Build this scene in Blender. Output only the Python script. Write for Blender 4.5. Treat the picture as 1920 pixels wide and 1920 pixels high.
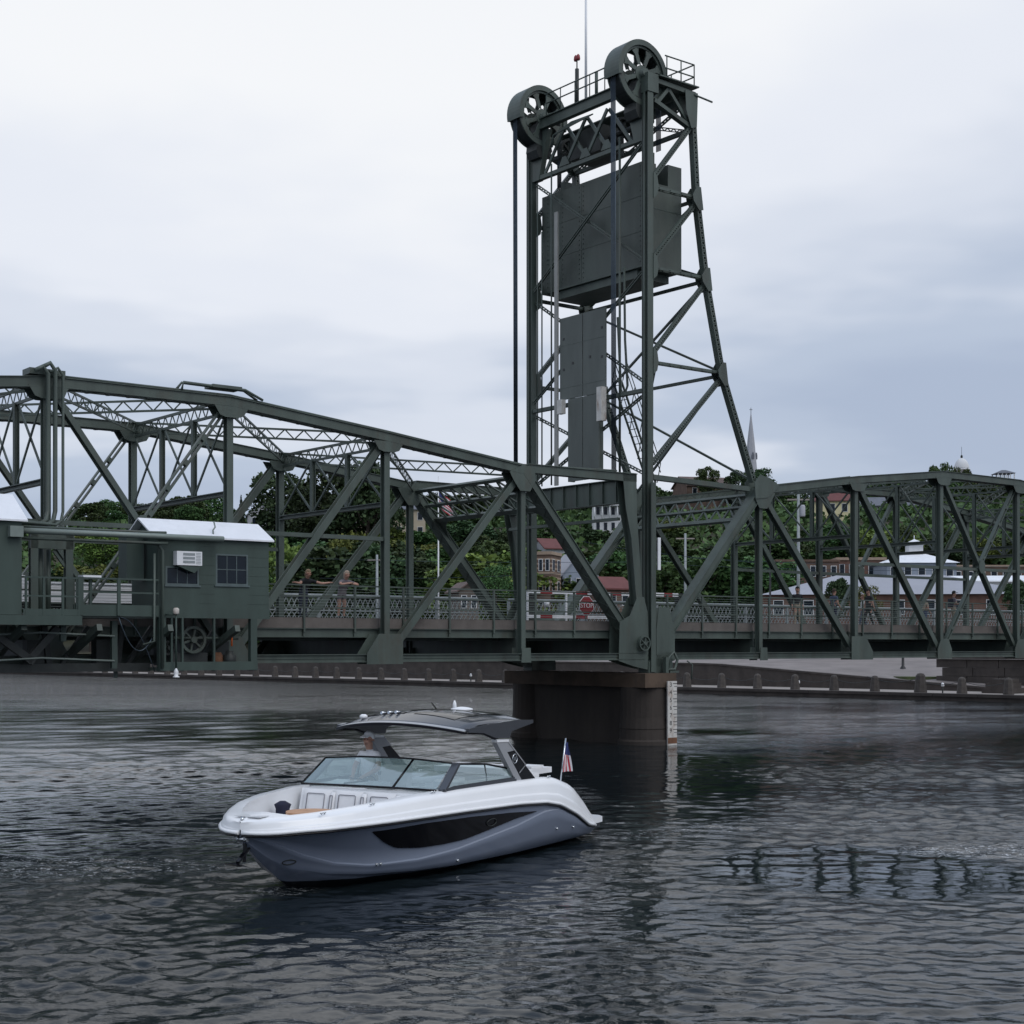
import bpy, bmesh, math, random
import numpy as np
from mathutils import Vector, Matrix
V = Vector
for o in list(bpy.data.objects):
    bpy.data.objects.remove(o, do_unlink=True)
SC = bpy.context.scene
COL = SC.collection
random.seed(7)
RAD = math.radians

# ------------------------------------------------------------------ camera
CAM_H = 4.0
cd = bpy.data.cameras.new('camera')
cam = bpy.data.objects.new('camera', cd)
COL.objects.link(cam)
cam.location = (0, 0, CAM_H)
cam.rotation_euler = (RAD(90), 0, 0)
cd.sensor_width = 36.0
cd.lens = 2841.4 / 1920 * 36.0
cd.shift_y = (1208.7 - 960) / 1920
cd.clip_start = 0.2
cd.clip_end = 3000
SC.camera = cam

# ------------------------------------------------------------------ sky
SUN_AZ = math.atan2(0.72, -0.70)      # measured from +Y towards +X
SUN_EL = RAD(52)
world = bpy.data.worlds.new('World')
SC.world = world
world.use_nodes = True
wn = world.node_tree.nodes
wl = world.node_tree.links
wn.clear()
def wnode(t, **kw):
    n = wn.new(t)
    for k, v in kw.items():
        setattr(n, k, v)
    return n
out = wnode('ShaderNodeOutputWorld')
bg = wnode('ShaderNodeBackground')
bg.inputs['Strength'].default_value = 0.1
sky = wnode('ShaderNodeTexSky', sky_type='NISHITA')
sky.sun_disc = False
sky.sun_elevation = SUN_EL
sky.sun_rotation = SUN_AZ
sky.air_density = 1.0
sky.dust_density = 2.0
tc = wnode('ShaderNodeTexCoord')
sep = wnode('ShaderNodeSeparateXYZ')
wl.new(tc.outputs['Generated'], sep.inputs[0])
def wmath(op, a, b=None, clamp=False):
    n = wnode('ShaderNodeMath', operation=op, use_clamp=clamp)
    for i, q in enumerate((a, b)):
        if q is None:
            continue
        if isinstance(q, (int, float)):
            n.inputs[i].default_value = q
        else:
            wl.new(q, n.inputs[i])
    return n.outputs[0]
zc = wmath('MAXIMUM', sep.outputs[2], 0.0)
den = wmath('ADD', zc, 0.16)
cx = wmath('DIVIDE', sep.outputs[0], den)
cy = wmath('DIVIDE', sep.outputs[1], den)
comb = wnode('ShaderNodeCombineXYZ')
wl.new(cx, comb.inputs[0]); wl.new(cy, comb.inputs[1])
mp = wnode('ShaderNodeMapping')
mp.inputs['Location'].default_value = (12.3, 3.3, 0.0)
mp.inputs['Scale'].default_value = (0.78, 0.9, 1.0)
wl.new(comb.outputs[0], mp.inputs[0])
n1 = wnode('ShaderNodeTexNoise')
n1.inputs['Scale'].default_value = 0.95
n1.inputs['Detail'].default_value = 3
n1.inputs['Roughness'].default_value = 0.42
n1.inputs['Distortion'].default_value = 0.6
wl.new(mp.outputs[0], n1.inputs['Vector'])
n2 = wnode('ShaderNodeTexNoise')
n2.inputs['Scale'].default_value = 2.9
n2.inputs['Detail'].default_value = 3
n2.inputs['Roughness'].default_value = 0.55
wl.new(mp.outputs[0], n2.inputs['Vector'])
a1 = wmath('MULTIPLY', wmath('SUBTRACT', n1.outputs['Fac'], 0.5), 0.95)
a2 = wmath('MULTIPLY', wmath('SUBTRACT', n2.outputs['Fac'], 0.5), 0.34)
a3 = wmath('ADD', wmath('ADD', a1, a2), 0.44)
zg = wmath('MULTIPLY', zc, 1.7)
# the cloud sheet is thinnest (brightest) in a broad area ahead and a little to the left
dd = wnode('ShaderNodeVectorMath', operation='DOT_PRODUCT')
wl.new(tc.outputs['Generated'], dd.inputs[0])
dd.inputs[1].default_value = (-0.16, 0.945, 0.285)
glow = wnode('ShaderNodeMapRange'); glow.interpolation_type = 'SMOOTHSTEP'
glow.inputs[1].default_value = 0.86; glow.inputs[2].default_value = 1.0; glow.inputs[3].default_value = -0.06; glow.inputs[4].default_value = 0.10
wl.new(dd.outputs['Value'], glow.inputs[0])
fac = wmath('ADD', wmath('ADD', a3, zg), glow.outputs[0])
cr = wnode('ShaderNodeValToRGB')
els = cr.color_ramp.elements
els[0].position = 0.40; els[0].color = (4.3, 5.05, 6.5, 1)
els[1].position = 0.99; els[1].color = (9.5, 9.65, 9.9, 1)
e = els.new(0.80); e.color = (8.3, 8.65, 9.4, 1)
e = els.new(0.56); e.color = (5.0, 5.75, 7.1, 1)
e = els.new(0.695); e.color = (7.1, 7.6, 8.6, 1)
cr.color_ramp.interpolation = 'EASE'
wl.new(wmath('MULTIPLY', fac, 0.8), cr.inputs[0])
mx = wnode('ShaderNodeMix', data_type='RGBA')
mx.inputs[0].default_value = 0.95
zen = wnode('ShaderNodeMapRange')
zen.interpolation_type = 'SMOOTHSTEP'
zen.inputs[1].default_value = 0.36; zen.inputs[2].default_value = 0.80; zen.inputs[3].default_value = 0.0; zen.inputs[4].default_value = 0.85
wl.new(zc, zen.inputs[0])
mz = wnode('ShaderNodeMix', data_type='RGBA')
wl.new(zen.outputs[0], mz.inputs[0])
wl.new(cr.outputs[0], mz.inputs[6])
mz.inputs[7].default_value = (3.9, 5.2, 7.6, 1)      # unseen sky overhead, set darker and bluer to tone the water
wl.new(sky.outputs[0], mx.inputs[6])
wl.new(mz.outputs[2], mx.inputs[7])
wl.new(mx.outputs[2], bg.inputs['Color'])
wl.new(bg.outputs[0], out.inputs[0])

# ------------------------------------------------------------------ sun (overcast: weak and wide)
sl = bpy.data.lights.new('sun', 'SUN')
sl.energy = 1.0
sl.angle = RAD(35)
sl.color = (1.0, 0.97, 0.93)
sun = bpy.data.objects.new('sun', sl)
COL.objects.link(sun)
sd = V((math.sin(SUN_AZ) * math.cos(SUN_EL), math.cos(SUN_AZ) * math.cos(SUN_EL), math.sin(SUN_EL)))
sun.rotation_euler = sd.to_track_quat('Z', 'Y').to_euler()
sun.location = (0, 0, 60)

SC.render.engine = 'CYCLES'
SC.cycles.max_bounces = 6
SC.cycles.use_denoising = True
SC.view_settings.view_transform = 'Standard'
SC.view_settings.look = 'None'
SC.view_settings.exposure = 0.0
SC.view_settings.gamma = 1.0

# ------------------------------------------------------------------ frames
TH = 0.9069
BX0, BY0 = -14.058, 45.68
U = V((math.sin(TH), math.cos(TH), 0))
W_ = V((-math.cos(TH), math.sin(TH), 0))
B_ANG = math.atan2(U.y, U.x)
FR = {'B': (V((BX0, BY0, 0)), B_ANG), 'W': (V((0, 0, 0)), 0.0)}
PHI = RAD(30.0)
BOAT_A = V((math.sin(PHI), math.cos(PHI), 0))
FR['S'] = (V((-4.28, 23.86, 0)), math.atan2(BOAT_A.y, BOAT_A.x))
QA = math.atan2(-0.70, 0.714)
FR['Q'] = (V((-0.49, 139.8, 0)), QA)      # quay: x runs along the bank to the right, y inland
def to_world(p, fr):
    o, a = FR[fr]
    c, s = math.cos(a), math.sin(a)
    return V((o.x + c * p[0] - s * p[1], o.y + s * p[0] + c * p[1], o.z + p[2]))

# ------------------------------------------------------------------ object helpers
OFS = {}
FRM = {}
def tag(o, label=None, cat=None, group=None, kind=None):
    if label: o['label'] = label
    if cat: o['category'] = cat
    if group: o['group'] = group
    if kind: o['kind'] = kind
    return o
def thing(name, label, cat, at=(0, 0, 0), fr='B', group=None, rz=0.0):
    """Empty at the thing's base; parts are then given in coordinates of frame fr."""
    o = bpy.data.objects.new(name, None)
    o.empty_display_size = 0.3
    COL.objects.link(o)
    o.location = to_world(at, fr)
    o.rotation_euler = (0, 0, FR[fr][1] + rz)
    OFS[o.name] = V(at) if rz == 0.0 else V((0, 0, 0))
    tag(o, label, cat, group)
    return o
def copy_tree(o, parent=None):
    c = o.copy(); COL.objects.link(c); c.parent = parent
    for ch in o.children:
        copy_tree(ch, c)
    return c

class MB:
    def __init__(s):
        s.v = []; s.f = []; s.m = []; s.sm = []
    def add(s, vs, fs, m=0, smooth=False):
        b = len(s.v)
        s.v.extend([tuple(p) for p in vs])
        for f in fs:
            s.f.append(tuple(i + b for i in f)); s.m.append(m); s.sm.append(smooth)
        return s
    def box(s, lo, hi, m=0):
        x0, y0, z0 = lo; x1, y1, z1 = hi
        if x0 > x1: x0, x1 = x1, x0
        if y0 > y1: y0, y1 = y1, y0
        if z0 > z1: z0, z1 = z1, z0
        vs = [(x0, y0, z0), (x1, y0, z0), (x1, y1, z0), (x0, y1, z0), (x0, y0, z1), (x1, y0, z1), (x1, y1, z1), (x0, y1, z1)]
        return s.add(vs, [(0, 3, 2, 1), (4, 5, 6, 7), (0, 1, 5, 4), (1, 2, 6, 5), (2, 3, 7, 6), (3, 0, 4, 7)], m)
    def cbox(s, c, d, m=0):
        return s.box((c[0] - d[0] / 2, c[1] - d[1] / 2, c[2] - d[2] / 2), (c[0] + d[0] / 2, c[1] + d[1] / 2, c[2] + d[2] / 2), m)
    def bar(s, p, q, w, h, up=(0, 0, 1), m=0, off=(0, 0)):
        """box from p to q, w across (perpendicular to up), h along up; off shifts along (across, up)"""
        p, q, up = V(p), V(q), V(up)
        d = (q - p).normalized()
        a = d.cross(up)
        if a.length < 1e-5:
            a = d.cross(V((0, 1, 0)))
        a.normalize()
        b = a.cross(d).normalized()
        o = a * off[0] + b * off[1]
        vs = []
        for e in (p, q):
            for i, j in ((-1, -1), (1, -1), (1, 1), (-1, 1)):
                vs.append(e + o + a * (w / 2 * i) + b * (h / 2 * j))
        return s.add(vs, [(0, 3, 2, 1), (4, 5, 6, 7), (0, 1, 5, 4), (1, 2, 6, 5), (2, 3, 7, 6), (3, 0, 4, 7)][::1], m)
    def hsec(s, p, q, w, h, up, t=0.03, m=0):
        """H section: flanges perpendicular to up, a web between"""
        s.bar(p, q, w, t, up, m, (0, h / 2 - t / 2))
        s.bar(p, q, w, t, up, m, (0, -h / 2 + t / 2))
        s.bar(p, q, t, h - 2 * t, up, m)
        return s
    def tube(s, pts, r, n=8, m=0, caps=True, smooth=True):
        pts = [V(p) for p in pts]
        rs = r if isinstance(r, (list, tuple)) else [r] * len(pts)
        vs = []; fs = []
        ref = None
        for i, p in enumerate(pts):
            d = (pts[min(i + 1, len(pts) - 1)] - pts[max(i - 1, 0)])
            if d.length < 1e-9: d = V((0, 0, 1))
            d.normalize()
            if ref is None:
                ref = d.orthogonal().normalized()
            else:
                ref = (ref - d * ref.dot(d))
                ref = ref.normalized() if ref.length > 1e-6 else d.orthogonal().normalized()
            b = d.cross(ref)
            for k in range(n):
                t = 2 * math.pi * k / n
                vs.append(p + (ref * math.cos(t) + b * math.sin(t)) * rs[i])
        for i in range(len(pts) - 1):
            for k in range(n):
                k2 = (k + 1) % n
                fs.append((i * n + k, i * n + k2, (i + 1) * n + k2, (i + 1) * n + k))
        s.add(vs, fs, m, smooth)
        if caps:
            b = len(s.v) - len(vs)
            s.f.append(tuple(b + k for k in reversed(range(n)))); s.m.append(m); s.sm.append(False)
            e = b + (len(pts) - 1) * n
            s.f.append(tuple(e + k for k in range(n))); s.m.append(m); s.sm.append(False)
        return s
    def prism(s, poly, lo, hi, axis='y', m=0):
        """extrude a 2-D polygon: axis y -> poly in (x,z); axis x -> (y,z); axis z -> (x,y)"""
        def mk(a, b, c):
            return (a, c, b) if axis == 'y' else ((c, a, b) if axis == 'x' else (a, b, c))
        n = len(poly)
        vs = [mk(a, b, lo) for a, b in poly] + [mk(a, b, hi) for a, b in poly]
        area = sum(poly[i][0] * poly[(i + 1) % n][1] - poly[(i + 1) % n][0] * poly[i][1] for i in range(n))
        ccw = area > 0
        if axis == 'y': ccw = not ccw
        f0 = tuple(range(n)); f1 = tuple(range(n, 2 * n))
        sides = [(i, (i + 1) % n, n + (i + 1) % n, n + i) for i in range(n)]
        if ccw:
            fs = [f0[::-1], f1] + sides
        else:
            fs = [f0, f1[::-1]] + [t[::-1] for t in sides]
        return s.add(vs, fs, m)
    def lathe(s, prof, c=(0, 0, 0), n=16, m=0, smooth=True):
        vs = []; fs = []
        for r, z in prof:
            for k in range(n):
                t = 2 * math.pi * k / n
                vs.append((c[0] + r * math.cos(t), c[1] + r * math.sin(t), c[2] + z))
        for i in range(len(prof) - 1):
            for k in range(n):
                k2 = (k + 1) % n
                fs.append((i * n + k, i * n + k2, (i + 1) * n + k2, (i + 1) * n + k))
        s.add(vs, fs, m, smooth)
        b = len(s.v) - len(vs)
        s.f.append(tuple(b + k for k in reversed(range(n)))); s.m.append(m); s.sm.append(False)
        e = b + (len(prof) - 1) * n
        s.f.append(tuple(e + k for k in range(n))); s.m.append(m); s.sm.append(False)
        return s
    def lacing(s, p, q, dv, step, w=0.05, t=0.012, double=False, up=None):
        """zigzag bars in the plane spanned by (q-p) and dv"""
        p, q, dv = V(p), V(q), V(dv)
        n = max(2, int(round((q - p).length / step)))
        nrm = (q - p).cross(dv).normalized()
        for i in range(n):
            a = p.lerp(q, i / n); b = p.lerp(q, (i + 1) / n)
            sg = 1 if i % 2 == 0 else -1
            s.bar(a + dv * (sg * .5), b - dv * (sg * .5), w, t, nrm, 0)
            if double:
                s.bar(a - dv * (sg * .5), b + dv * (sg * .5), w, t, nrm, 0)
        return s
    def build(s, name, mat, parent=None, fr='B', at=None, kind=None, recalc=False, cover=None):
        me = bpy.data.meshes.new(name)
        if parent is not None:
            r = parent
            while r.parent is not None: r = r.parent
            ofs = OFS.get(r.name, V((0, 0, 0)))
        else:
            ofs = V(at) if at is not None else V((0, 0, 0))
        me.from_pydata([(v[0] - ofs.x, v[1] - ofs.y, v[2] - ofs.z) for v in s.v], [], s.f)
        mats = mat if isinstance(mat, (list, tuple)) else [mat]
        for mm in mats: me.materials.append(mm)
        me.polygons.foreach_set('material_index', s.m)
        me.polygons.foreach_set('use_smooth', s.sm)
        if recalc:
            bm = bmesh.new(); bm.from_mesh(me)
            bmesh.ops.recalc_face_normals(bm, faces=bm.faces)
            bm.to_mesh(me); bm.free()
        me.update()
        o = bpy.data.objects.new(name, me)
        COL.objects.link(o)
        if parent is not None:
            o.parent = parent
        else:
            o.location = to_world(ofs, fr)
            o.rotation_euler = (0, 0, FR[fr][1])
        if kind: o['kind'] = kind
        return o

# ------------------------------------------------------------------ materials
MAT = {}
def mat(name, col, rough=0.6, metal=0.0, var=0.18, scale=3.0, col2=None, stain=None, stain_amt=0.0, bump=0.0, bscale=20.0, spec=0.5, rnd=0.0, streak=False, coord='Object'):
    m = bpy.data.materials.new(name)
    m.use_nodes = True
    nt = m.node_tree; N = nt.nodes; K = nt.links
    b = N['Principled BSDF']
    b.inputs['Roughness'].default_value = rough
    b.inputs['Metallic'].default_value = metal
    b.inputs['Specular IOR Level'].default_value = spec
    t = N.new('ShaderNodeTexCoord')
    nz = N.new('ShaderNodeTexNoise')
    nz.inputs['Scale'].default_value = scale
    nz.inputs['Detail'].default_value = 5
    nz.inputs['Roughness'].default_value = 0.6
    if streak:
        mpn = N.new('ShaderNodeMapping')
        mpn.inputs['Scale'].default_value = (1, 1, 0.22)
        K.new(t.outputs[coord], mpn.inputs[0]); K.new(mpn.outputs[0], nz.inputs['Vector'])
    else:
        K.new(t.outputs[coord], nz.inputs['Vector'])
    r = N.new('ShaderNodeValToRGB')
    c2 = col2 or tuple(min(1, c * (1 + var)) for c in col)
    c1 = tuple(c * (1 - var) for c in col) if col2 is None else col
    r.color_ramp.elements[0].position = 0.3; r.color_ramp.elements[0].color = (*c1, 1)
    r.color_ramp.elements[1].position = 0.7; r.color_ramp.elements[1].color = (*c2, 1)
    K.new(nz.outputs['Fac'], r.inputs[0])
    cur = r.outputs[0]
    if stain:
        nz2 = N.new('ShaderNodeTexNoise')
        nz2.inputs['Scale'].default_value = scale * 0.9
        nz2.inputs['Detail'].default_value = 8
        nz2.inputs['Roughness'].default_value = 0.7
        mp2 = N.new('ShaderNodeMapping')
        mp2.inputs['Location'].default_value = (7.3, 2.1, 4.4)
        mp2.inputs['Scale'].default_value = (1, 1, 0.35)
        K.new(t.outputs[coord], mp2.inputs[0]); K.new(mp2.outputs[0], nz2.inputs['Vector'])
        r2 = N.new('ShaderNodeValToRGB')
        r2.color_ramp.elements[0].position = 0.52; r2.color_ramp.elements[0].color = (0, 0, 0, 1)
        r2.color_ramp.elements[1].position = 0.72; r2.color_ramp.elements[1].color = (stain_amt, stain_amt, stain_amt, 1)
        K.new(nz2.outputs['Fac'], r2.inputs[0])
        mm = N.new('ShaderNodeMix'); mm.data_type = 'RGBA'
        K.new(r2.outputs[0], mm.inputs[0]); K.new(cur, mm.inputs[6])
        mm.inputs[7].default_value = (*stain, 1)
        cur = mm.outputs[2]
    if rnd > 0:
        oi = N.new('ShaderNodeObjectInfo')
        hs = N.new('ShaderNodeHueSaturation')
        ma = N.new('ShaderNodeMath'); ma.operation = 'MULTIPLY_ADD'
        ma.inputs[1].default_value = 2 * rnd; ma.inputs[2].default_value = 1 - rnd
        K.new(oi.outputs['Random'], ma.inputs[0])
        K.new(ma.outputs[0], hs.inputs['Value']); K.new(cur, hs.inputs['Color'])
        cur = hs.outputs[0]
    K.new(cur, b.inputs['Base Color'])
    if bump > 0:
        nb = N.new('ShaderNodeTexNoise')
        nb.inputs['Scale'].default_value = bscale; nb.inputs['Detail'].default_value = 4
        K.new(t.outputs[coord], nb.inputs['Vector'])
        bp = N.new('ShaderNodeBump'); bp.inputs['Strength'].default_value = bump; bp.inputs['Distance'].default_value = 0.02
        K.new(nb.outputs['Fac'], bp.inputs['Height']); K.new(bp.outputs[0], b.inputs['Normal'])
    MAT[name] = m
    return m
mat('steel', (0.068, 0.089, 0.076), 0.5, 0.0, 0.28, 1.3, stain=(0.062, 0.050, 0.036), stain_amt=0.6, bump=0.15, bscale=9, streak=True)
mat('steel_plate', (0.072, 0.088, 0.076), 0.55, 0.0, 0.26, 0.9, stain=(0.105, 0.112, 0.095), stain_amt=0.6, streak=True)
mat('cabin_green', (0.044, 0.068, 0.058), 0.6, 0.0, 0.2, 1.6, stain=(0.04, 0.055, 0.05), stain_amt=0.5, streak=True)
mat('galvanised', (0.20, 0.24, 0.22), 0.45, 0.1, 0.12, 2)
mat('dark_iron', (0.030, 0.035, 0.034), 0.55, 0.2, 0.25, 3)
mat('cable', (0.05, 0.068, 0.085), 0.3, 0.6, 0.2, 6)
mat('rust', (0.16, 0.075, 0.04), 0.8, 0, 0.35, 4)
mat('rail_grey', (0.27, 0.30, 0.31), 0.45, 0, 0.12, 3)
mat('roof_white', (0.80, 0.82, 0.86), 0.5, 0, 0.05, 1.2, stain=(0.55, 0.57, 0.6), stain_amt=0.35)
mat('white_paint', (0.78, 0.79, 0.81), 0.4, 0, 0.05, 2)
mat('deck_concrete', (0.125, 0.11, 0.10), 0.85, 0, 0.22, 1.4, stain=(0.10, 0.085, 0.075), stain_amt=0.7, bump=0.3)
mat('asphalt', (0.06, 0.06, 0.062), 0.9, 0, 0.2, 2, bump=0.3, bscale=40)
mat('pier_concrete', (0.040, 0.032, 0.027), 0.85, 0, 0.3, 0.8, stain=(0.015, 0.012, 0.01), stain_amt=0.8, bump=0.5, bscale=6, streak=True)
mat('frame_green', (0.085, 0.115, 0.118), 0.5)
mat('pier_cap', (0.08, 0.055, 0.038), 0.85, 0, 0.35, 0.9, stain=(0.05, 0.038, 0.03), stain_amt=0.8, bump=0.4, bscale=8)
mat('gauge_white', (0.60, 0.585, 0.55), 0.6, 0, 0.14, 4, stain=(0.28, 0.17, 0.11), stain_amt=0.9)
mat('panel_grey', (0.10, 0.115, 0.105), 0.6, 0, 0.2, 0.8, stain=(0.07, 0.078, 0.07), stain_amt=0.6, streak=True)
mat('rail_pale', (0.30, 0.30, 0.28), 0.5, 0, 0.12, 2)
mat('black_paint', (0.012, 0.012, 0.014), 0.4, 0, 0.1, 3)
mat('red_paint', (0.26, 0.022, 0.028), 0.45, 0, 0.12, 3)
mat('orange', (0.65, 0.13, 0.03), 0.5, 0, 0.12, 3)
mat('window_glass', (0.012, 0.018, 0.026), 0.12, 0, 0.3, 0.8, spec=0.25)
mat('stone_dark', (0.055, 0.046, 0.041), 0.9, 0, 0.3, 0.9, stain=(0.03, 0.026, 0.023), stain_amt=0.7, bump=0.6, bscale=3)
mat('stone_light', (0.30, 0.27, 0.245), 0.9, 0, 0.18, 0.8, bump=0.3)
mat('granite', (0.066, 0.057, 0.051), 0.85, 0, 0.25, 4, bump=0.4, bscale=14, rnd=0.15)
mat('paving', (0.22, 0.195, 0.185), 0.9, 0, 0.2, 0.35, stain=(0.15, 0.135, 0.13), stain_amt=0.6)
mat('skin', (0.42, 0.24, 0.18), 0.6, 0, 0.06, 8)
# ------------------------------------------------------------------ the bridge
L = 6.096
W = 7.44
ZB = 3.53
ST = MAT['steel']
Y = V((0, 1, 0)); X = V((1, 0, 0)); Z = V((0, 0, 1))

def truss(root, S, ZT, w):
    """one truss of a Parker through span; S: 8 panel points, ZT: top-chord heights at points 1..6"""
    out_ = -1 if w < W / 2 else 1
    top = {i: V((S[i], w, ZT[i - 1])) for i in range(1, 7)}
    bot = {i: V((S[i], w, ZB)) for i in range(8)}
    for i in range(7):
        p, q = bot[i], bot[i + 1]
        m = MB()
        for s in (-1, 1):
            m.bar(p, q, 0.05, 0.25, Z, 0, (s * .2, 0))
            m.bar(p, q, 0.10, 0.025, Z, 0, (s * .25, 0.127))
            m.bar(p, q, 0.10, 0.025, Z, 0, (s * .25, -0.127))
            m.bar(p, q, 0.03, 0.02, Z, 0, (s * .24, 0.0))
        m.lacing(p + V((0, 0, -.13)), q + V((0, 0, -.13)), V((0, .42, 0)), .5)
        m.build('bottom_chord', ST, root)
    def chord(p, q, nm):
        m = MB()
        d = (q - p).normalized(); up = V((0, 1, 0)).cross(d) * -1
        if up.z < 0: up = -up
        m.bar(p, q, 0.40, 0.30, up)
        m.bar(p, q, 0.50, 0.025, up, 0, (0, 0.163))
        for s in (-1, 1):
            m.bar(p, q, 0.07, 0.025, up, 0, (s * .235, -0.137))
        pl = MB()
        a = p - up * .162; b = q - up * .162
        pl.lacing(a, b, V((0, .42, 0)), .34, .06, .02)
        o = m.build(nm, ST, root)
        pl.build('lacing', ST, o, kind='stuff')
    for i in range(1, 6):
        chord(top[i], top[i + 1], 'top_chord')
    chord(bot[0] + V((.25, 0, .25)), top[1], 'end_post')
    chord(bot[7] + V((-.25, 0, .25)), top[6], 'end_post')
    for i in range(1, 7):
        m = MB()
        wd = .20 if i in (1, 6) else .22
        m.hsec(bot[i] + V((0, 0, .1)), top[i] - V((0, 0, .15)), wd, .28, Y, .03)
        m.build('vertical_post', ST, root)
    def diag(p, q, kind, dw=.24):
        m = MB()
        d = (q - p).normalized()
        p = p + d * .5; q = q - d * .5
        if kind == 0:
            m.hsec(p, q, dw, .28, Y, .03)
            m.build('diagonal', ST, root)
        elif kind == 1:
            nrm = Y.cross(d).normalized()
            for s in (-1, 1):
                m.bar(p, q, .05, .18, Y, 0, (s * .075, 0))
            o = m.build('diagonal', ST, root)
            k = MB()
            n = 9
            for j in range(1, n):
                c = p.lerp(q, j / n)
                k.bar(c - d * .09, c + d * .09, .13, .02, Y, 0, (0, -.09))
                k.bar(c - d * .09, c + d * .09, .13, .02, Y, 0, (0, .09))
            k.build('batten', ST, o, kind='stuff')
    diag(top[1], bot[2], 0); diag(top[6], bot[5], 0)
    diag(top[2], bot[3], 0); diag(top[5], bot[4], 0)
    diag(top[3], bot[4], 0, .17); diag(top[4], bot[3], 1)
    for i in (2, 3, 4):
        m = MB()
        m.bar(V((S[i] + .1, w, 7.7)), V((S[i + 1] - .1, w, 7.7)), .16, .14, Z)
        m.build('mid_strut', ST, root)
    # centre gusset of the crossed diagonals
    c = (top[3] + bot[4]) / 2
    m = MB()
    oct_ = [(c.x + .26 * math.cos(t), c.z + .36 * math.sin(t)) for t in [math.pi / 8 + k * math.pi / 4 for k in range(8)]]
    m.prism(oct_, w - .20, w - .18); m.prism(oct_, w + .18, w + .20)
    m.build('gusset_plate', ST, root)
    for i in range(1, 7):
        sl = -1 if i <= 3 else 1        # the diagonal leaves towards midspan side
        for s in (-1, 1):
            y0 = w + s * .253 - .012
            m = MB()
            t = top[i]
            if i in (1, 6):
                dr = -1 if i == 1 else 1
                poly = [(t.x - dr * .75, t.z - .1), (t.x - dr * .55, t.z - .42), (t.x - dr * .25, t.z - .78), (t.x + dr * .22, t.z - .78), (t.x + dr * .5, t.z - .35), (t.x + dr * .42, t.z + .12), (t.x - dr * .1, t.z + .2)]
            else:
                poly = [(t.x - .62, t.z - .15), (t.x - .42, t.z - .46), (t.x - .22, t.z - .52), (t.x + .22, t.z - .52), (t.x + .42, t.z - .46), (t.x + .62, t.z - .15)]
            m.prism(poly, y0, y0 + .024)
            m.build('gusset_plate', ST, root)
            b = bot[i]
            y1 = w + s * .303 - .012
            m = MB()
            if i in (1, 6):
                poly = [(b.x - .24, b.z - .2), (b.x + .24, b.z - .2), (b.x + .2, b.z + .35), (b.x - .2, b.z + .35)]
            elif i in (3, 4):
                poly = [(b.x - .55, b.z - .21), (b.x + .55, b.z - .21), (b.x + .55, b.z + .25), (b.x + .28, b.z + .75), (b.x - .28, b.z + .75), (b.x - .55, b.z + .25)]
            else:
                dr = 1 if i == 2 else -1
                poly = [(b.x - dr * .55, b.z - .21), (b.x + dr * .95, b.z - .21), (b.x + dr * .95, b.z + .16), (b.x + dr * .45, b.z + .85), (b.x - dr * .55, b.z + .85)]
            m.prism(poly, y1, y1 + .024)
            m.build('gusset_plate', ST, root)

def lattice_beam(root, p, q, dv, name, step=.45, ch=.09, lw=.05, t=.02, double=False):
    """flat latticed strut: two edge angles with zigzag lacing"""
    p, q, dv = V(p), V(q), V(dv)
    m = MB()
    nrm = (q - p).cross(dv).normalized()
    for s in (-.5, .5):
        m.bar(p + dv * s, q + dv * s, ch * .75, ch, dv)
    o = m.build(name, ST, root)
    k = MB(); k.lacing(p, q, dv, step, lw, t, double)
    k.build('lacing', ST, o, kind='stuff')
    return o

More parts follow.
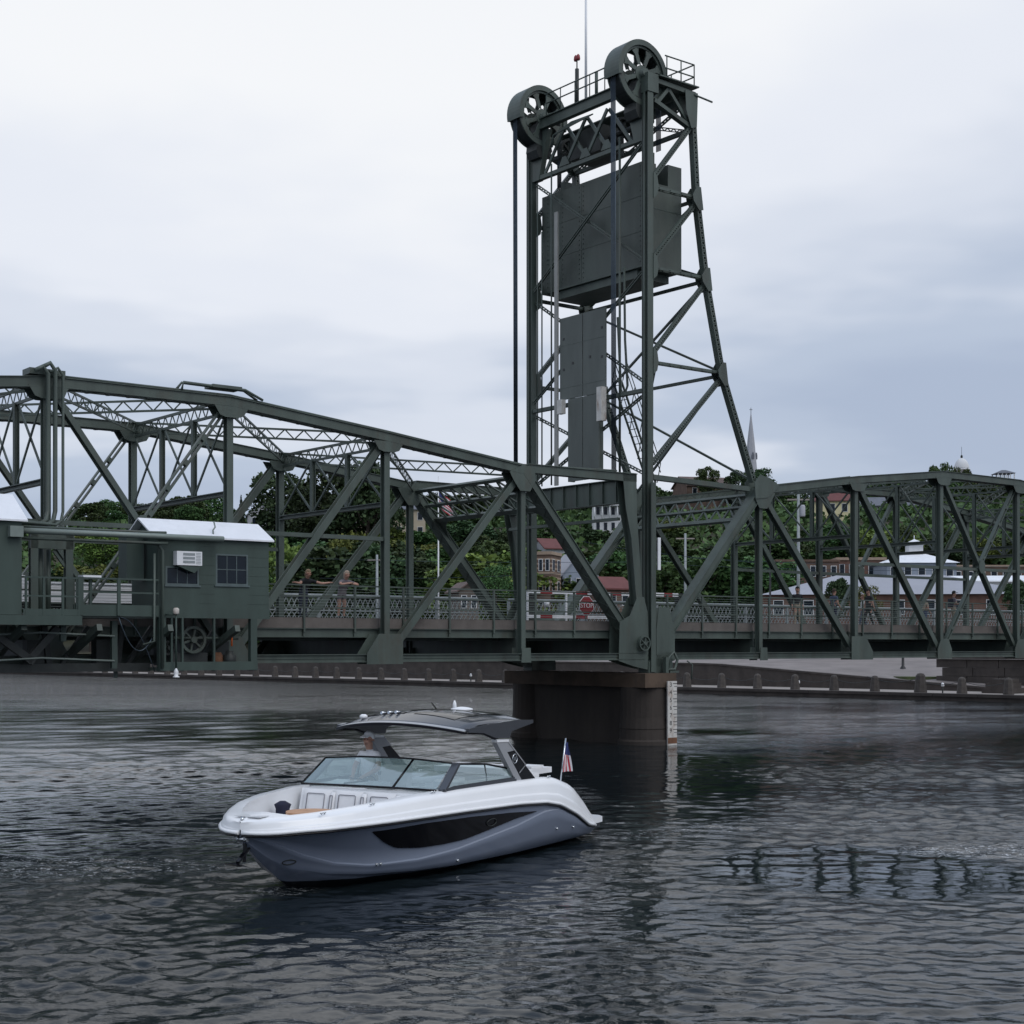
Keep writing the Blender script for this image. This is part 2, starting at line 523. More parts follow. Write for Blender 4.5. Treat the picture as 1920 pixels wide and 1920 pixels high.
def bracing(root, S, ZT):
    top = lambda i, w: V((S[i], w, ZT[i - 1]))
    # crossed laterals in the plane of the top chords
    for i in range(1, 6):
        for a, b in ((i, i + 1), (i + 1, i)):
            p, q = top(a, .25), top(b, W - .25)
            lattice_beam(root, p, q, V((0, 0, .34)), 'lateral_brace', .36, .07, .045)
    for i in (2, 3, 4, 5):
        zt = ZT[i - 1] - .12
        lattice_beam(root, (S[i], .2, zt), (S[i], W - .2, zt), V((0, 0, .42)), 'sway_strut', .28, .09, .05)
        m = MB(); m.hsec((S[i], .15, 8.93), (S[i], W - .15, 8.93), .22, .16, Z, .03)
        m.build('sway_strut', ST, root)
        for k in (1, 2):
            w = W * k / 3
            m = MB(); m.hsec((S[i], w, 9.0), (S[i], w, zt - .2), .16, .16, X, .025)
            m.build('sway_post', ST, root)
        for k in range(3):
            w0, w1 = W * k / 3 + .1, W * (k + 1) / 3 - .1
            for a, b in ((w0, w1), (w1, w0)):
                m = MB(); m.bar((S[i] + (.03 if a < b else -.03), a, 9.02), (S[i] + (.03 if a < b else -.03), b, zt - .22), .07, .05, X)
                m.build('sway_rod', ST, root)
    # portals in the planes of the end posts
    for i, j in ((1, 0), (6, 7)):
        hip = top(i, 0); foot = V((S[j], 0, ZB + .25))
        d = (foot - hip).normalized()
        def at(k, w, dz=0): return hip + d * k + V((0, w, dz))
        l0, l1, l2 = .25, 1.02, 1.78
        for a, b in ((l0, l1), (l1, l2)):
            m = MB()
            if a == l0:
                m.bar(at(a, .2), at(a, W - .2), .12, .14, d)
            m.bar(at(b, .2), at(b, W - .2), .12, .12 if b == l1 else .2, d)
            o = m.build('portal_strut', ST, root)
            k = MB()
            n = 9
            for q in range(n):
                w0, w1 = .25 + (W - .5) * q / n, .25 + (W - .5) * (q + 1) / n
                k.bar(at(a, w0), at(b, w0), .06, .08, V((0, 1, 0)))
                k.bar(at(b, w0), at(a, w1), .05, .07, V((0, 1, 0)))
            k.build('lacing', ST, o, kind='stuff')
        for s, w in ((1, .2), (-1, W - .2)):
            n = 7
            # curved knee plate
            vs = []; fs = []
            for q in range(n + 1):
                t = math.pi / 2 * q / n
                yy = 1.25 * (1 - math.sin(t)); kk = 1.25 * (1 - math.cos(t))
                vs += [at(l2, w + s * yy), at(l2 + kk, w + s * yy)]
            nv = len(vs)
            vs2 = [p + V((.02, 0, .02)) for p in vs]
            for q in range(n):
                fs.append((2 * q, 2 * q + 1, 2 * q + 3, 2 * q + 2))
                fs.append((nv + 2 * q, nv + 2 * q + 2, nv + 2 * q + 3, nv + 2 * q + 1))
                fs.append((2 * q + 1, nv + 2 * q + 1, nv + 2 * q + 3, 2 * q + 3))
            m = MB(); m.add(vs + vs2, fs)
            m.build('knee_plate', ST, root, recalc=True)

def deck(root, S, s0, s1):
    DC = MAT['deck_concrete']
    n = 7
    for i in range(n):
        a, b = S[i] + (s0 if i == 0 else 0), S[i + 1] + (s1 if i == n - 1 else 0)
        m = MB(); m.box((a + .006, .40, 4.57), (b - .006, .85, 4.93)); m.build('curb', DC, root)
        m = MB(); m.box((a + .004, .86, 4.66), (b - .004, W - .6, 4.86)); m.build('roadway', MAT['asphalt'], root)
        m = MB(); m.box((a + .006, W - .55, 4.62), (b - .006, W + 2.3, 4.92)); m.build('sidewalk', DC, root)
        m = MB()
        m.box((a, .42, 4.25), (b, .47, 4.56)); m.box((a, .34, 4.54), (b, .42, 4.562)); m.box((a, .34, 4.25), (b, .42, 4.272))
        for k in range(3):
            xs = a + (b - a) * (k + .5) / 3
            m.box((xs - .03, .36, 4.28), (xs + .03, .42, 4.54))
        m.build('fascia_channel', ST, root)
        for w in (1.4, 2.6, 3.8, 5.0, 6.2):
            m = MB(); m.box((a + .01, w - .11, 4.62), (b - .01, w + .11, 4.65)); m.box((a + .01, w - .02, 4.18), (b - .01, w + .02, 4.62)); m.box((a + .01, w - .11, 4.15), (b - .01, w + .11, 4.18))
            m.build('stringer', ST, root)
        m = MB(); m.box((a, W + 2.2, 4.35), (b, W + 2.26, 4.61)); m.build('stringer', ST, root)
    for i in range(8):
        m = MB()
        m.box((S[i] - .02, .3, 3.45), (S[i] + .02, W - .3, 4.6)); m.box((S[i] - .15, .32, 3.41), (S[i] + .15, W - .32, 3.45)); m.box((S[i] - .15, .5, 4.585), (S[i] + .15, W - .32, 4.61))
        m.prism([(W - .3, 3.6), (W + 2.3, 4.35), (W + 2.3, 4.6), (W - .3, 4.6)], S[i] - .02, S[i] + .02, 'x')
        m.build('floor_beam', ST, root)
    # near railing: steel posts, three rails, thin cables
    for i in range(n):
        a, b = S[i] + (s0 if i == 0 else 0), S[i + 1] + (s1 if i == n - 1 else 0)
        for k in range(3):
            xs = a + (b - a) * (k + .5) / 3
            m = MB(); m.box((xs - .035, .33, 4.42), (xs + .035, .40, 6.02)); m.build('railing_post', ST, root)
        for z, h in ((6.04, .05), (5.66, .055), (5.27, .055)):
            m = MB(); m.box((a, .335, z - h / 2), (b, .395, z + h / 2)); m.build('railing_rail', ST, root)
        m = MB()
        for q in range(11):
            z = 4.98 + q * .094
            if min(abs(z - 5.66), abs(z - 5.27)) < .05: continue
            m.box((a, .36, z - .005), (b, .37, z + .005))
        m.build('railing_cables', MAT['galvanised'], root, kind='stuff')
    # far ornamental railing outside the truss
    RG = MAT['rail_grey']
    wf = W + 2.2
    for i in range(n):
        a, b = S[i] + (s0 if i == 0 else 0), S[i + 1] + (s1 if i == n - 1 else 0)
        m = MB(); m.tube([(a, wf, 6.02), (b, wf, 6.02)], .085, 8); m.build('railing_rail', RG, root)
        for z in (5.42, 5.02):
            m = MB(); m.box((a, wf - .03, z - .03), (b, wf + .03, z + .03)); m.build('railing_rail', RG, root)
        for k in range(2):
            xs = a + (b - a) * k / 2
            m = MB(); m.box((xs - .06, wf - .05, 4.92), (xs + .06, wf + .05, 6.0)); m.build('railing_post', RG, root)
        m = MB()
        nn = 24
        for k in range(nn):
            x0 = a + (b - a) * k / nn; x1 = a + (b - a) * (k + 1) / nn
            m.bar((x0, wf, 5.45), (x1, wf, 5.95), .035, .015, Y); m.bar((x1, wf + .016, 5.45), (x0, wf + .016, 5.95), .035, .015, Y)
            m.bar((x0, wf, 5.05), (x1, wf, 5.40), .03, .015, Y); m.bar((x1, wf + .016, 5.05), (x0, wf + .016, 5.40), .03, .015, Y)
        m.build('railing_lattice', RG, root, kind='stuff')

# ---- lift span
S_L = [(-3 + k) * L for k in range(8)]
Z_L = [10.53, 11.26, 11.9, 11.9, 11.26, 10.53]
lift = thing('lift_span', 'green steel lift span with arched top chord at left of the tower', 'bridge span', (S_L[0], W / 2, 3.4))
for w in (0.0, W):
    truss(lift, S_L, Z_L, w)
bracing(lift, S_L, Z_L)
deck(lift, S_L, 0.0, -.25)
# hip tie, tapered end post, bearing plates and lifting girder
for w, s in ((0.0, 1), (W, -1)):
    m = MB(); m.bar((S_L[6] + .2, w, 10.62), (24.0, w, 10.62), .4, .3, Z); m.bar((S_L[6] + .2, w, 10.786), (24.0, w, 10.786), .5, .03, Z)
    m.build('hip_tie', ST, lift)
    for dy in (-.2, .18):
        m = MB(); m.prism([(23.24, 10.82), (23.98, 10.82), (24.02, 9.1), (24.1, 8.2), (24.32, 5.6), (24.0, 5.6), (23.72, 8.2), (23.42, 9.4)], w + dy, w + dy + .02)
        m.build('end_hanger', ST, lift)
    m = MB(); m.prism([(23.60, 10.6), (23.66, 10.6), (24.2, 5.6), (24.14, 5.6)], w - .18, w + .18); m.build('end_hanger', ST, lift)
    for dy in (-.30, .275):
        m = MB(); m.prism([(22.95, 3.36), (23.7, 3.15), (24.5, 3.0), (24.55, 4.2), (24.5, 5.3), (24.3, 5.9), (23.95, 5.9), (23.55, 5.15), (23.0, 4.9)], w + dy, w + dy + .024)
        m.build('gusset_plate', ST, lift)
m = MB()
m.box((23.5, .2, 9.65), (23.54, W - .2, 10.55)); m.box((23.35, .2, 10.55), (23.7, W - .2, 10.58)); m.box((23.35, .2, 9.62), (23.7, W - .2, 9.65))
for k in range(9): m.box((23.42, .4 + k * .82, 9.65), (23.499, .44 + k * .82, 10.55))
m.build('lifting_girder', ST, lift)
m = MB(); m.bar((23.4, .2, 9.0), (23.4, W - .2, 9.0), .14, .12, Z); m.build('sway_strut', ST, lift)
# conduits along the chord
m = MB(); m.tube([(S_L[3] + .2, -.12, 12.12), (S_L[4], -.12, 12.12), (S_L[5], -.12, 11.48), (S_L[6], -.12, 10.75), (23.0, -.12, 10.86)], .035, 6); m.build('conduit', ST, lift)
m = MB()
for dx in (0, .14):
    m.tube([(S_L[4] - 1.9 + dx, -.1 - dx, 12.1), (S_L[4] - 1.7, -.1 - dx, 12.35), (S_L[4] + .5, -.1 - dx, 12.32), (S_L[4] + 1.0 + dx, -.1 - dx, 12.05)], .045, 6)
m.build('conduit', ST, lift)
m = MB(); m.box((S_L[4] - .7, -.3, 12.3), (S_L[4] + .35, .3, 12.4)); m.build('sheave_guard', ST, lift)
m = MB(); m.box((S_L[3] - .6, -.3, 12.08), (S_L[3] + .5, .3, 12.26)); m.build('sheave_guard', ST, lift)
for dx, dz in ((-.1, .0), (.12, .12), (.36, 0)):
    m = MB()
    m.tube([(S_L[3] + dx - .4, -.45, 12.15 + dz), (S_L[3] + dx - .15, -.45, 12.3 + dz), (S_L[3] + dx, -.45, 12.1 + dz), (S_L[3] + dx, -.45, 8.0), (S_L[3] + dx - .1, -.55, 7.7), (S_L[3] + dx - .4, -.9, 7.55), (-1.9, -2.2, 7.5)], .07 if dx < .2 else .045, 8)
    m.build('conduit', ST, lift)
# lower guide wheel at the bearing
def spoked_wheel(root, c, r, wd, name, matl, spokes=6, rim=.16):
    m = MB()
    n = 28
    vs = []; fs = []
    for k in range(n):
        t = 2 * math.pi * k / n
        for rr, yy in ((r, -wd / 2), (r, wd / 2), (r * (1 - rim), wd / 2), (r * (1 - rim), -wd / 2)):
            vs.append((c[0] + rr * math.cos(t), c[1] + yy, c[2] + rr * math.sin(t)))
    for k in range(n):
        a, b = k * 4, ((k + 1) % n) * 4
        for i in range(4):
            j = (i + 1) % 4
            fs.append((a + i, b + i, b + j, a + j))
    m.add(vs, fs, 0)
    o = m.build(name, matl, root, recalc=True)
    k = MB()
    for i in range(spokes):
        t = 2 * math.pi * (i + .3) / spokes
        k.bar((c[0], c[1], c[2]), (c[0] + r * (1 - rim * .6) * math.cos(t), c[1], c[2] + r * (1 - rim * .6) * math.sin(t)), r * .14, wd * .5, Y)
    k.build('spoke_set', matl, o)
    k = MB(); k.tube([(c[0], c[1] - wd * .8, c[2]), (c[0], c[1] + wd * .8, c[2])], r * .24, 12); k.build('hub', matl, o)
    return o
spoked_wheel(lift, (24.2, -.42, 4.05), .30, .12, 'guide_wheel', ST)

# ---- fixed span
P2 = 6.316
S_F = [24.95 + P2 * k for k in range(8)]
Z_F = [10.6, 11.47, 12.15, 12.15, 11.47, 10.6]
fixed = thing('truss_span', 'green steel fixed truss span running from the tower to the shore at right', 'bridge span', (S_F[0], W / 2, 3.4))
for w in (0.0, W):
    truss(fixed, S_F, Z_F, w)
bracing(fixed, S_F, Z_F)
deck(fixed, S_F, .25, .0)
for w in (0.0, W):
    for dy in (-.30, .275):
        m = MB(); m.prism([(24.98, 3.1), (26.0, 3.36), (26.0, 4.5), (25.7, 5.5), (25.1, 5.5), (24.98, 4.6)], w + dy, w + dy + .024); m.build('gusset_plate', ST, fixed)
        m = MB(); m.prism([(S_F[1] - .55, 10.9), (S_F[1] - .2, 11.25), (S_F[1] + .25, 11.15), (S_F[1] + 1.0, 10.85), (S_F[1] + .3, 10.3), (S_F[1] - .5, 10.2)], w + dy, w + dy + .026); m.build('gusset_plate', ST, fixed)

# ---- tower
TL = 24.77
tower = thing('lift_tower', 'tall green steel lift tower with two round sheaves at the top', 'tower', (TL, W / 2, 2.86))
REAR = [(27.26, 25.9), (27.5, 22.45), (28.03, 19.2), (28.98, 15.38), (30.9, 10.95)]
for w in (0.0, W):
    m = MB(); m.hsec((TL, w, 2.9), (TL, w, 26.6), .30, .36, Y, .03); m.bar((TL - .19, w, 2.9), (TL - .19, w, 26.2), .04, .10, Y); m.build('tower_leg', ST, tower)
    for k in range(4):
        p = V((REAR[k][0], w, REAR[k][1])); q = V((REAR[k + 1][0], w, REAR[k + 1][1]))
        m = MB()
        for s in (-1, 1):
            m.bar(p, q, .04, .26, Y, 0, (s * .10, 0))
        o = m.build('rear_leg', ST, tower)
        kk = MB(); d = (q - p).normalized(); nn = d.cross(Y).normalized()
        for yy in (-.12, .12):
            kk.lacing(p + V((0, yy, 0)), q + V((0, yy, 0)), nn * .2, .2, .05, .012, True)
        kk.build('lacing', ST, o, kind='stuff')
    for k in range(1, 4):
        r = V((REAR[k][0], w, REAR[k][1])); f_ = V((TL + .2, w, REAR[k][1]))
        m = MB()
        for s in (-1, 1): m.bar(f_, r, .04, .11, Z, 0, (s * .10, 0))
        o = m.build('side_strut', ST, tower)
        kk = MB(); kk.lacing(f_, r, V((0, .26, 0)), .3, .05, .02); kk.build('lacing', ST, o, kind='stuff')
        for yy in (-.21, .19):
            m = MB(); m.prism([(r.x - .38, r.z + .05), (r.x - .13, r.z + .42), (r.x + .09, r.z + .42), (r.x + .23, r.z - .5), (r.x + .0, r.z - .55), (r.x - .33, r.z - .2)], w + yy, w + yy + .022); m.build('gusset_plate', ST, tower)
            m = MB(); m.prism([(TL + .14, r.z + .55), (TL + .34, r.z + .45), (TL + .42, r.z), (TL + .34, r.z - .35), (TL + .14, r.z - .5)], w + yy, w + yy + .022); m.build('gusset_plate', ST, tower)
    zs = [25.6, 22.45, 19.2, 15.38, 10.95]
    for k in range(4):
        r = V((REAR[k][0] - .15, w, zs[k] - .35)); f_ = V((TL + .25, w, zs[k + 1] + .35))
        m = MB(); d = (r - f_).normalized(); nn = d.cross(Y).normalized()
        for s in (-1, 1): m.bar(f_, r, .04, .16, Y, 0, (s * .075, 0))
        o = m.build('side_diagonal', ST, tower)
        kk = MB()
        for yy in (-.08, .08): kk.lacing(f_ + V((0, yy, 0)), r + V((0, yy, 0)), nn * .15, .13, .035, .012, True)
        kk.build('lacing', ST, o, kind='stuff')
    # top chord of the panel between tower and fixed-span hip
    m = MB(); m.bar((TL + .2, w, 10.75), (30.6, w, 10.62), .3, .2, Z); m.build('side_strut', ST, tower)
    if w == 0:
        m = MB(); m.box((TL - .14, -.37, 2.9), (TL + .12, -.34, 10.5)); m.box((TL - .02, -.339, 2.9), (TL + .02, -.19, 10.5)); m.build('guide_flange', ST, tower)
    # small secondary posts
    if w == 0: 
        m = MB(); m.bar((TL + .55, w + .1, 15.3), (TL + .9, w + 1.0, 13.6), .07, .07, Y); m.build('side_strut', ST, tower)
# front face: struts and crossed braces
def xbrace(s, z0, z1, wa=.25, wb=W - .25, kind='front_brace', sz=.10):
    for a, b, ds in ((wa, wb, .07), (wb, wa, -.07)):
        m = MB()
        d = (V((s, b, z1)) - V((s, a, z0))).normalized(); nn = d.cross(X).normalized()
        for q in (-1, 1): m.bar((s + ds, a, z0), (s + ds, b, z1), .035, .08, X, 0, (q * sz / 2, 0))
        o = m.build(kind, ST, tower)
        kk = MB(); kk.lacing((s + ds, a, z0), (s + ds, b, z1), nn * sz, .2, .05, .015); kk.build('lacing', ST, o, kind='stuff')
xbrace(TL, 19.5, 24.2)
xbrace(TL, 14.6, 19.0)
xbrace(TL, 10.9, 14.0)
for z, h in ((24.4, .22), (14.25, .2)):
    m = MB(); m.bar((TL, .2, z), (TL, W - .2, z), .22, h * .75, Z); m.build('front_strut', ST, tower)
for k in range(1, 4):
    m = MB(); m.bar((REAR[k][0], .1, REAR[k][1] - .1), (REAR[k][0], W - .1, REAR[k][1] - .1), .14, .12, Z); m.build('rear_strut', ST, tower)
for k in range(1, 4):
    for a, b in ((0.1, W - .1), (W - .1, .1)):
        m = MB(); m.bar((REAR[k][0], a, REAR[k][1] - .2), (REAR[k + 1][0], b, REAR[k + 1][1] + .1), .09, .09, X, 0, (0, .05 if a < b else -.05)); m.build('rear_brace', ST, tower)
# top portal truss between the front legs
m = MB(); m.box((TL - .22, .6, 26.44), (TL - .18, W - .6, 26.85)); m.box((TL - .32, .6, 26.85), (TL + .2, W - .6, 26.89)); m.box((TL - .32, .6, 26.41), (TL - .05, W - .6, 26.44)); m.build('head_girder', ST, tower)
for k in range(4):
    w0, w1 = 1.0 + (W - 2) * k / 4, 1.0 + (W - 2) * (k + 1) / 4
    for a, b in ((w0, w1), (w1, w0)):
        if (k in (1, 2)) or (k == 0 and a < b) or (k == 3 and a > b):
            m = MB(); m.bar((TL + (.05 if a < b else -.05), a, 24.5), (TL + (.05 if a < b else -.05), b, 26.2), .14, .08, X); m.build('portal_brace', ST, tower)
for k in (1, 2, 3):
    w0 = 1.0 + (W - 2) * k / 4
    m = MB(); m.prism([(w0 - .35, 24.52), (w0 - .12, 24.9), (w0 + .12, 24.9), (w0 + .35, 24.52)], TL - .12, TL - .10, 'x'); m.build('gusset_plate', ST, tower)
for w, s in ((.5, 1), (W - .5, -1)):
    m = MB(); m.prism([(w - s * .3, 26.4), (w + s * .75, 26.4), (w + s * .15, 24.3), (w - s * .3, 24.3)], TL - .13, TL + .13, 'x'); m.build('portal_column', ST, tower)
# side heads carrying the sheaves
for w in (0.0, W):
    m = MB(); m.box((TL - .18, w - .22, 26.2), (TL + .4, w + .22, 26.95)); m.build('bearing_block', ST, tower)
    m = MB(); m.bar((TL + .3, w, 26.75), (27.35, w, 26.66), .3, .18, Z); m.build('head_beam', ST, tower)
    m = MB(); m.bar((TL + .3, w, 25.95), (27.1, w, 25.3), .24, .16, Z); m.build('head_beam', ST, tower)
    for a, b in (((TL + .5, 25.9), (25.9, 26.6)), ((25.9, 26.6), (27.0, 25.5))):
        m = MB(); m.bar((a[0], w, a[1]), (b[0], w, b[1]), .14, .12, Y); m.build('portal_brace', ST, tower)
    for yy in (-.2, .18):
        m = MB(); m.prism([(26.7, 26.7), (27.42, 26.7), (27.36, 25.3), (27.05, 25.2), (26.75, 25.9)], w + yy, w + yy + .02); m.build('gusset_plate', ST, tower)
m = MB(); m.bar((27.3, .1, 26.5), (27.3, W - .1, 26.5), .3, .3, Z); m.build('head_beam', ST, tower)
m = MB(); m.bar((27.2, .1, 25.2), (27.2, W - .1, 25.2), .16, .16, Z); m.build('head_beam', ST, tower)
xbrace(27.25, 25.2, 26.4, .2, W / 2, 'rear_brace', .12); xbrace(27.25, 25.2, 26.4, W / 2, W - .2, 'rear_brace', .12)
# walkway grating and handrails on the head
m = MB(); m.box((25.2, -.3, 26.9), (27.4, .2, 26.95)); m.build('walkway', ST, tower)
m = MB(); m.box((26.4, .21, 26.7), (27.3, W - .1, 26.75)); m.build('walkway', ST, tower)
m = MB()
for a, b in (((25.6, -.15), (27.25, -.15)), ((27.25, -.15), (27.25, 3.0))):
    for z in (27.35, 27.85):
        m.tube([(a[0], a[1], z), (b[0], b[1], z)], .03, 6)
for x in (25.7, 26.5, 27.25): m.tube([(x, -.15, 26.9), (x, -.15, 27.85)], .03, 6)
for y in (1.2, 3.0): m.tube([(27.25, y, 26.75), (27.25, y, 27.85)], .03, 6)
m.build('handrail', ST, tower)
m = MB()
for z in (27.4, 27.8): m.tube([(TL - .3, 1.2, z), (TL - .3, W - 1.4, z)], .03, 6)
for k in range(6): m.tube([(TL - .3, 1.3 + k * .95, 26.85), (TL - .3, 1.3 + k * .95, 27.8)], .025, 6)
m.build('handrail', ST, tower)
m = MB(); m.tube([(27.2, -.2, 26.6), (28.1, -.35, 26.45)], .04, 6); m.build('outrigger', ST, tower)
# machinery hanging in the head
m = MB(); m.box((TL + .3, 3.2, 24.8), (26.4, 5.2, 25.9)); m.build('motor_housing', MAT['dark_iron'], tower)
for w in (2.4, 5.8): spoked_wheel(tower, (25.6, w, 25.4), .62, .25, 'drive_gear', MAT['dark_iron'], 6)
m = MB(); m.tube([(25.6, .6, 25.4), (25.6, W - .6, 25.4)], .12, 10); m.build('drive_shaft', MAT['dark_iron'], tower)
m = MB()
for k in range(4): m.tube([(TL - .25, 5.9 - .1 * k, 25.3 + .06 * k), (TL - .3, 5.6, 25.9), (TL - .3, 4.4, 26.0 + .05 * k), (TL - .3, 3.0, 26.1)], .03, 6)
m.build('conduit', ST, tower)
# sheaves
for w in (.55, W - .55):
    c = (24.65, w, 26.98)
    R = 1.3
    m = MB()
    n = 40
    hw = .42
    vs = []; fs = []
    def ringpt(r, t, y): return (c[0] + r * math.cos(t), c[1] + y, c[2] + r * math.sin(t))
    # disc with eight oval openings, as two faced plates joined by rim
    for side in (-hw + .08, hw - .08):
        pl = MB()
        for k in range(n):
            t0, t1 = 2 * math.pi * k / n, 2 * math.pi * (k + 1) / n
            for r0, r1 in ((.14, .35), (1.03, 1.26)):
                pl.add([ringpt(r0, t0, side - .03), ringpt(r1, t0, side - .03), ringpt(r1, t1, side - .03), ringpt(r0, t1, side - .03), ringpt(r0, t0, side + .03), ringpt(r1, t0, side + .03), ringpt(r1, t1, side + .03), ringpt(r0, t1, side + .03)],
                       [(0, 1, 2, 3), (4, 7, 6, 5), (1, 5, 6, 2), (0, 3, 7, 4)])
        for k in range(8):
            t = 2 * math.pi * (k + .5) / 8
            g0, g1 = .21, .10
            pl.add([ringpt(.34, t - g0, side - .03), ringpt(1.04, t - g1, side - .03), ringpt(1.0, t + g1, side - .03), ringpt(.40, t + g0, side - .03), ringpt(.40, t - g0, side + .03), ringpt(1.0, t - g1, side + .03), ringpt(1.0, t + g1, side + .03), ringpt(.40, t + g0, side + .03)],
                   [(0, 1, 2, 3), (4, 7, 6, 5), (0, 4, 5, 1), (3, 2, 6, 7)])
            # rounded corners of the openings
            for a, b in ((t + g1, t + g1 + .09), (t - g1, t - g1 - .09)):
                pl.add([ringpt(1.0, a, side - .03), ringpt(1.0, b, side - .03), ringpt(.80, a + (b - a) * .1, side - .03), ringpt(1.0, a, side + .03), ringpt(1.0, b, side + .03), ringpt(.80, a + (b - a) * .1, side + .03)], [(0, 1, 2), (3, 5, 4), (1, 4, 5, 2)])
        if side < 0: sh = pl.build('sheave', ST, tower, recalc=True)
        else: pl.build('sheave_face', ST, sh, recalc=True)
    m = MB()
    for k in range(n):
        t0, t1 = 2 * math.pi * k / n, 2 * math.pi * (k + 1) / n
        m.add([ringpt(1.2, t0, -hw + .05), ringpt(1.2, t1, -hw + .05), ringpt(1.2, t1, hw - .05), ringpt(1.2, t0, hw - .05)], [(0, 1, 2, 3)], 0, True)
    m.build('groove_rim', MAT['dark_iron'], sh)
    m = MB(); m.tube([(c[0], c[1] - .6, c[2]), (c[0], c[1] + .6, c[2])], .17, 14); m.build('axle', ST, sh)
    # curved cover over the top, down to the level of the axle
    m = MB()
    t_a, t_b = RAD(-18), RAD(192)
    n2 = 30
    for k in range(n2):
        t0 = t_a + (t_b - t_a) * k / n2; t1 = t_a + (t_b - t_a) * (k + 1) / n2
        for r0, r1, y0, y1 in ((1.30, 1.34, -.45, .45), (1.12, 1.30, -.45, -.42), (1.12, 1.30, .42, .45)):
            m.add([ringpt(r0, t0, y0), ringpt(r1, t0, y0), ringpt(r1, t0, y1), ringpt(r0, t0, y1), ringpt(r0, t1, y0), ringpt(r1, t1, y0), ringpt(r1, t1, y1), ringpt(r0, t1, y1)],
                  [(0, 3, 2, 1), (4, 5, 6, 7), (0, 1, 5, 4), (1, 2, 6, 5), (2, 3, 7, 6), (3, 0, 4, 7)], 0, False)
    m.build('sheave_cover', ST, tower)
    m = MB(); m.prism([(24.3, 25.5), (24.45, 25.2), (24.95, 25.2), (25.2, 25.6), (25.0, 26.2), (24.8, 26.75), (24.5, 26.75), (24.4, 26.2)], w - .36, w + .36); m.build('sheave_cradle', MAT['dark_iron'], tower)
    for k in range(5):
        yy = w - .12 + .06 * k
        m = MB(); m.tube([(24.65 - 1.24, yy, 26.95), (23.45, yy, 10.5)], .021, 6); m.build('lift_cable', MAT['cable'], tower)
        m = MB(); m.tube([(24.65 + 1.24, yy, 26.95), (25.9, yy, 24.2)], .021, 6); m.build('lift_cable', MAT['cable'], tower)
# masts
m = MB(); m.tube([(TL + .1, 3.9, 26.85), (TL + .1, 3.9, 32.6)], [.06, .045], 8); m.build('antenna', MAT['white_paint'], tower)
m = MB(); m.tube([(TL - .1, 4.25, 26.5), (TL - .1, 4.25, 28.4)], .085, 8); m.tube([(TL - .1, 4.25, 28.4), (TL - .1, 4.25, 28.75)], .03, 6); o = m.build('beacon_post', MAT['dark_iron'], tower)
m = MB()
for dy in (-.08, .08): m.lathe([(.07, 0), (.09, .06), (.07, .2), (.02, .26)], (TL - .1, 4.25 + dy, 28.75), 10)
m.build('beacon_lamp', MAT['red_paint'], o)
m = MB(); m.tube([(TL - .1, 3.0, 26.8), (TL - .1, 3.0, 27.9)], .07, 8); m.build('beacon_post', ST, tower)
# T-shaped cover plates, standing just in front of the braced face
PL = MAT['steel_plate']
PS = 24.40
for a, b in (((3.60, 5.05), (3.60, 4.52)), ((2.12, 3.54), (2.55, 3.54))):
    m = MB(); m.box((PS, a[0], 14.42), (PS + .06, a[1], 17.9)); m.build('cover_plate', MAT['panel_grey'], tower)
    m = MB(); m.box((PS, b[0], 10.9), (PS + .06, b[1], 14.40)); m.build('cover_plate', MAT['panel_grey'], tower)
m = MB(); m.box((PS + .065, 2.6, 10.9), (PS + .3, 2.7, 17.8)); m.box((PS + .065, 4.4, 10.9), (PS + .3, 4.5, 17.8)); m.build('cover_frame', ST, tower)
m = MB()
for yy, zz in ((4.8, 17.0), (4.8, 15.7), (4.2, 15.9), (3.1, 16.0), (2.35, 17.1), (2.35, 15.9)): m.cbox((PS - .005, yy, zz), (.02, .10, .10))
m.build('bolt_set', MAT['black_paint'], tower, kind='stuff')
for zz in (16.7, 14.9): 
    m = MB(); m.box((PS - .006, 2.2, zz), (PS - .001, 5.0, zz + .02)); m.build('cover_seam', ST, tower)
m = MB(); m.box((PS - .3, 2.05, 13.2), (PS - .02, 2.35, 14.6)); m.build('switch_box', MAT['gauge_white'], tower)
m = MB(); m.box((PS - .25, 4.65, 13.8), (PS - .02, 4.95, 14.4)); m.build('switch_box', MAT['gauge_white'], tower)
m = MB(); m.box((24.32, 5.12, 10.8), (24.39, 5.34, 22.5)); m.build('guide_rail', MAT['rail_pale'], tower)
for yy, z1, r in ((5.95, 24.8, .04), (6.6, 22.0, .035), (1.55, 24.8, .055), (6.9, 24.2, .03)):
    m = MB(); m.tube([(TL - .1, yy, 10.9), (TL - .1, yy, z1)], r, 6); m.build('conduit', ST, tower)
m = MB(); m.tube([(TL + .1, 1.5, 19.5), (TL + .1, 1.45, 16.5), (TL + .1, 1.3, 14.6), (TL + .1, 1.5, 14.2), (TL + .1, 1.7, 14.5), (TL + .1, 1.9, 17.5)], .05, 8); m.build('conduit', ST, tower)
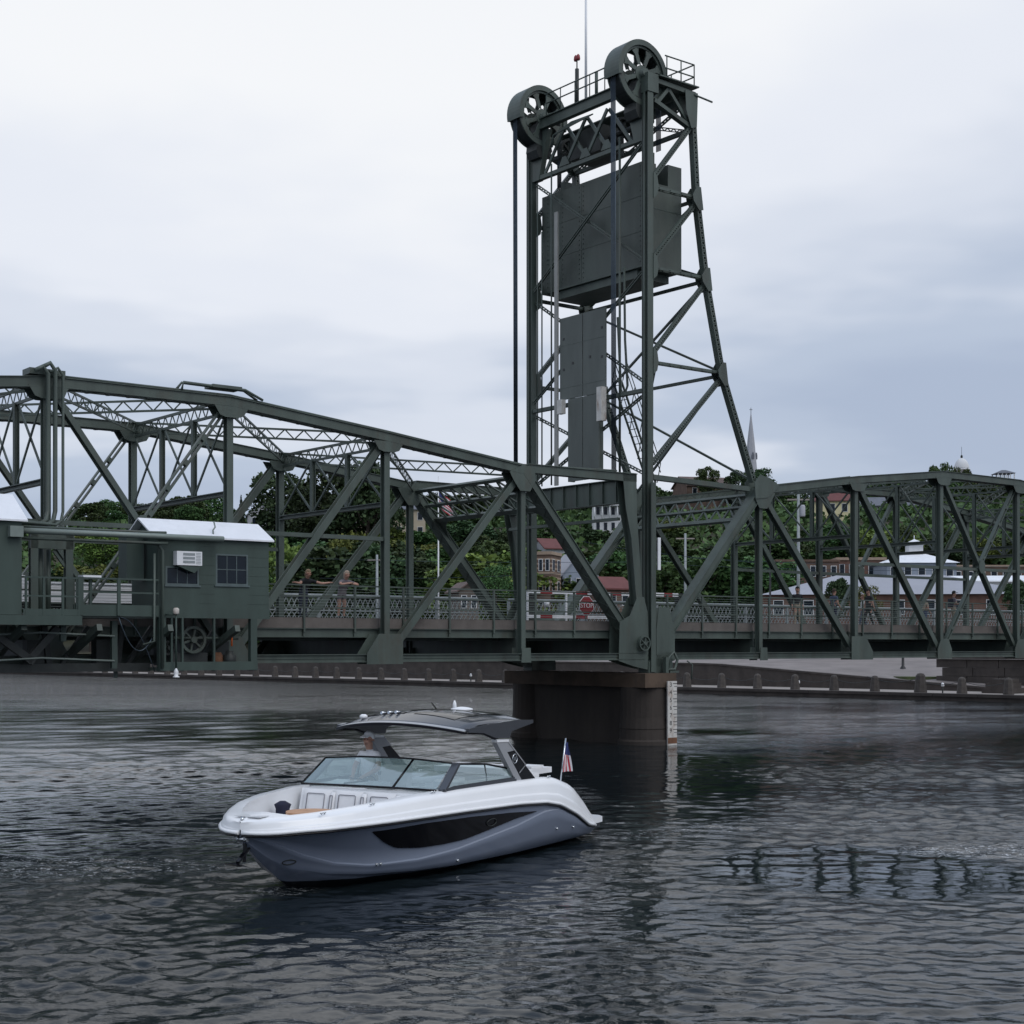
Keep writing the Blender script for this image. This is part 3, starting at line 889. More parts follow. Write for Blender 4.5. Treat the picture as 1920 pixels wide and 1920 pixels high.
# raked ladder with cage
m = MB()
p0, p1 = V((28.2, 3.4, 11.0)), V((26.2, 3.4, 15.2))
for dy in (-.25, .25): m.bar(p0 + V((0, dy, 0)), p1 + V((0, dy, 0)), .06, .08, Y)
for k in range(14):
    c = p0.lerp(p1, (k + .5) / 14); m.tube([c + V((0, -.25, 0)), c + V((0, .25, 0))], .018, 5)
lad = m.build('ladder', ST, tower)
m = MB()
for dy in (-.35, .35):
    for dz in (.45, .85): m.tube([p0 + V((.2, dy, dz)), p1 + V((.2, dy, dz))], .022, 5)
for k in range(5):
    c = p0.lerp(p1, k / 4)
    for dy in (-.35, .35): m.tube([c + V((0, dy, 0)), c + V((.2, dy, .85))], .022, 5)
m.build('ladder_rail', ST, lad)
# foot of the tower: castings, pedestal, hook
for w in (0.0, W):
    m = MB(); m.prism([(24.55, 2.87), (25.9, 2.87), (25.9, 3.25), (25.6, 3.6), (25.05, 3.6), (24.55, 3.3)], w - .3, w + .3); m.build('base_casting', ST, tower)
m = MB(); m.tube([(25.4, -.5, 3.0), (25.5, -.5, 3.5), (25.75, -.5, 3.7), (25.95, -.5, 3.4), (25.8, -.5, 3.0), (25.4, -.5, 3.0)], .06, 8); m.build('winch_frame', ST, tower)
m = MB(); m.box((25.45, -.6, 2.87), (25.95, -.4, 2.95)); m.box((25.2, -.62, 2.87), (25.35, -.45, 3.5)); m.build('winch_frame', ST, tower)
m = MB(); m.tube([(26.05, -1.2, 2.6), (26.1, -1.2, 3.2), (25.9, -1.1, 3.35)], .03, 6); m.build('conduit', ST, tower)
m = MB(); m.box((TL + .25, -.35, 7.0), (TL + .4, -.27, 8.3)); o = m.build('clearance_board', MAT['white_paint'], tower)

# ---- counterweight
cw = thing('counterweight', 'large dark grey-green box counterweight hanging inside the lift tower', 'counterweight', (26.3, W / 2, 19.4))
m = MB(); m.box((25.25, 1.55, 19.45), (27.4, 7.3, 23.75)); m.build('block', PL, cw)
m = MB(); m.prism([(25.25, 19.45), (27.4, 19.45), (27.4, 23.85), (26.62, 23.85), (26.62, 22.95), (25.95, 22.95), (25.95, 23.75), (25.25, 23.75)], .75, 1.549); m.build('block', PL, cw)
m = MB(); m.box((25.238, 4.62, 19.5), (25.25, 4.66, 23.7)); m.box((25.238, .77, 19.45), (25.25, 7.03, 19.53)); m.build('seam', ST, cw)
m = MB(); m.box((25.28, .74, 21.9), (27.38, .75, 21.94)); m.build('seam', ST, cw)
m = MB(); m.box((25.4, 1.3, 19.1), (27.2, 6.6, 19.44)); m.build('lower_frame', ST, cw)
m = MB(); m.box((25.7, 1.0, 23.755), (26.1, 1.3, 24.3)); m.build('hanger', ST, cw)
m = MB(); m.box((25.7, W - 1.2, 23.755), (26.1, W - .9, 24.3)); m.build('hanger', ST, cw)

m = MB()
for zz in (20.9, 22.35): m.box((25.236, .8, zz), (25.249, 7.0, zz + .03))
for yy in (2.6, 6.0): m.box((25.237, yy, 19.55), (25.249, yy + .03, 23.7))
m.build('seam', ST, cw)
m = MB()
for yy in (.95, 2.5, 4.52, 4.78, 5.9, 6.9):
    for k in range(20): m.cbox((25.243, yy, 19.7 + k * .205), (.03, .045, .045))
m.build('rivet_row', ST, cw, kind='stuff')
# ---- pier
pier = thing('bridge_pier', 'dark stained concrete pier rising from the water under the lift tower', 'pier', (24.8, W / 2, -1.5))
def stadium(s0, w0, w1, r, n=10):
    pts = []
    for k in range(n + 1):
        t = math.pi + math.pi * k / n; pts.append((s0 + r * math.cos(t), w0 + r * math.sin(t)))
    for k in range(n + 1):
        t = math.pi * k / n; pts.append((s0 + r * math.cos(t), w1 + r * math.sin(t)))
    return pts
PC = MAT['pier_concrete']
def loft(m, rings):
    n = len(rings[0][0]); vs = []; fs = []
    for poly, z in rings: vs += [(a, b, z) for a, b in poly]
    for i in range(len(rings) - 1):
        for k in range(n):
            k2 = (k + 1) % n; fs.append((i * n + k, i * n + k2, (i + 1) * n + k2, (i + 1) * n + k))
    fs.append(tuple(reversed(range(n)))); fs.append(tuple((len(rings) - 1) * n + k for k in range(n)))
    m.add(vs, fs)
for w in (.12, W - .3):
    m = MB()
    circ = lambda r: [(24.72 + r * math.cos(2 * math.pi * k / 28), w + r * math.sin(2 * math.pi * k / 28)) for k in range(28)]
    loft(m, [(circ(1.12), -1.5), (circ(1.10), .15), (circ(1.02), .22), (circ(1.0), .62), (circ(1.02), .66), (circ(.98), 1.1), (circ(.96), 2.3)])
    m.build('shaft', PC, pier)
m = MB(); m.box((24.1, .1, -1.5), (25.3, W - .3, 2.3)); m.build('web_wall', PC, pier)
m = MB(); m.prism([(23.8, -.9), (25.5, -.9), (25.5, W + .7), (23.8, W + .7)], 2.301, 2.86, 'z'); m.build('pier_cap', MAT['pier_cap'], pier)
# ---- gauge board
def text_mesh(s, size, name, matl, parent, mtx, ext=.002):
    cu = bpy.data.curves.new('txt', 'FONT'); cu.body = s; cu.size = size; cu.align_x = 'CENTER'; cu.align_y = 'CENTER'; cu.extrude = ext
    o = bpy.data.objects.new('txt', cu); COL.objects.link(o)
    bpy.context.view_layer.update()
    me = bpy.data.meshes.new_from_object(o.evaluated_get(bpy.context.evaluated_depsgraph_get()))
    bpy.data.objects.remove(o, do_unlink=True)
    me.transform(mtx); me.materials.clear(); me.materials.append(matl); me.name = name
    q = bpy.data.objects.new(name, me); COL.objects.link(q); q.parent = parent
    return q
GP = (26.0, -1.36, 0)
gauge = thing('water_gauge', 'white painted water level gauge board with numbers on the pier end', 'gauge', (25.12, -1.0, 0))
m = MB(); m.box((24.88, -1.06, -.3), (25.38, -1.0, 2.55)); m.build('board', MAT['gauge_white'], gauge)
RX = Matrix.Rotation(RAD(90), 4, 'X')
for k, ch in enumerate('3456789'):
    z = 2.40 - k * .305
    text_mesh(ch, .25, 'numeral', MAT['black_paint'], gauge, Matrix.Translation((-.08, -.064, z)) @ RX)
    m = MB(); m.box((25.16, -1.065, z + .04), (25.38, -1.06, z + .065)); m.box((25.22, -1.065, z - .08), (25.38, -1.06, z - .06)); m.build('graduation', MAT['black_paint'], gauge)
m = MB(); m.box((24.88, -1.064, .06), (25.38, -1.061, .3)); m.build('rust_band', MAT['rust'], gauge)
m = MB(); m.box((25.0, -1.0, 1.0), (25.2, -.8, 1.1)); m.box((25.0, -1.0, 2.2), (25.2, -.8, 2.3)); m.build('bracket', MAT['dark_iron'], gauge)
# ------------------------------------------------------------------ cabins and machinery platform on the lift span
CG = MAT['cabin_green']
def window(root, x0, x1, z0, z1, y, nx, nz, frame_m=None):
    fm = frame_m or MAT['frame_green']
    m = MB(); t = .05
    m.box((x0, y - .03, z0), (x1, y + .02, z0 + t)); m.box((x0, y - .03, z1 - t), (x1, y + .02, z1)); m.box((x0, y - .03, z0 + t), (x0 + t, y + .02, z1 - t)); m.box((x1 - t, y - .03, z0 + t), (x1, y + .02, z1 - t))
    m.box((x0 - .05, y - .07, z0 - .05), (x1 + .05, y, z0))
    wo = m.build('window', fm, root)
    iw, ih = (x1 - x0 - 2 * t) / nx, (z1 - z0 - 2 * t) / nz
    for i in range(nx):
        for j in range(nz):
            a, b = x0 + t + i * iw, z0 + t + j * ih
            k = MB(); k.box((a + .012, y - .012, b + .012), (a + iw - .012, y - .004, b + ih - .012)); k.build('pane', MAT['window_glass'], wo)
    k = MB()
    for i in range(1, nx): k.box((x0 + t + i * iw - .012, y - .02, z0 + t), (x0 + t + i * iw + .012, y + .0, z1 - t))
    for j in range(1, nz): k.box((x0 + t, y - .021, z0 + t + j * ih - .012), (x1 - t, y + .001, z0 + t + j * ih + .012))
    k.build('mullion', fm, wo)
    return wo
def cabin(name, label, x0, x1, y0, y1, z0, ze, zr, wins):
    c = thing(name, label, 'cabin', ((x0 + x1) / 2, (y0 + y1) / 2, z0))
    ym = (y0 + y1) / 2
    # walls (front, back, ends), each its own mesh; the front one has real openings
    cuts = sorted(w[0] for w in wins)
    m = MB()
    xs = [x0]
    for (a, b, za, zb, nx, nz) in sorted(wins):
        m.box((xs[-1], y0, z0), (a, y0 + .08, ze)); m.box((a, y0, z0), (b, y0 + .08, za)); m.box((a, y0, zb), (b, y0 + .08, ze)); xs.append(b)
    m.box((xs[-1], y0, z0), (x1, y0 + .08, ze)); m.build('wall', CG, c)
    m = MB(); m.box((x0, y1 - .08, z0), (x1, y1, ze)); m.build('wall', CG, c)
    for a in (x0, x1 - .08):
        m = MB(); m.prism([(y0 + .081, z0), (y1 - .081, z0), (y1 - .081, ze), (ym, zr - .05), (y0 + .081, ze)], a, a + .08, 'x'); m.build('wall', CG, c)
    m = MB(); m.box((x0 + .1, y0 + .1, z0), (x1 - .1, y1 - .1, z0 + .05)); m.build('floor', MAT['dark_iron'], c)
    ov = .14
    for sg, ya in ((-1, y0), (1, y1)):
        m = MB()
        sl = (zr - ze) / (ym - y0)
        yo = ya + sg * ov; zo = ze - ov * sl
        a, b = x0 - .22, x1 + .12
        vs = [(a, yo, zo), (b, yo, zo), (b, ym, zr), (a, ym, zr), (a, yo, zo + .05), (b, yo, zo + .05), (b, ym, zr + .05), (a, ym, zr + .05)]
        m.add(vs, [(0, 3, 2, 1), (4, 5, 6, 7), (0, 1, 5, 4), (1, 2, 6, 5), (2, 3, 7, 6), (3, 0, 4, 7)])
        m.build('roof', MAT['roof_white'], c, recalc=True)
    for (a, b, za, zb, nx, nz) in wins:
        window(c, a, b, za, zb, y0 + .03, nx, nz)
    return c
cab = cabin('operator_cabin', 'green cabin with white gable roof, two windows and an air conditioner', 2.42, 6.15, -2.6, -.75, 4.86, 7.28, 7.78, [(2.68, 3.76, 5.79, 6.35, 3, 1), (4.33, 5.42, 5.83, 6.78, 3, 2)])
m = MB(); m.box((2.92, -2.86, 6.38), (3.74, -2.5, 6.80)); ac = m.build('air_conditioner', MAT['white_paint'], cab)
m = MB()
for k in range(3): m.box((3.12, -2.872, 6.45 + k * .115), (3.50, -2.861, 6.52 + k * .115))
m.build('vent', MAT['rail_grey'], ac)
m = MB()
for k in range(8): m.box((3.54, -2.868, 6.43 + k * .045), (3.70, -2.861, 6.445 + k * .045))
m.build('grille', MAT['rail_grey'], ac, kind='stuff')
m = MB(); m.prism([(2.95, 6.36), (3.7, 6.36), (3.5, 6.15)], -2.84, -2.62); m.build('bracket', CG, ac)
for k in range(7):
    zz = 5.25 + k * .29
    m = MB(); m.box((2.42, -2.606, zz), (2.66, -2.601, zz + .012)); m.box((5.44, -2.606, zz), (6.15, -2.601, zz + .012)); m.box((3.78, -2.606, zz), (4.31, -2.601, zz + .012)); m.build('siding_joint', CG, cab)
m = MB(); m.box((2.42, -2.66, 4.80), (6.15, -2.601, 5.10)); m.build('skirt', CG, cab)
m = MB(); m.tube([(4.3, -2.5, 7.3), (4.28, -2.5, 7.5), (4.38, -2.45, 7.6), (4.36, -2.4, 7.78)], .025, 6); m.build('roof_conduit', MAT['galvanised'], cab)
cab2 = cabin('operator_cabin', 'green cabin with white roof cut off by the left edge of the picture', -6.0, -1.9, -3.2, -1.1, 4.83, 7.5, 8.2, [(-4.6, -3.6, 5.8, 6.8, 3, 2)])
m = MB(); m.box((-2.3, -3.42, 6.97), (-1.93, -3.21, 7.27)); m.build('floodlight', MAT['galvanised'], cab2)

plat = thing('machinery_platform', 'green steel platform with railings and winch gears below the two cabins', 'platform', (2.0, -2.0, 3.1))
# floors and fascia beams
m = MB(); m.box((-6.2, -3.3, 4.55), (-.2, -3.2, 4.82)); m.build('fascia_beam', CG, plat)
m = MB(); m.box((-6.2, -3.2, 4.70), (-.2, -.6, 4.80)); m.build('floor_plate', ST, plat)
m = MB(); m.box((-.3, -3.2, 4.55), (-.2, -.6, 4.69)); m.build('fascia_beam', CG, plat)
m = MB(); m.box((-.19, -2.68, 4.83), (2.42, -2.60, 5.16)); m.build('fascia_beam', CG, plat)
m = MB(); m.box((-.19, -2.59, 4.78), (2.40, -.6, 4.85)); m.build('floor_plate', ST, plat)
for x in (-.1, .02, 1.15): 
    m = MB(); m.box((x - .05, -2.74, 4.85), (x + .05, -2.685, 5.95)); m.build('railing_post', CG, plat)
for z in (5.92, 5.52):
    m = MB(); m.box((-.1, -2.72, z - .025), (2.4, -2.69, z + .025)); m.build('railing_rail', CG, plat)
for x in (-1.8, -1.3, -.75, -.28):
    m = MB(); m.box((x - .03, -3.28, 4.82), (x + .03, -3.22, 5.9)); m.build('railing_post', CG, plat)
for z in (5.88, 5.36):
    m = MB(); m.box((-1.88, -3.27, z - .025), (-.25, -3.23, z + .025)); m.build('railing_rail', CG, plat)
m = MB(); m.box((-1.88, -3.27, 4.825), (-.25, -3.24, 5.0)); m.build('kick_plate', CG, plat)
# upright machinery frames between the cabins
for x in (-.9, .15):
    m = MB(); m.hsec((x, -1.4, 4.82), (x, -1.4, 7.4), .22, .2, Y, .03); m.build('frame_post', ST, plat)
m = MB(); m.box((-1.0, -1.5, 6.8), (.3, -1.3, 7.35)); m.build('frame_beam', ST, plat)
m = MB(); m.bar((-.3, -1.4, 6.75), (.12, -1.4, 6.2), .08, .08, Y); m.build('frame_brace', ST, plat)
m = MB(); m.tube([(-.55, -1.0, 4.85), (-.55, -1.0, 7.3)], .1, 8); m.tube([(-.3, -1.0, 4.85), (-.3, -1.0, 6.8)], .07, 8); m.build('duct', ST, plat)
m = MB(); m.box((1.75, -1.9, 5.95), (2.3, -1.3, 7.3)); m.build('control_cabinet', CG, plat)
m = MB(); m.box((.2, -2.4, 5.95), (.75, -2.0, 6.02)); o = m.build('desk_top', MAT['roof_white'], plat)
m = MB(); m.box((.45, -2.25, 4.86), (.53, -2.17, 5.95)); m.build('desk_leg', CG, plat)
# pipes
for y, z, r in ((-2.95, 7.18, .085), (-2.9, 6.98, .045), (-2.8, 7.3, .04)):
    m = MB(); m.tube([(-1.9, y, z), (2.2, y, z + .02), (4.4 if r > .06 else 2.6, y, z + .03)], r, 8); m.build('pipe', MAT['galvanised'] if r > .06 else ST, plat)
m = MB(); m.tube([(2.0, -2.75, 7.0), (2.35, -2.75, 6.98), (2.5, -2.75, 6.8), (2.5, -2.75, 3.3)], .05, 8); m.build('pipe', ST, plat)
m = MB(); m.tube([(2.25, -2.75, 6.7), (2.25, -2.75, 4.1), (1.9, -2.7, 4.0)], .035, 8); m.build('pipe', ST, plat)
# lower machinery bay
for x in (2.55, 2.85, 3.2, 4.25, 5.6):
    wd = .22 if x in (2.55, 5.6) else .06
    m = MB(); m.box((x - wd / 2, -2.66, 3.2), (x + wd / 2, -2.6 + wd * .5, 4.80)); m.build('hanger_post', CG, plat)
m = MB(); m.box((2.45, -2.72, 3.22), (5.7, -2.60, 3.48)); m.build('base_beam', CG, plat)
m = MB(); m.box((2.45, -2.59, 3.22), (5.7, -.6, 3.30)); m.build('floor_plate', ST, plat)
spoked_wheel(plat, (3.85, -2.0, 4.15), .42, .16, 'gear_wheel', ST, 6, .2)
spoked_wheel(plat, (3.15, -1.7, 3.9), .22, .2, 'gear_wheel', MAT['dark_iron'], 5, .25)
m = MB(); m.tube([(3.2, -2.0, 4.2), (5.4, -2.0, 4.2)], .05, 8); m.build('shaft', ST, plat)
m = MB(); m.box((3.2, -1.9, 3.31), (4.4, -1.3, 3.75)); m.build('motor', MAT['dark_iron'], plat)
m = MB(); m.lathe([(.2, 0), (.2, .35), (.12, .4), (.12, .5)], (5.05, -2.1, 3.31), 12); m.build('motor', MAT['dark_iron'], plat)
m = MB(); m.lathe([(.2, 0), (.18, .3), (.1, .45)], (4.75, -1.9, 3.31), 12); m.build('motor', MAT['rust'], plat)
m = MB(); m.tube([(5.02, -2.3, 3.95), (5.03, -2.3, 4.3), (5.04, -2.3, 4.5)], [.03, .022, .008], 8); m.build('marker_cone', MAT['orange'], plat)
# bay under the left cabin
for x in (-.35, 1.2):
    m = MB(); m.box((x - .08, -2.3, 3.3 if x > 0 else 4.1), (x + .08, -2.15, 4.7)); m.build('hanger_post', CG, plat)
m = MB(); m.bar((-2.6, -2.2, 4.5), (-1.2, -2.2, 3.5), .2, .2, Y); m.bar((-.5, -2.2, 4.5), (-1.4, -2.2, 3.5), .2, .2, Y); m.build('frame_brace', MAT['dark_iron'], plat)
m = MB(); m.box((-6.0, -1.9, 3.2), (2.5, -1.7, 3.45)); m.build('base_beam', MAT['dark_iron'], plat)
for z in (4.35, 3.62):
    m = MB(); m.tube([(-3, -2.3, z - .1), (-1, -2.3, z), (1.2, -2.3, z - .1)], .03, 6); m.build('pipe', MAT['galvanised'], plat)
m = MB()
m.tube([(1.15 + 1.05 * t, -2.7, 4.8 - 2.6 * t * (1 - t) - .6 * t) for t in [k / 10 for k in range(11)]], .018, 5)
m.tube([(1.2 + 1.1 * t, -2.65, 4.8 - 1.6 * t * t) for t in [k / 10 for k in range(11)]], .015, 5)
m.build('hanging_cable', MAT['cable'], plat)
m = MB(); m.box((1.5, -1.6, 3.0), (1.6, -1.5, 4.7)); m.build('hanger_post', ST, plat)
rr = random.Random(3)
for k in range(16):
    x = -5.0 + k * .68; y = -1.3 + .5 * rr.random(); z0 = 3.2 + .2 * rr.random()
    m = MB()
    if k % 3 == 0: m.box((x, y, z0), (x + .5, y + .4, z0 + .5 + .5 * rr.random()))
    elif k % 3 == 1: m.hsec((x, y, 3.2), (x + .4 * (rr.random() - .5), y, 4.6), .16, .16, Y, .03)
    else: m.bar((x - .3, y, 3.4), (x + .5, y, 4.55), .12, .12, Y)
    m.build('support_frame', MAT['dark_iron'], plat)
for k in range(5):
    x = -4.0 + k * 2.2
    m = MB(); m.bar((x, -.3, 3.5), (x, -3.1, 4.5), .16, .2, Z); m.build('cantilever_bracket', ST, plat)
nav = thing('navigation_light', 'small white navigation light hanging on a pole below the green cabin', 'light', (2.87, -2.9, 3.0))
m = MB(); m.tube([(2.87, -2.9, 3.3), (2.87, -2.9, 4.95)], .03, 8); m.tube([(2.87, -2.9, 4.9), (2.62, -2.7, 4.9)], .025, 6); m.build('pole', CG, nav)
m = MB(); m.lathe([(.07, 0), (.09, .03), (.09, .16), (.05, .2)], (2.87, -2.9, 4.9), 12); m.build('junction_box', MAT['gauge_white'], nav)
m = MB(); m.lathe([(.10, 0), (.10, .03), (.06, .05), (.07, .13), (.07, .18), (.035, .25), (.02, .28)], (2.87, -2.9, 3.02), 14); m.build('lantern', MAT['white_paint'], nav)

# ------------------------------------------------------------------ things on the deck
stop = thing('stop_sign', 'red octagonal STOP sign on the near side of the bridge deck', 'sign', (22.35, .98, 4.9))
m = MB(); m.tube([(22.35, .99, 4.62), (22.35, .99, 5.9)], .025, 8); m.build('post', MAT['galvanised'], stop)
oc = lambda r: [(22.35 + r * math.cos(t), 5.55 + r * math.sin(t)) for t in [math.pi / 8 + k * math.pi / 4 for k in range(8)]]
m = MB(); m.prism(oc(.40), .945, .96); m.build('border', MAT['white_paint'], stop)
m = MB(); m.prism(oc(.375), .938, .9445); m.build('face', MAT['red_paint'], stop)
text_mesh('STOP', .28, 'lettering', MAT['white_paint'], stop, Matrix.Translation((0, -.046, .65)) @ RX)
gate = thing('barrier_gate', 'red and white striped barrier gate frame across the bridge deck', 'barrier', (20.4, 2.2, 4.88))
for z in (6.1, 5.12):
    for k in range(9):
        a = 20.35 + k * .62
        m = MB(); m.box((a, 2.15, z - .06), (a + .615, 2.21, z + .06)); m.build('stripe', MAT['red_paint'] if k % 3 == 1 else MAT['white_paint'], gate)
for a in (20.3, 22.3, 25.95):
    m = MB(); m.box((a, 2.14, 4.87), (a + .06, 2.22, 6.16)); m.build('upright', MAT['white_paint'], gate)
m = MB(); m.box((20.45, 2.25, 4.87), (20.85, 2.6, 6.0)); m.build('drive_box', MAT['dark_iron'], gate)
m = MB(); m.lathe([(.02, 0), (.11, .05), (.11, .2), (.02, .25)], (21.25, 2.1, 5.5), 10); m.build('lamp', MAT['white_paint'], gate)
gate2 = thing('barrier_gate', 'short red and white striped barrier arm just right of the tower leg', 'barrier', (26.2, 2.2, 4.88))
for k in range(5):
    a = 26.25 + k * .5
    m = MB(); m.box((a, 2.15, 6.05), (a + .495, 2.21, 6.2)); m.build('stripe', MAT['red_paint'] if k % 2 == 1 else MAT['white_paint'], gate2)
m = MB(); m.box((28.6, 2.12, 4.87), (28.85, 2.4, 6.2)); m.build('upright', MAT['dark_iron'], gate2)
for k, x in enumerate((26.3, 26.6, 26.9)):
    m = MB(); m.bar((x, 2.18, 5.5), (x + .35, 2.18, 5.9), .05, .02, Y); m.build('brace', MAT['white_paint'], gate2)

# white box truck seen between the cabins
tr = thing('delivery_truck', 'white box truck on the bridge deck seen between the two cabins', 'truck', (1.6, 3.6, 4.87))
m = MB(); m.box((.4, 2.6, 5.35), (4.3, 4.4, 5.95)); m.build('cargo_bed', MAT['white_paint'], tr)
m = MB(); m.box((.35, 2.55, 5.955), (4.35, 4.45, 6.02)); m.build('roof_rail', MAT['roof_white'], tr)
m = MB(); m.prism([(-1.5, 5.35), (.35, 5.35), (.35, 6.2), (-.2, 6.25), (-.7, 5.85), (-1.5, 5.75)], 2.65, 4.35); m.build('cab', MAT['white_paint'], tr)
m = MB(); m.prism([(-.62, 5.85), (-.2, 6.18), (.2, 6.15), (.2, 5.85)], 2.638, 2.649); m.build('side_window', MAT['window_glass'], tr)
for x in (-.8, 3.4):
    for y in (2.62, 4.18):
        m = MB(); m.tube([(x, y, 5.25), (x, y + .2, 5.25)], .36, 18); o = m.build('tyre', MAT['black_paint'], tr)
        m = MB(); m.tube([(x, y - .01, 5.25), (x, y + .21, 5.25)], .2, 14); m.build('rim', MAT['galvanised'], o)
m = MB(); m.box((-1.4, 2.8, 5.2), (4.2, 4.2, 5.35)); m.build('chassis', MAT['dark_iron'], tr)

# ------------------------------------------------------------------ people
def cloth(name, c, r=.85): return MAT.get(name) or mat(name, c, r, 0, .15, 9)
def person(label, at, fr, face, pose, top, legs, hair_c, scale=1.0, hat=None, long_hair=False, bag=False, shorts=False, cat='person'):
    """one continuous skinned body; local +x is where the person faces"""
    nodes = {}
    edges = []
    def nd(n, p, r, c, par=None):
        nodes[n] = (V(p), r, c)
        if par: edges.append((par, n))
    P = pose
    nd('pelvis', P.get('pelvis', (0, 0, .95)), .135, 'l')
    nd('waist', P.get('waist', (0, 0, 1.10)), .125, 't', 'pelvis')
    nd('chest', P.get('chest', (0, 0, 1.30)), .15, 't', 'waist')
    nd('neck0', P.get('neck0', (0, 0, 1.46)), .075, 't', 'chest')
    nd('neck1', P.get('neck1', (.01, 0, 1.53)), .055, 's', 'neck0')
    nd('head0', P.get('head0', (.03, 0, 1.62)), .085, 's', 'neck1')
    nd('head1', P.get('head1', (.025, 0, 1.70)), .092, 's', 'head0')
    nd('head2', P.get('head2', (.015, 0, 1.77)), .06, 's', 'head1')
    nz = nodes['head0'][0]
    nd('nose', (nz + V((.115, 0, .035))), .014, 's', 'head0')
    for s, sg in (('L', 1), ('R', -1)):
        nd('ear' + s, nodes['head1'][0] + V((-.005, sg * .098, -.03)), .015, 's', 'head1')
        nd('sh' + s, P.get('sh' + s, (0, sg * .19, 1.41)), .07, 't', 'chest')
        nd('el' + s, P.get('el' + s, (-.02, sg * .25, 1.12)), .048, 't' if not P.get('bare') else 's', 'sh' + s)
        nd('wr' + s, P.get('wr' + s, (.06, sg * .25, .88)), .033, 's', 'el' + s)
        w = nodes['wr' + s][0]; d = (w - nodes['el' + s][0]).normalized()
        sd_ = d.cross(V((0, 0, 1)))
        sd_ = V((0, 1, 0)) if sd_.length < .1 else sd_.normalized()
        if abs(d.z) > .8: sd_ = V((1, 0, 0))
        nd('pm' + s, w + d * .075, .036, 's', 'wr' + s)
        cu = V((0, 0, -1)) if abs(d.z) < .8 else V((.5, -sg * .6, 0))
        for k, ln in enumerate((.065, .078, .072, .055)):
            a = w + d * .12 + sd_ * (.030 - .020 * k)
            nd('f%d%s' % (k, s), a, .010, 's', 'pm' + s)
            nd('g%d%s' % (k, s), a + d * ln * .7 + cu * ln * .35, .008, 's', 'f%d%s' % (k, s))
        nd('th' + s, w + d * .06 + sd_ * .052, .011, 's', 'pm' + s)
        nd('tt' + s, w + d * .10 + sd_ * .066 + cu * .01, .009, 's', 'th' + s)
        nd('hp' + s, P.get('hp' + s, (0, sg * .09, .90)), .105, 'l', 'pelvis')
        nd('kn' + s, P.get('kn' + s, (.02, sg * .10, .50)), .065, 'l' if not shorts else 's', 'hp' + s)
        nd('an' + s, P.get('an' + s, (-.01, sg * .11, .09)), .042, 'l' if not shorts else 's', 'kn' + s)
        nd('to' + s, nodes['an' + s][0] + V((.15, sg * .02, -.05)), .04, 'b', 'an' + s)
    names = list(nodes)
    idx = {n: i for i, n in enumerate(names)}
    me = bpy.data.meshes.new('person')
    me.from_pydata([nodes[n][0] for n in names], [(idx[a], idx[b]) for a, b in edges], [])
    o = bpy.data.objects.new('person', me); COL.objects.link(o)
    md = o.modifiers.new('skin', 'SKIN'); md.use_smooth_shade = True
    for i, n in enumerate(names):
        sv = me.skin_vertices[0].data[i]
        r = nodes[n][1]
        sv.radius = (r, r)
        if n in ('chest', 'waist', 'pelvis'): sv.radius = (r * 1.15, r * .85)
        sv.use_root = (n == 'pelvis')
    sb = o.modifiers.new('sub', 'SUBSURF'); sb.levels = 1; sb.render_levels = 1
    bpy.context.view_layer.update()
    me2 = bpy.data.meshes.new_from_object(o.evaluated_get(bpy.context.evaluated_depsgraph_get()))
    bpy.data.objects.remove(o, do_unlink=True)
    me2.materials.clear()
    cm = {'t': top, 'l': legs, 's': MAT['skin'], 'b': MAT['black_paint']}
    keys = ['t', 'l', 's', 'b']
    for k in keys: me2.materials.append(cm[k])
    arr = [(nodes[n][0], nodes[n][2]) for n in names]
    for p in me2.polygons:
        c = p.center
        best = min(arr, key=lambda a: (a[0] - c).length_squared)
        p.material_index = keys.index(best[1]); p.use_smooth = True
    o = bpy.data.objects.new('person', me2); COL.objects.link(o)
    o.location = to_world(at, fr); o.rotation_euler = (0, 0, face); o.scale = (scale,) * 3
    tag(o, label, cat)
    h = nodes['head1'][0]
    # hair / hat as children, shaped caps around the skull
    m = MB()
    n = 14
    rings = []
    for j in range(7):
        ph = RAD(-30 + 20 * j)
        for k in range(n):
            t = 2 * math.pi * k / n
            lowf = 1.0
            z = math.sin(ph) * .115 + .025
            fr_ = math.cos(t) > .35 and ph < RAD(20)
            r = (.104 if not fr_ else .07) * math.cos(ph)
            rings.append((h.x + r * math.cos(t) * 1.08 - .008, h.y + r * math.sin(t), h.z + z))
    fs = []
    for j in range(6):
        for k in range(n):
            k2 = (k + 1) % n; fs.append((j * n + k, j * n + k2, (j + 1) * n + k2, (j + 1) * n + k))
    m.add(rings, fs, 0, True)
    m.f.append(tuple(6 * n + k for k in range(n))); m.m.append(0); m.sm.append(True)
    hm = cloth('hair_%s' % hat if hat else 'hair_%d' % int(sum(hair_c) * 1000), hair_c)
    if long_hair:
        m.tube([(h.x - .05, h.y, h.z + .05), (h.x - .09, h.y, h.z - .08), (h.x - .1, h.y, h.z - .22)], [.09, .085, .05], 10)
    q = m.build('hair' if not hat else 'cap', hm, o)
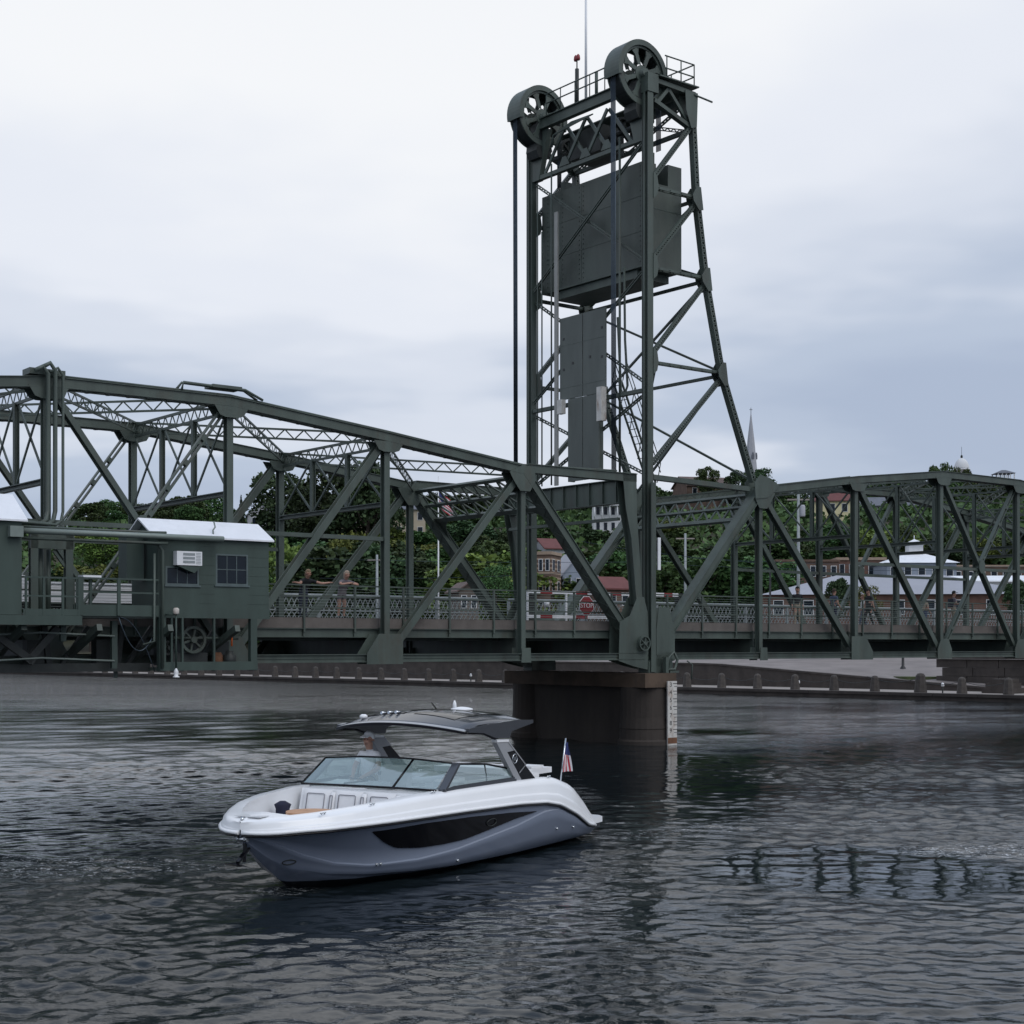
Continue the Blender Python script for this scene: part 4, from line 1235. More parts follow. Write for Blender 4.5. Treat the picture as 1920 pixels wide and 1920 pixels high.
    if hat:
        b = MB()
        b.add([(h.x + .06, h.y - .085, h.z + .045), (h.x + .06, h.y + .085, h.z + .045), (h.x + .19, h.y + .055, h.z + .02), (h.x + .19, h.y - .055, h.z + .02), (h.x + .06, h.y - .085, h.z + .057), (h.x + .06, h.y + .085, h.z + .057), (h.x + .19, h.y + .055, h.z + .032), (h.x + .19, h.y - .055, h.z + .032)],
              [(0, 1, 2, 3), (4, 7, 6, 5), (0, 4, 5, 1), (1, 5, 6, 2), (2, 6, 7, 3), (3, 7, 4, 0)])
        b.build('brim', hm, q)
    # eyes and mouth
    e_ = MB()
    for sg in (-1, 1): e_.cbox((h.x + .088, h.y + sg * .035, h.z - .015), (.012, .026, .014))
    e_.cbox((h.x + .09, h.y, h.z - .10), (.01, .05, .012))
    e_.build('facial_features', cloth('features', (.10, .05, .04)), o)
    if bag:
        b = MB(); b.cbox((-.17, 0, 1.22), (.16, .3, .42)); b.build('backpack', cloth('bag_navy', (.02, .022, .035)), o)
    return o
CAMF = B_ANG - math.pi / 2        # faces the near side of the bridge
blk = cloth('cloth_black', (.012, .013, .016)); gry = cloth('cloth_grey', (.16, .14, .155)); nvy = cloth('cloth_navy', (.02, .026, .05)); tan = cloth('cloth_tan', (.30, .25, .19)); wht = cloth('cloth_white', (.62, .62, .62)); dnm = cloth('cloth_denim', (.06, .08, .13)); grn = cloth('cloth_olive', (.09, .10, .06))
lean = dict(pelvis=(-.12, 0, .93), waist=(-.06, 0, 1.06), chest=(.05, 0, 1.22), neck0=(.14, 0, 1.34), neck1=(.17, 0, 1.39), head0=(.23, 0, 1.45), head1=(.23, 0, 1.53), head2=(.22, 0, 1.60),
            shL=(.1, .19, 1.27), shR=(.1, -.19, 1.27), elL=(.40, .36, 1.16), wrL=(.46, .08, 1.19), elR=(.40, -.36, 1.16), wrR=(.46, -.06, 1.21), hpL=(-.12, .09, .88), hpR=(-.12, -.09, .88), knL=(-.10, .1, .48), knR=(-.13, -.1, .48), anL=(-.16, .11, .09), anR=(-.16, -.11, .09), bare=True)
lean2 = dict(lean); lean2.update(elL=(.40, .42, 1.17), wrL=(.46, .66, 1.20), elR=(.38, -.40, 1.16), wrR=(.46, -.62, 1.18))
person('person in a black shirt leaning on the near railing with arms spread', (9.45, .83, 4.93), 'B', CAMF, lean2, blk, nvy, (.30, .22, .14), long_hair=True)
person('person in grey clothes leaning on the near railing with folded arms', (11.0, .83, 4.93), 'B', CAMF, lean, gry, gry, (.42, .33, .26), long_hair=True, shorts=True)
stand = dict()
walk = dict(anL=(.2, .1, .09), knL=(.16, .1, .50), anR=(-.25, -.1, .12), knR=(-.02, -.1, .50), wrL=(-.12, .25, .9), wrR=(.16, -.25, .92), bare=True)
walk2 = dict(walk); walk2.update(anL=(-.22, .1, .11), knL=(-.02, .1, .5), anR=(.2, -.1, .09), knR=(.14, -.1, .5))
hold = dict(elL=(.05, .27, 1.14), wrL=(.28, .12, 1.2), elR=(.05, -.27, 1.14), wrR=(.28, -.1, 1.22), bare=True)
person('person in black jacket and tan trousers standing near the first post of the fixed span', (36.7, 2.6, 4.87), 'B', B_ANG - 2.2, stand, blk, tan, (.02, .018, .016))
person('person in a denim top on the deck, left of the second fixed span post', (40.0, 3.2, 4.87), 'B', B_ANG, walk, dnm, nvy, (.05, .035, .025))
person('person in dark clothes half hidden behind the second post of the fixed span', (41.6, 2.4, 4.87), 'B', B_ANG + 3.0, walk2, blk, blk, (.03, .025, .02))
person('person in grey shirt, dark cap and backpack at the railing', (47.1, 1.5, 4.87), 'B', B_ANG - .6, hold, gry, tan, (.02, .02, .02), hat='dark', bag=True)
person('person in a white shirt on the far walkway behind the third post', (48.9, W + 1.2, 4.92), 'B', B_ANG + 2.5, walk, wht, dnm, (.2, .13, .08))
person('person in an olive shirt near the right edge of the picture', (56.5, 2.4, 4.87), 'B', B_ANG + 3.1, walk2, grn, nvy, (.04, .03, .02))
person('person in black at the right edge of the picture, facing left', (58.2, 3.0, 4.87), 'B', B_ANG + 3.1, hold, blk, blk, (.03, .02, .02), bag=True)
person('person in a tan shirt walking on the far walkway near the right edge', (54.6, W + 1.4, 4.92), 'B', B_ANG, walk, tan, dnm, (.05, .035, .03))
# ------------------------------------------------------------------ the boat (x aft from the bow tip, y starboard, z up)
mat('gel_white', (.86, .87, .885), .18, 0, .02, 2, spec=.55)
mat('hull_grey', (.17, .20, .265), .16, 0, .03, 1, spec=.6)
mat('bottom_black', (.010, .012, .016), .3, 0, .1, 2)
mat('gloss_black', (.005, .005, .007), .10, 0, .1, 2, spec=.3)
mat('top_grey', (.055, .06, .07), .12, 0, .06, 1.5, spec=.6)
mat('arch_grey', (.34, .35, .37), .25, 0, .03, 2)
mat('vinyl', (.76, .76, .77), .55, 0, .05, 3)
mat('vinyl_seam', (.24, .24, .27), .6, 0, .05, 3)
mat('teak', (.50, .26, .13), .45, 0, .2, 6)
mat('chrome', (.6, .62, .64), .12, 1.0, .05, 3)
mat('flag_red', (.42, .03, .05), .8, 0, .1, 6)
mat('flag_blue', (.03, .04, .14), .8, 0, .1, 6)
mat('flag_white', (.66, .66, .68), .8, 0, .05, 6)
def glass(name, tint, alpha):
    m = bpy.data.materials.new(name); m.use_nodes = True
    nt = m.node_tree; N = nt.nodes; K = nt.links; N.clear()
    o = N.new('ShaderNodeOutputMaterial'); mx = N.new('ShaderNodeMixShader')
    tr = N.new('ShaderNodeBsdfTransparent'); gl = N.new('ShaderNodeBsdfGlossy'); fr = N.new('ShaderNodeFresnel')
    tr.inputs[0].default_value = (*tint, 1); gl.inputs['Roughness'].default_value = .02
    fr.inputs[0].default_value = 1.5
    ma = N.new('ShaderNodeMath'); ma.operation = 'MULTIPLY_ADD'; ma.inputs[1].default_value = 1.0; ma.inputs[2].default_value = alpha; ma.use_clamp = True
    df = N.new('ShaderNodeBsdfDiffuse'); df.inputs[0].default_value = (.50, .72, .70, 1); m2 = N.new('ShaderNodeMixShader'); m2.inputs[0].default_value = .22      # pale diffuse mixed into the green glass to paint in a lit look
    K.new(fr.outputs[0], ma.inputs[0]); K.new(ma.outputs[0], mx.inputs[0]); K.new(tr.outputs[0], m2.inputs[1]); K.new(df.outputs[0], m2.inputs[2]); K.new(m2.outputs[0], mx.inputs[1]); K.new(gl.outputs[0], mx.inputs[2]); K.new(mx.outputs[0], o.inputs[0])
    MAT[name] = m
    return m
glass('tint_glass', (.84, .96, .95), .20)
boat = thing('motor_boat', 'white and slate grey open motor boat with a dark hardtop on the river', 'boat', (0, 0, 0), 'S')
sx = [0, .03, .1, .25, .5, .9, 1.4, 2, 3, 4, 6, 7, 7.6, 8.34, 8.95, 9.3]
TB = dict(
    b=[0.02, .2, .40, .60, .83, 1.09, 1.33, 1.5, 1.61, 1.65, 1.65, 1.65, 1.65, 1.62, 1.57, 1.54],
    zr=[1.02, 1.02, 1.02, 1.03, 1.05, 1.06, 1.08, 1.09, 1.09, 1.08, 1.03, .97, .87, .62, .35, .28],
    zs=[1.20, 1.21, 1.23, 1.25, 1.27, 1.30, 1.35, 1.40, 1.45, 1.46, 1.45, 1.43, 1.40, 1.2, .82, .55],
    c=[0, .02, .05, .1, .18, .36, .68, 1.02, 1.3, 1.42, 1.46, 1.46, 1.45, 1.43, 1.41, 1.4],
    zc=[1.0, .96, .9, .78, .60, .38, .26, .2, .15, .12, .10, .10, .10, .10, .10, .10],
    zk=[1.0, .94, .86, .72, .50, .22, -.1, -.33, -.42, -.45, -.45, -.42, -.40, -.38, -.35, -.33],
    zx=[1.0, .98, .95, .9, .8, .62, .45, .36, .36, .42, .63, .80, .80, .56, .31, .25])
def tb(k, x): return float(np.interp(x, sx, TB[k]))
def side_y(x, z):
    c, zc, b, zr = tb('c', x), tb('zc', x), tb('b', x), tb('zr', x)
    t = max(0, min(1, (z - zc) / max(1e-3, zr - zc)))
    p = float(np.interp(x, [0, 1, 3, 5, 10], [1.35, 1.3, .9, .75, .7]))
    return c + (b - c) * t ** p
xs = sorted(set([round(v, 3) for v in list(np.linspace(0, 1.4, 19)) + list(np.linspace(1.4, 9.3, 46)) + [.03]]))
rows = []
for x in xs:
    c, zc, zk, zr, zx = tb('c', x), tb('zc', x), tb('zk', x), tb('zr', x), tb('zx', x)
    zx = max(zc + .02, min(zr - .03, zx))
    ts = min(.96, max(.0005, (.13 - zk) / max(.02, zc - .015 - zk)))
    r = [(c * t * (1 - .04 * (t > .9)), zk + (zc - .015 - zk) * t) for t in (0, ts * .33, ts * .67, ts, ts + (.975 - ts) * .35, ts + (.975 - ts) * .7, ts + (.975 - ts) * .9, .98)] + [(c, zc)]
    for t in (.35, .7): r.append((side_y(x, zc + (zx - zc) * t) + .012 * t, zc + (zx - zc) * t))
    r.append((side_y(x, zx) + .015, zx - .012)); r.append((side_y(x, zx), zx + .012))
    for t in (.4, .75): r.append((side_y(x, zx + (zr - zx) * t), zx + (zr - zx) * t))
    r.append((tb('b', x), zr))
    rows.append(r)
m = MB()
for sg in (-1, 1):
    vs = []; nr = len(rows[0])
    for x, r in zip(xs, rows): vs += [(x, sg * y, z) for y, z in r]
    base = len(m.v); m.v += vs
    for i in range(len(xs) - 1):
        for k in range(nr - 1):
            f = (base + i * nr + k, base + (i + 1) * nr + k, base + (i + 1) * nr + k + 1, base + i * nr + k + 1)
            m.f.append(f if sg < 0 else f[::-1]); m.m.append(1 if k < 3 else 0); m.sm.append(k not in (7, 11))
# transom
i = len(xs) - 1
tp = [(9.3, -y, z) for y, z in rows[i]] + [(9.3, y, z) for y, z in reversed(rows[i])][:-1]
m.add(tp, [tuple(range(len(tp)))], 0)
hull = m.build('hull', [MAT['hull_grey'], MAT['bottom_black']], boat)
# rub rail
for sg in (-1, 1):
    m = MB(); m.tube([(x, sg * (tb('b', x) + .012), tb('zr', x) + .015) for x in xs], .032, 8); m.build('rub_rail', MAT['gel_white'], boat)
    m = MB(); m.tube([(x, sg * (tb('b', x) + .012), tb('zr', x) - .035) for x in xs], .018, 6); m.build('rub_rail', MAT['gloss_black'], boat)
# white deck moulding: outer side, rounded gunwale, inner wall
FLOOR = .52
m = MB()
OPEN0, OPEN1 = .62, 8.0
def inner(x): return max(.02, tb('b', x) - float(np.interp(x, [0, .6, 1.2, 3, 9], [.45, .42, .36, .33, .33])))
dx = [x for x in xs]
for sg in (-1, 1):
    R_ = []
    for x in dx:
        b, zr, zs = tb('b', x), tb('zr', x), tb('zs', x)
        h = zs - zr
        R_.append([(b, zr + .02), (b - .01, zr + h * .34), (b - .035, zr + h * .42), (b - .05, zr + h * .72), (b - .10, zr + h * .92), (b - .17 if b > .3 else b * .6, zs), (inner(x) if b > .3 else b * .3, zs + .005)])
    nr = 7; base = len(m.v)
    for x, r in zip(dx, R_): m.v += [(x, sg * max(0, y), z) for y, z in r]
    for i in range(len(dx) - 1):
        for k in range(nr - 1):
            f = (base + i * nr + k, base + (i + 1) * nr + k, base + (i + 1) * nr + k + 1, base + i * nr + k + 1)
            m.f.append(f if sg < 0 else f[::-1]); m.m.append(0); m.sm.append(k not in (1,))
    # inner wall of the cockpits
    base = len(m.v)
    ix = [x for x in dx if OPEN0 - .05 <= x <= OPEN1 + .1]
    for x in ix: m.v += [(x, sg * inner(x), tb('zs', x) + .005), (x, sg * min(inner(x) + .03, side_y(x, tb('zs', x) - .12) - .05), tb('zs', x) - .12), (x, sg * min(inner(x) + .02, side_y(x, FLOOR) - .08), FLOOR)]
    for i in range(len(ix) - 1):
        for k in range(2):
            f = (base + i * 3 + k, base + i * 3 + 3 + k, base + i * 3 + 4 + k, base + i * 3 + 1 + k)
            m.f.append(f if sg < 0 else f[::-1]); m.m.append(0); m.sm.append(True)
# foredeck and aft deck skins
for rng in ([x for x in dx if x <= OPEN0 + .05], [x for x in dx if x >= OPEN1 - .05]):
    base = len(m.v)
    for x in rng: m.v += [(x, -inner(x) if tb('b', x) > .3 else -tb('b', x) * .3, tb('zs', x) + .005), (x, 0, tb('zs', x) + .03), (x, inner(x) if tb('b', x) > .3 else tb('b', x) * .3, tb('zs', x) + .005)]
    for i in range(len(rng) - 1):
        for k in range(2):
            m.f.append((base + i * 3 + k, base + i * 3 + 3 + k, base + i * 3 + 4 + k, base + i * 3 + 1 + k)); m.m.append(0); m.sm.append(True)
# bulkheads
xo = [x for x in dx if x <= OPEN0 + .05][-1]; xa = [x for x in dx if x >= OPEN1 - .05][0]
for x in (xo, xa): m.add([(x, -min(inner(x), side_y(x, FLOOR) - .08), FLOOR), (x, min(inner(x), side_y(x, FLOOR) - .08), FLOOR), (x, inner(x), tb('zs', x) + .005), (x, 0, tb('zs', x) + .03), (x, -inner(x), tb('zs', x) + .005)], [(0, 1, 2, 3, 4)])
m.add([(9.302, -1.54, .28), (9.302, 1.54, .28), (9.302, 1.2, .56), (9.302, -1.2, .56)], [(0, 1, 2, 3)])
m.build('deck_moulding', MAT['gel_white'], boat)
m = MB()
fl = [x for x in dx if .55 <= x <= 8.2]
m.v = [(x, s * min(inner(x) + .03, side_y(x, FLOOR) - .06), FLOOR) for x in fl for s in (-1, 1)]
for i in range(len(fl) - 1): m.f.append((2 * i, 2 * i + 2, 2 * i + 3, 2 * i + 1)); m.m.append(0); m.sm.append(False)
m.build('cockpit_floor', MAT['vinyl'], boat)
m = MB(); m.prism([(9.2, -1.5), (9.8, -1.46), (9.98, -1.3), (10.04, -.9), (10.04, .9), (9.98, 1.3), (9.8, 1.46), (9.2, 1.5)], .31, .42, 'z'); m.build('swim_platform', MAT['gel_white'], boat)
m = MB(); m.prism([(9.3, -1.44), (9.8, -1.4), (10.0, -.9), (10.0, .9), (9.8, 1.4), (9.3, 1.44)], .2, .308, 'z'); m.build('platform_rubber', MAT['bottom_black'], boat)
# dark side window, port and starboard
for sg in (-1, 1):
    m = MB()
    tx = [1.72, 2.93, 4.2, 5.69, 6.66]; tz = [.955, .985, .965, .90, .835]
    bx_ = [1.72, 2.05, 2.38, 2.9, 3.54, 4.2, 4.92, 5.9, 6.66]; bz = [.94, .74, .61, .56, .55, .57, .65, .77, .825]
    wx = np.linspace(1.72, 6.66, 50)
    NR = 5
    for off in (.012,):
        for x in wx:
            za, zb = float(np.interp(x, tx, tz)), float(np.interp(x, bx_, bz))
            for k in range(NR):
                z = zb + (za - zb) * k / (NR - 1)
                zz = tb('zx', x)
                m.v.append((x, sg * (side_y(x, z) + (.028 if z < zz else .008) + .006), z))
    for i in range(len(wx) - 1):
        for k in range(NR - 1):
            f = (i * NR + k, (i + 1) * NR + k, (i + 1) * NR + k + 1, i * NR + k + 1)
            m.f.append(f if sg < 0 else f[::-1]); m.m.append(0); m.sm.append(True)
    sw_ = m.build('side_window', MAT['gloss_black'], boat)
    m = MB()
    ring = []
    for k in range(21):
        t = 2 * math.pi * k / 20; x = 5.0 + .16 * math.cos(t); z = .79 + .065 * math.sin(t)
        ring.append((x, sg * (side_y(x, z) + .03), z))
    m.tube(ring, .009, 5, caps=False); m.build('porthole_ring', MAT['dark_iron'], sw_)
# foredeck hatch line, cleats, fittings
m = MB(); m.box((.16, -.26, 1.273), (.5, .26, 1.279)); m.build('anchor_hatch', MAT['gel_white'], boat)
for x, y in ((.85, -.98), (1.75, -1.30), (3.3, -1.48), (7.4, -1.5), (7.4, 1.5)):
    m = MB(); zz = tb('zs', x) + .02
    m.tube([(x - .07, y, zz + .005), (x + .07, y, zz + .005)], .010, 6); m.tube([(x - .04, y, zz - .02), (x - .04, y, zz + .02)], .012, 6); m.tube([(x + .04, y, zz - .02), (x + .04, y, zz + .02)], .012, 6)
    m.build('cleat', MAT['chrome'], boat)
m = MB(); m.lathe([(.02, 0), (.035, .02), (.02, .07)], (.05, 0, 1.21), 10); m.build('bow_light', MAT['chrome'], boat)
m = MB()
x, z = .78, .50
ring = [(x + .085 * math.cos(t), -(side_y(x + .085 * math.cos(t), z + .04 * math.sin(t)) + .016), z + .04 * math.sin(t)) for t in [2 * math.pi * k / 16 for k in range(17)]]
m.tube(ring, .010, 6, caps=False); m.build('hull_vent', MAT['dark_iron'], boat)
for x, z in ((2.1, .36), (2.18, .36), (7.6, .4), (8.3, .36), (4.1, .2)):
    m = MB(); y = -(side_y(x, z) + .03); m.tube([(x, y - .01, z), (x, y + .05, z)], .022, 8); m.build('through_hull', MAT['chrome'], boat)
# anchor on its roller under the bow
anc = MB(); anc.box((.0, -.09, .92), (.36, -.06, 1.0)); anc.box((.0, .06, .92), (.36, .09, 1.0)); anc.tube([(.06, -.1, .93), (.06, .1, .93)], .04, 10)
anc = anc.build('anchor_roller', MAT['chrome'], boat)
m = MB(); m.bar((.34, 0, .88), (-.06, 0, .58), .03, .07, (0, 1, 0)); m.bar((.12, 0, .95), (.10, 0, .56), .03, .05, (0, 1, 0)); m.build('anchor_shank', MAT['gloss_black'], boat)
m = MB()
m.add([(-.08, 0, .58), (-.34, -.02, .60), (-.20, -.19, .55), (.14, -.12, .47), (.12, 0, .50), (-.20, .19, .55), (-.34, .02, .60), (.14, .12, .47), (-.06, 0, .54)],
      [(0, 1, 2), (0, 2, 3), (0, 3, 4), (0, 5, 6), (0, 7, 5), (0, 4, 7), (8, 2, 1), (8, 3, 2), (8, 4, 3), (8, 6, 5), (8, 5, 7), (8, 7, 4)])
m.build('anchor_fluke', MAT['gloss_black'], boat)
# bow seating, table, cushion
m = MB(); m.prism([(2.75, .55), (3.45, .55), (3.45, 1.44), (3.12, 1.44), (3.0, .98), (2.75, .95)], -1.2, 1.2); m.build('seat_base', MAT['gel_white'], boat)
def pad(y0, y1, x0, z0, z1, name='seat_back', parent=boat):
    k = MB()
    sl = (z1 - z0) * .22
    def pt(y, z, d): t = (z - z0) / (z1 - z0); return (x0 + sl * t - d, y, z)
    n = 8; NR = 8
    for j in range(NR + 1):
        for i in range(n + 1):
            a, b = i / n, j / NR
            e = min(1, 7 * min(a, 1 - a)) * min(1, 7 * min(b, 1 - b))
            k.v.append(pt(y0 + (y1 - y0) * a, z0 + (z1 - z0) * b, .03 + .05 * e ** .5))
    for j in range(NR):
        for i in range(n):
            f = j * (n + 1) + i; k.f.append((f, f + n + 1, f + n + 2, f + 1)); k.m.append(0); k.sm.append(True)
    o = k.build(name, MAT['vinyl'], parent)
    s = MB()
    dy, dz = (y1 - y0) * .2, (z1 - z0) * .16
    s.tube([pt(y0 + dy, z0 + .02, .088), pt(y0 + dy, z1 - dz, .088), pt(y0 + dy * 1.2, z1 - dz * .85, .088), pt(y1 - dy * 1.2, z1 - dz * .85, .088), pt(y1 - dy, z1 - dz, .088), pt(y1 - dy, z0 + .02, .088)], .008, 5)
    s.build('seam', MAT['vinyl_seam'], o)
for y0, y1 in ((.48, 1.12), (-.18, .42), (-.86, -.26)):
    pad(y0, y1, 3.0, .96, 1.43)
for y in (.45, -.22, -.93): pad(y - .05, y + .05, 2.99, 1.0, 1.40, 'bolster')
for sg in (-1, 1):
    m = MB(); m.prism([(1.45, sg * .25), (2.74, sg * .45), (2.74, sg * 1.05), (2.0, sg * .85), (1.45, sg * .52)], .53, .93, 'z'); m.build('seat_base', MAT['gel_white'], boat)
    m = MB(); m.prism([(1.3, sg * .24), (2.73, sg * .44), (2.73, sg * 1.12), (2.0, sg * .96), (1.3, sg * .55)], .935, 1.0, 'z'); m.build('seat_cushion', MAT['vinyl'], boat)
m = MB(); m.prism([(2.0 + .42 * math.cos(t) , .15 + .42 * math.sin(t) * (1.0)) for t in [2 * math.pi * k / 24 for k in range(24)]], 1.13, 1.18, 'z'); m.build('table_top', MAT['teak'], boat)
m = MB(); m.tube([(2.0, .15, .52), (2.0, .15, 1.13)], .04, 10); m.build('table_leg', MAT['chrome'], boat)
bag = MB(); bag.lathe([(.09, 0), (.13, .06), (.12, .22), (.15, .30), (.05, .36)], (2.25, .95, .93), 12); bag = bag.build('life_vest', cloth('vest_navy', (.012, .014, .035)), None, 'S', (2.25, .95, .93))
bag.name = 'life_vest'; tag(bag, 'navy blue life vest lying on the bow seat of the motor boat', 'life vest')
# consoles, dash, helm
m = MB(); m.box((3.451, -1.28, .55), (4.2, -.45, 1.36)); m.build('console', MAT['gel_white'], boat)
m = MB(); m.box((3.451, .2, .55), (4.2, 1.28, 1.36)); m.build('console', MAT['gel_white'], boat)
m = MB(); m.prism([(3.451, 1.365), (4.3, 1.365), (4.3, 1.5), (3.9, 1.46), (3.5, 1.44)], .1, 1.3); m.build('dashboard', MAT['gel_white'], boat)
m = MB(); m.prism([(3.451, 1.365), (4.3, 1.365), (4.3, 1.45), (3.5, 1.43)], -1.3, -.42); m.build('dashboard', MAT['gel_white'], boat)
m = MB(); m.box((3.75, -1.05, 1.452), (4.2, -.6, 1.456)); m.build('dash_pad', MAT['arch_grey'], boat)
m = MB(); m.box((4.301, .4, 1.2), (4.32, 1.1, 1.48)); m.build('instrument_panel', MAT['gloss_black'], boat)
m = MB(); m.tube([(4.5 + .06 * math.sin(t), .75 + .19 * math.cos(t), 1.38 + .18 * math.sin(t)) for t in [2 * math.pi * k / 20 for k in range(21)]], .016, 6, caps=False); m.tube([(4.32, .75, 1.33), (4.5, .75, 1.38)], .03, 8); m.build('steering_wheel', MAT['gloss_black'], boat)
def helm_seat(x, y):
    k = MB(); k.box((x - .3, y - .3, .52), (x + .3, y + .3, 1.0)); k.build('seat_base', MAT['gel_white'], boat)
    k = MB(); k.prism([(x + .16, 1.01), (x + .36, 1.01), (x + .46, 1.62), (x + .40, 1.70), (x + .30, 1.68), (x + .24, 1.4)], y - .3, y + .3); k.build('seat_back', MAT['vinyl'], boat)
    k = MB(); k.prism([(x - .34, 1.01), (x + .15, 1.01), (x + .15, 1.13), (x - .3, 1.15)], y - .3, y + .3); k.build('seat_cushion', MAT['vinyl'], boat)
helm_seat(5.1, .75)
m = MB(); m.prism([(4.6, .53), (7.4, .53), (7.4, .98), (4.6, .98)], -1.3, -.62); m.build('lounge_base', MAT['gel_white'], boat)
m = MB(); m.prism([(4.6, .985), (7.4, .985), (7.4, 1.5), (7.2, 1.52), (7.0, 1.1), (4.9, 1.1), (4.72, 1.55), (4.6, 1.52)], -1.28, -.64); m.build('lounge_cushion', MAT['vinyl'], boat)
m = MB(); m.box((4.6, -1.30, 1.0), (7.2, -1.16, 1.52)); m.build('lounge_back', MAT['vinyl'], boat)
m = MB(); m.box((5.75, .3, .53), (7.2, 1.28, 1.35)); m.build('galley_unit', MAT['gel_white'], boat)
m = MB(); m.box((7.3, -1.1, 1.44), (8.25, 1.1, 1.55)); m.build('sun_pad', MAT['vinyl'], boat)
m = MB(); m.box((7.5, -1.05, 1.555), (8.0, -.2, 1.60)); m.build('sun_pad', MAT['vinyl'], boat)
# windshield
BK = MAT['gloss_black']; TG = MAT['tint_glass']
base_c = [(3.45, 1.47, 1.475), (3.52, .75, 1.475), (3.57, 0, 1.475), (3.57, -.45, 1.475), (3.53, -1.38, 1.475)]
top_c = [(4.05, 1.38, 1.91), (4.18, .7, 1.945), (4.24, 0, 1.945), (4.24, -.45, 1.94), (4.18, -1.30, 1.90)]
def wpanel(i0, i1, name):
    k = MB()
    pts = [V(base_c[i]) for i in range(i0, i1 + 1)] + [V(top_c[i]) for i in range(i0, i1 + 1)]
    n = i1 - i0 + 1
    for i in range(n - 1): k.add([pts[i], pts[i + 1], pts[n + i + 1], pts[n + i]], [(0, 1, 2, 3)])
    k.build(name, TG, boat)
wpanel(0, 3, 'windshield_pane'); wpanel(3, 4, 'windshield_pane')
m = MB(); m.tube(base_c, .022, 6); m.tube(top_c, .02, 6); m.tube([base_c[3], top_c[3]], .022, 6); m.tube([base_c[0], top_c[0]], .022, 6); wf_ = m.build('windshield_frame', BK, boat)
for sg in (-1, 1):
    yb = sg * 1.46
    bA, bB = V((3.62, yb, 1.47)), V((6.12, yb, 1.46))
    tA, tB = V((4.2, sg * 1.38, 1.89)), V((6.02, sg * 1.40, 1.68))
    tM = V((5.2, sg * 1.39, 1.82))
    m = MB(); m.add([bA, bB, tB, tM, tA], [(0, 1, 2, 3, 4)]); m.build('side_pane', TG, boat)
    m = MB(); m.tube([tA, tM, tB, bB], .02, 6); m.tube([V((5.15, sg * 1.44, 1.47)), V((5.15, sg * 1.39, 1.82))], .016, 6); m.build('side_frame', BK, boat)
    m = MB(); m.bar(bA + V((0, 0, .0)), tA, .05, .15, (0, 1, 0)); m.bar(V((3.6, yb, 1.465)), V((6.15, yb, 1.46)), .06, .05, Z); m.prism([(3.7, 1.48), (6.12, 1.465), (6.12, 1.52), (4.0, 1.52)], yb - .012, yb + .012); m.build('corner_post', MAT['top_grey'], boat)
m = MB(); m.bar((3.62, .65, 1.50), (3.74, .2, 1.56), .02, .03, Z); m.bar((3.74, .2, 1.57), (3.80, .9, 1.60), .015, .02, Z); m.build('wiper', BK, boat)
# hardtop
nx, ny = 16, 14
def hz(x, y):
    t = (x - 4.15) / 2.85
    crown = .21 * (abs(y) / 1.42) ** 2.2
    z = 2.68 + .09 * math.sin(math.pi * min(1, max(0, t)) * .9 + .25) - crown - .12 * max(0, .25 - t) / .25
    return z
def hx(u, y): 
    f = 4.15 + .28 * (abs(y) / 1.42) ** 2.5; r = 7.0 - .22 * (abs(y) / 1.42) ** 3
    return f + (r - f) * u
m = MB()
for lay in (0, 1):
    base = len(m.v)
    for i in range(nx + 1):
        for j in range(ny + 1):
            y = -1.42 + 2.84 * j / ny; x = hx(i / nx, y)
            e = min(i, nx - i, j, ny - j)
            th = .045 if e == 0 else .08
            m.v.append((x, y, hz(x, y) - (th if lay else 0)))
    for i in range(nx):
        for j in range(ny):
            f = (base + i * (ny + 1) + j, base + (i + 1) * (ny + 1) + j, base + (i + 1) * (ny + 1) + j + 1, base + i * (ny + 1) + j + 1)
            m.f.append(f if lay == 0 else f[::-1]); m.m.append(0 if lay == 0 else 1); m.sm.append(True)
nb = (nx + 1) * (ny + 1)
edge = [i * (ny + 1) for i in range(nx + 1)] + [nx * (ny + 1) + j for j in range(1, ny + 1)] + [i * (ny + 1) + ny for i in range(nx - 1, -1, -1)] + [j for j in range(ny - 1, 0, -1)]
for k in range(len(edge)):
    a, b = edge[k], edge[(k + 1) % len(edge)]
    m.f.append((a, a + nb, b + nb, b)); m.m.append(1); m.sm.append(False)
ht = m.build('hardtop', [MAT['top_grey'], MAT['gloss_black']], boat, recalc=True)
m = MB()
fr_ = [(hx(0, y) + .04, y, hz(hx(0, y) + .04, y) + .012) for y in np.linspace(-1.36, 1.36, 15)]
vs = []
for y in np.linspace(-1.40, 1.40, 21):
    for d in (.005, .05, .10): x = hx(0, y) + d; vs.append((x, y, hz(x, y) + .006))
for j in range(20):
    for q in range(2): m.f.append((j * 3 + q, j * 3 + q + 1, j * 3 + 4 + q, j * 3 + 3 + q)); m.m.append(0); m.sm.append(True)
m.v = vs
m.build('front_trim', MAT['arch_grey'], ht, recalc=True)
m = MB()
for (x0, x1, y0, y1) in ((4.75, 5.75, .1, 1.0), (4.75, 5.75, -1.0, -.1), (5.9, 6.7, -.9, .9)):
    base = len(m.v); q = 6
    for i in range(q + 1):
        for j in range(q + 1):
            x = x0 + (x1 - x0) * i / q; y = y0 + (y1 - y0) * j / q; m.v.append((x, y, hz(x, y) + .008))
    for i in range(q):
        for j in range(q): f = base + i * (q + 1) + j; m.f.append((f, f + q + 1, f + q + 2, f + 1)); m.m.append(0); m.sm.append(True)
m.build('roof_panel', MAT['gloss_black'], ht)
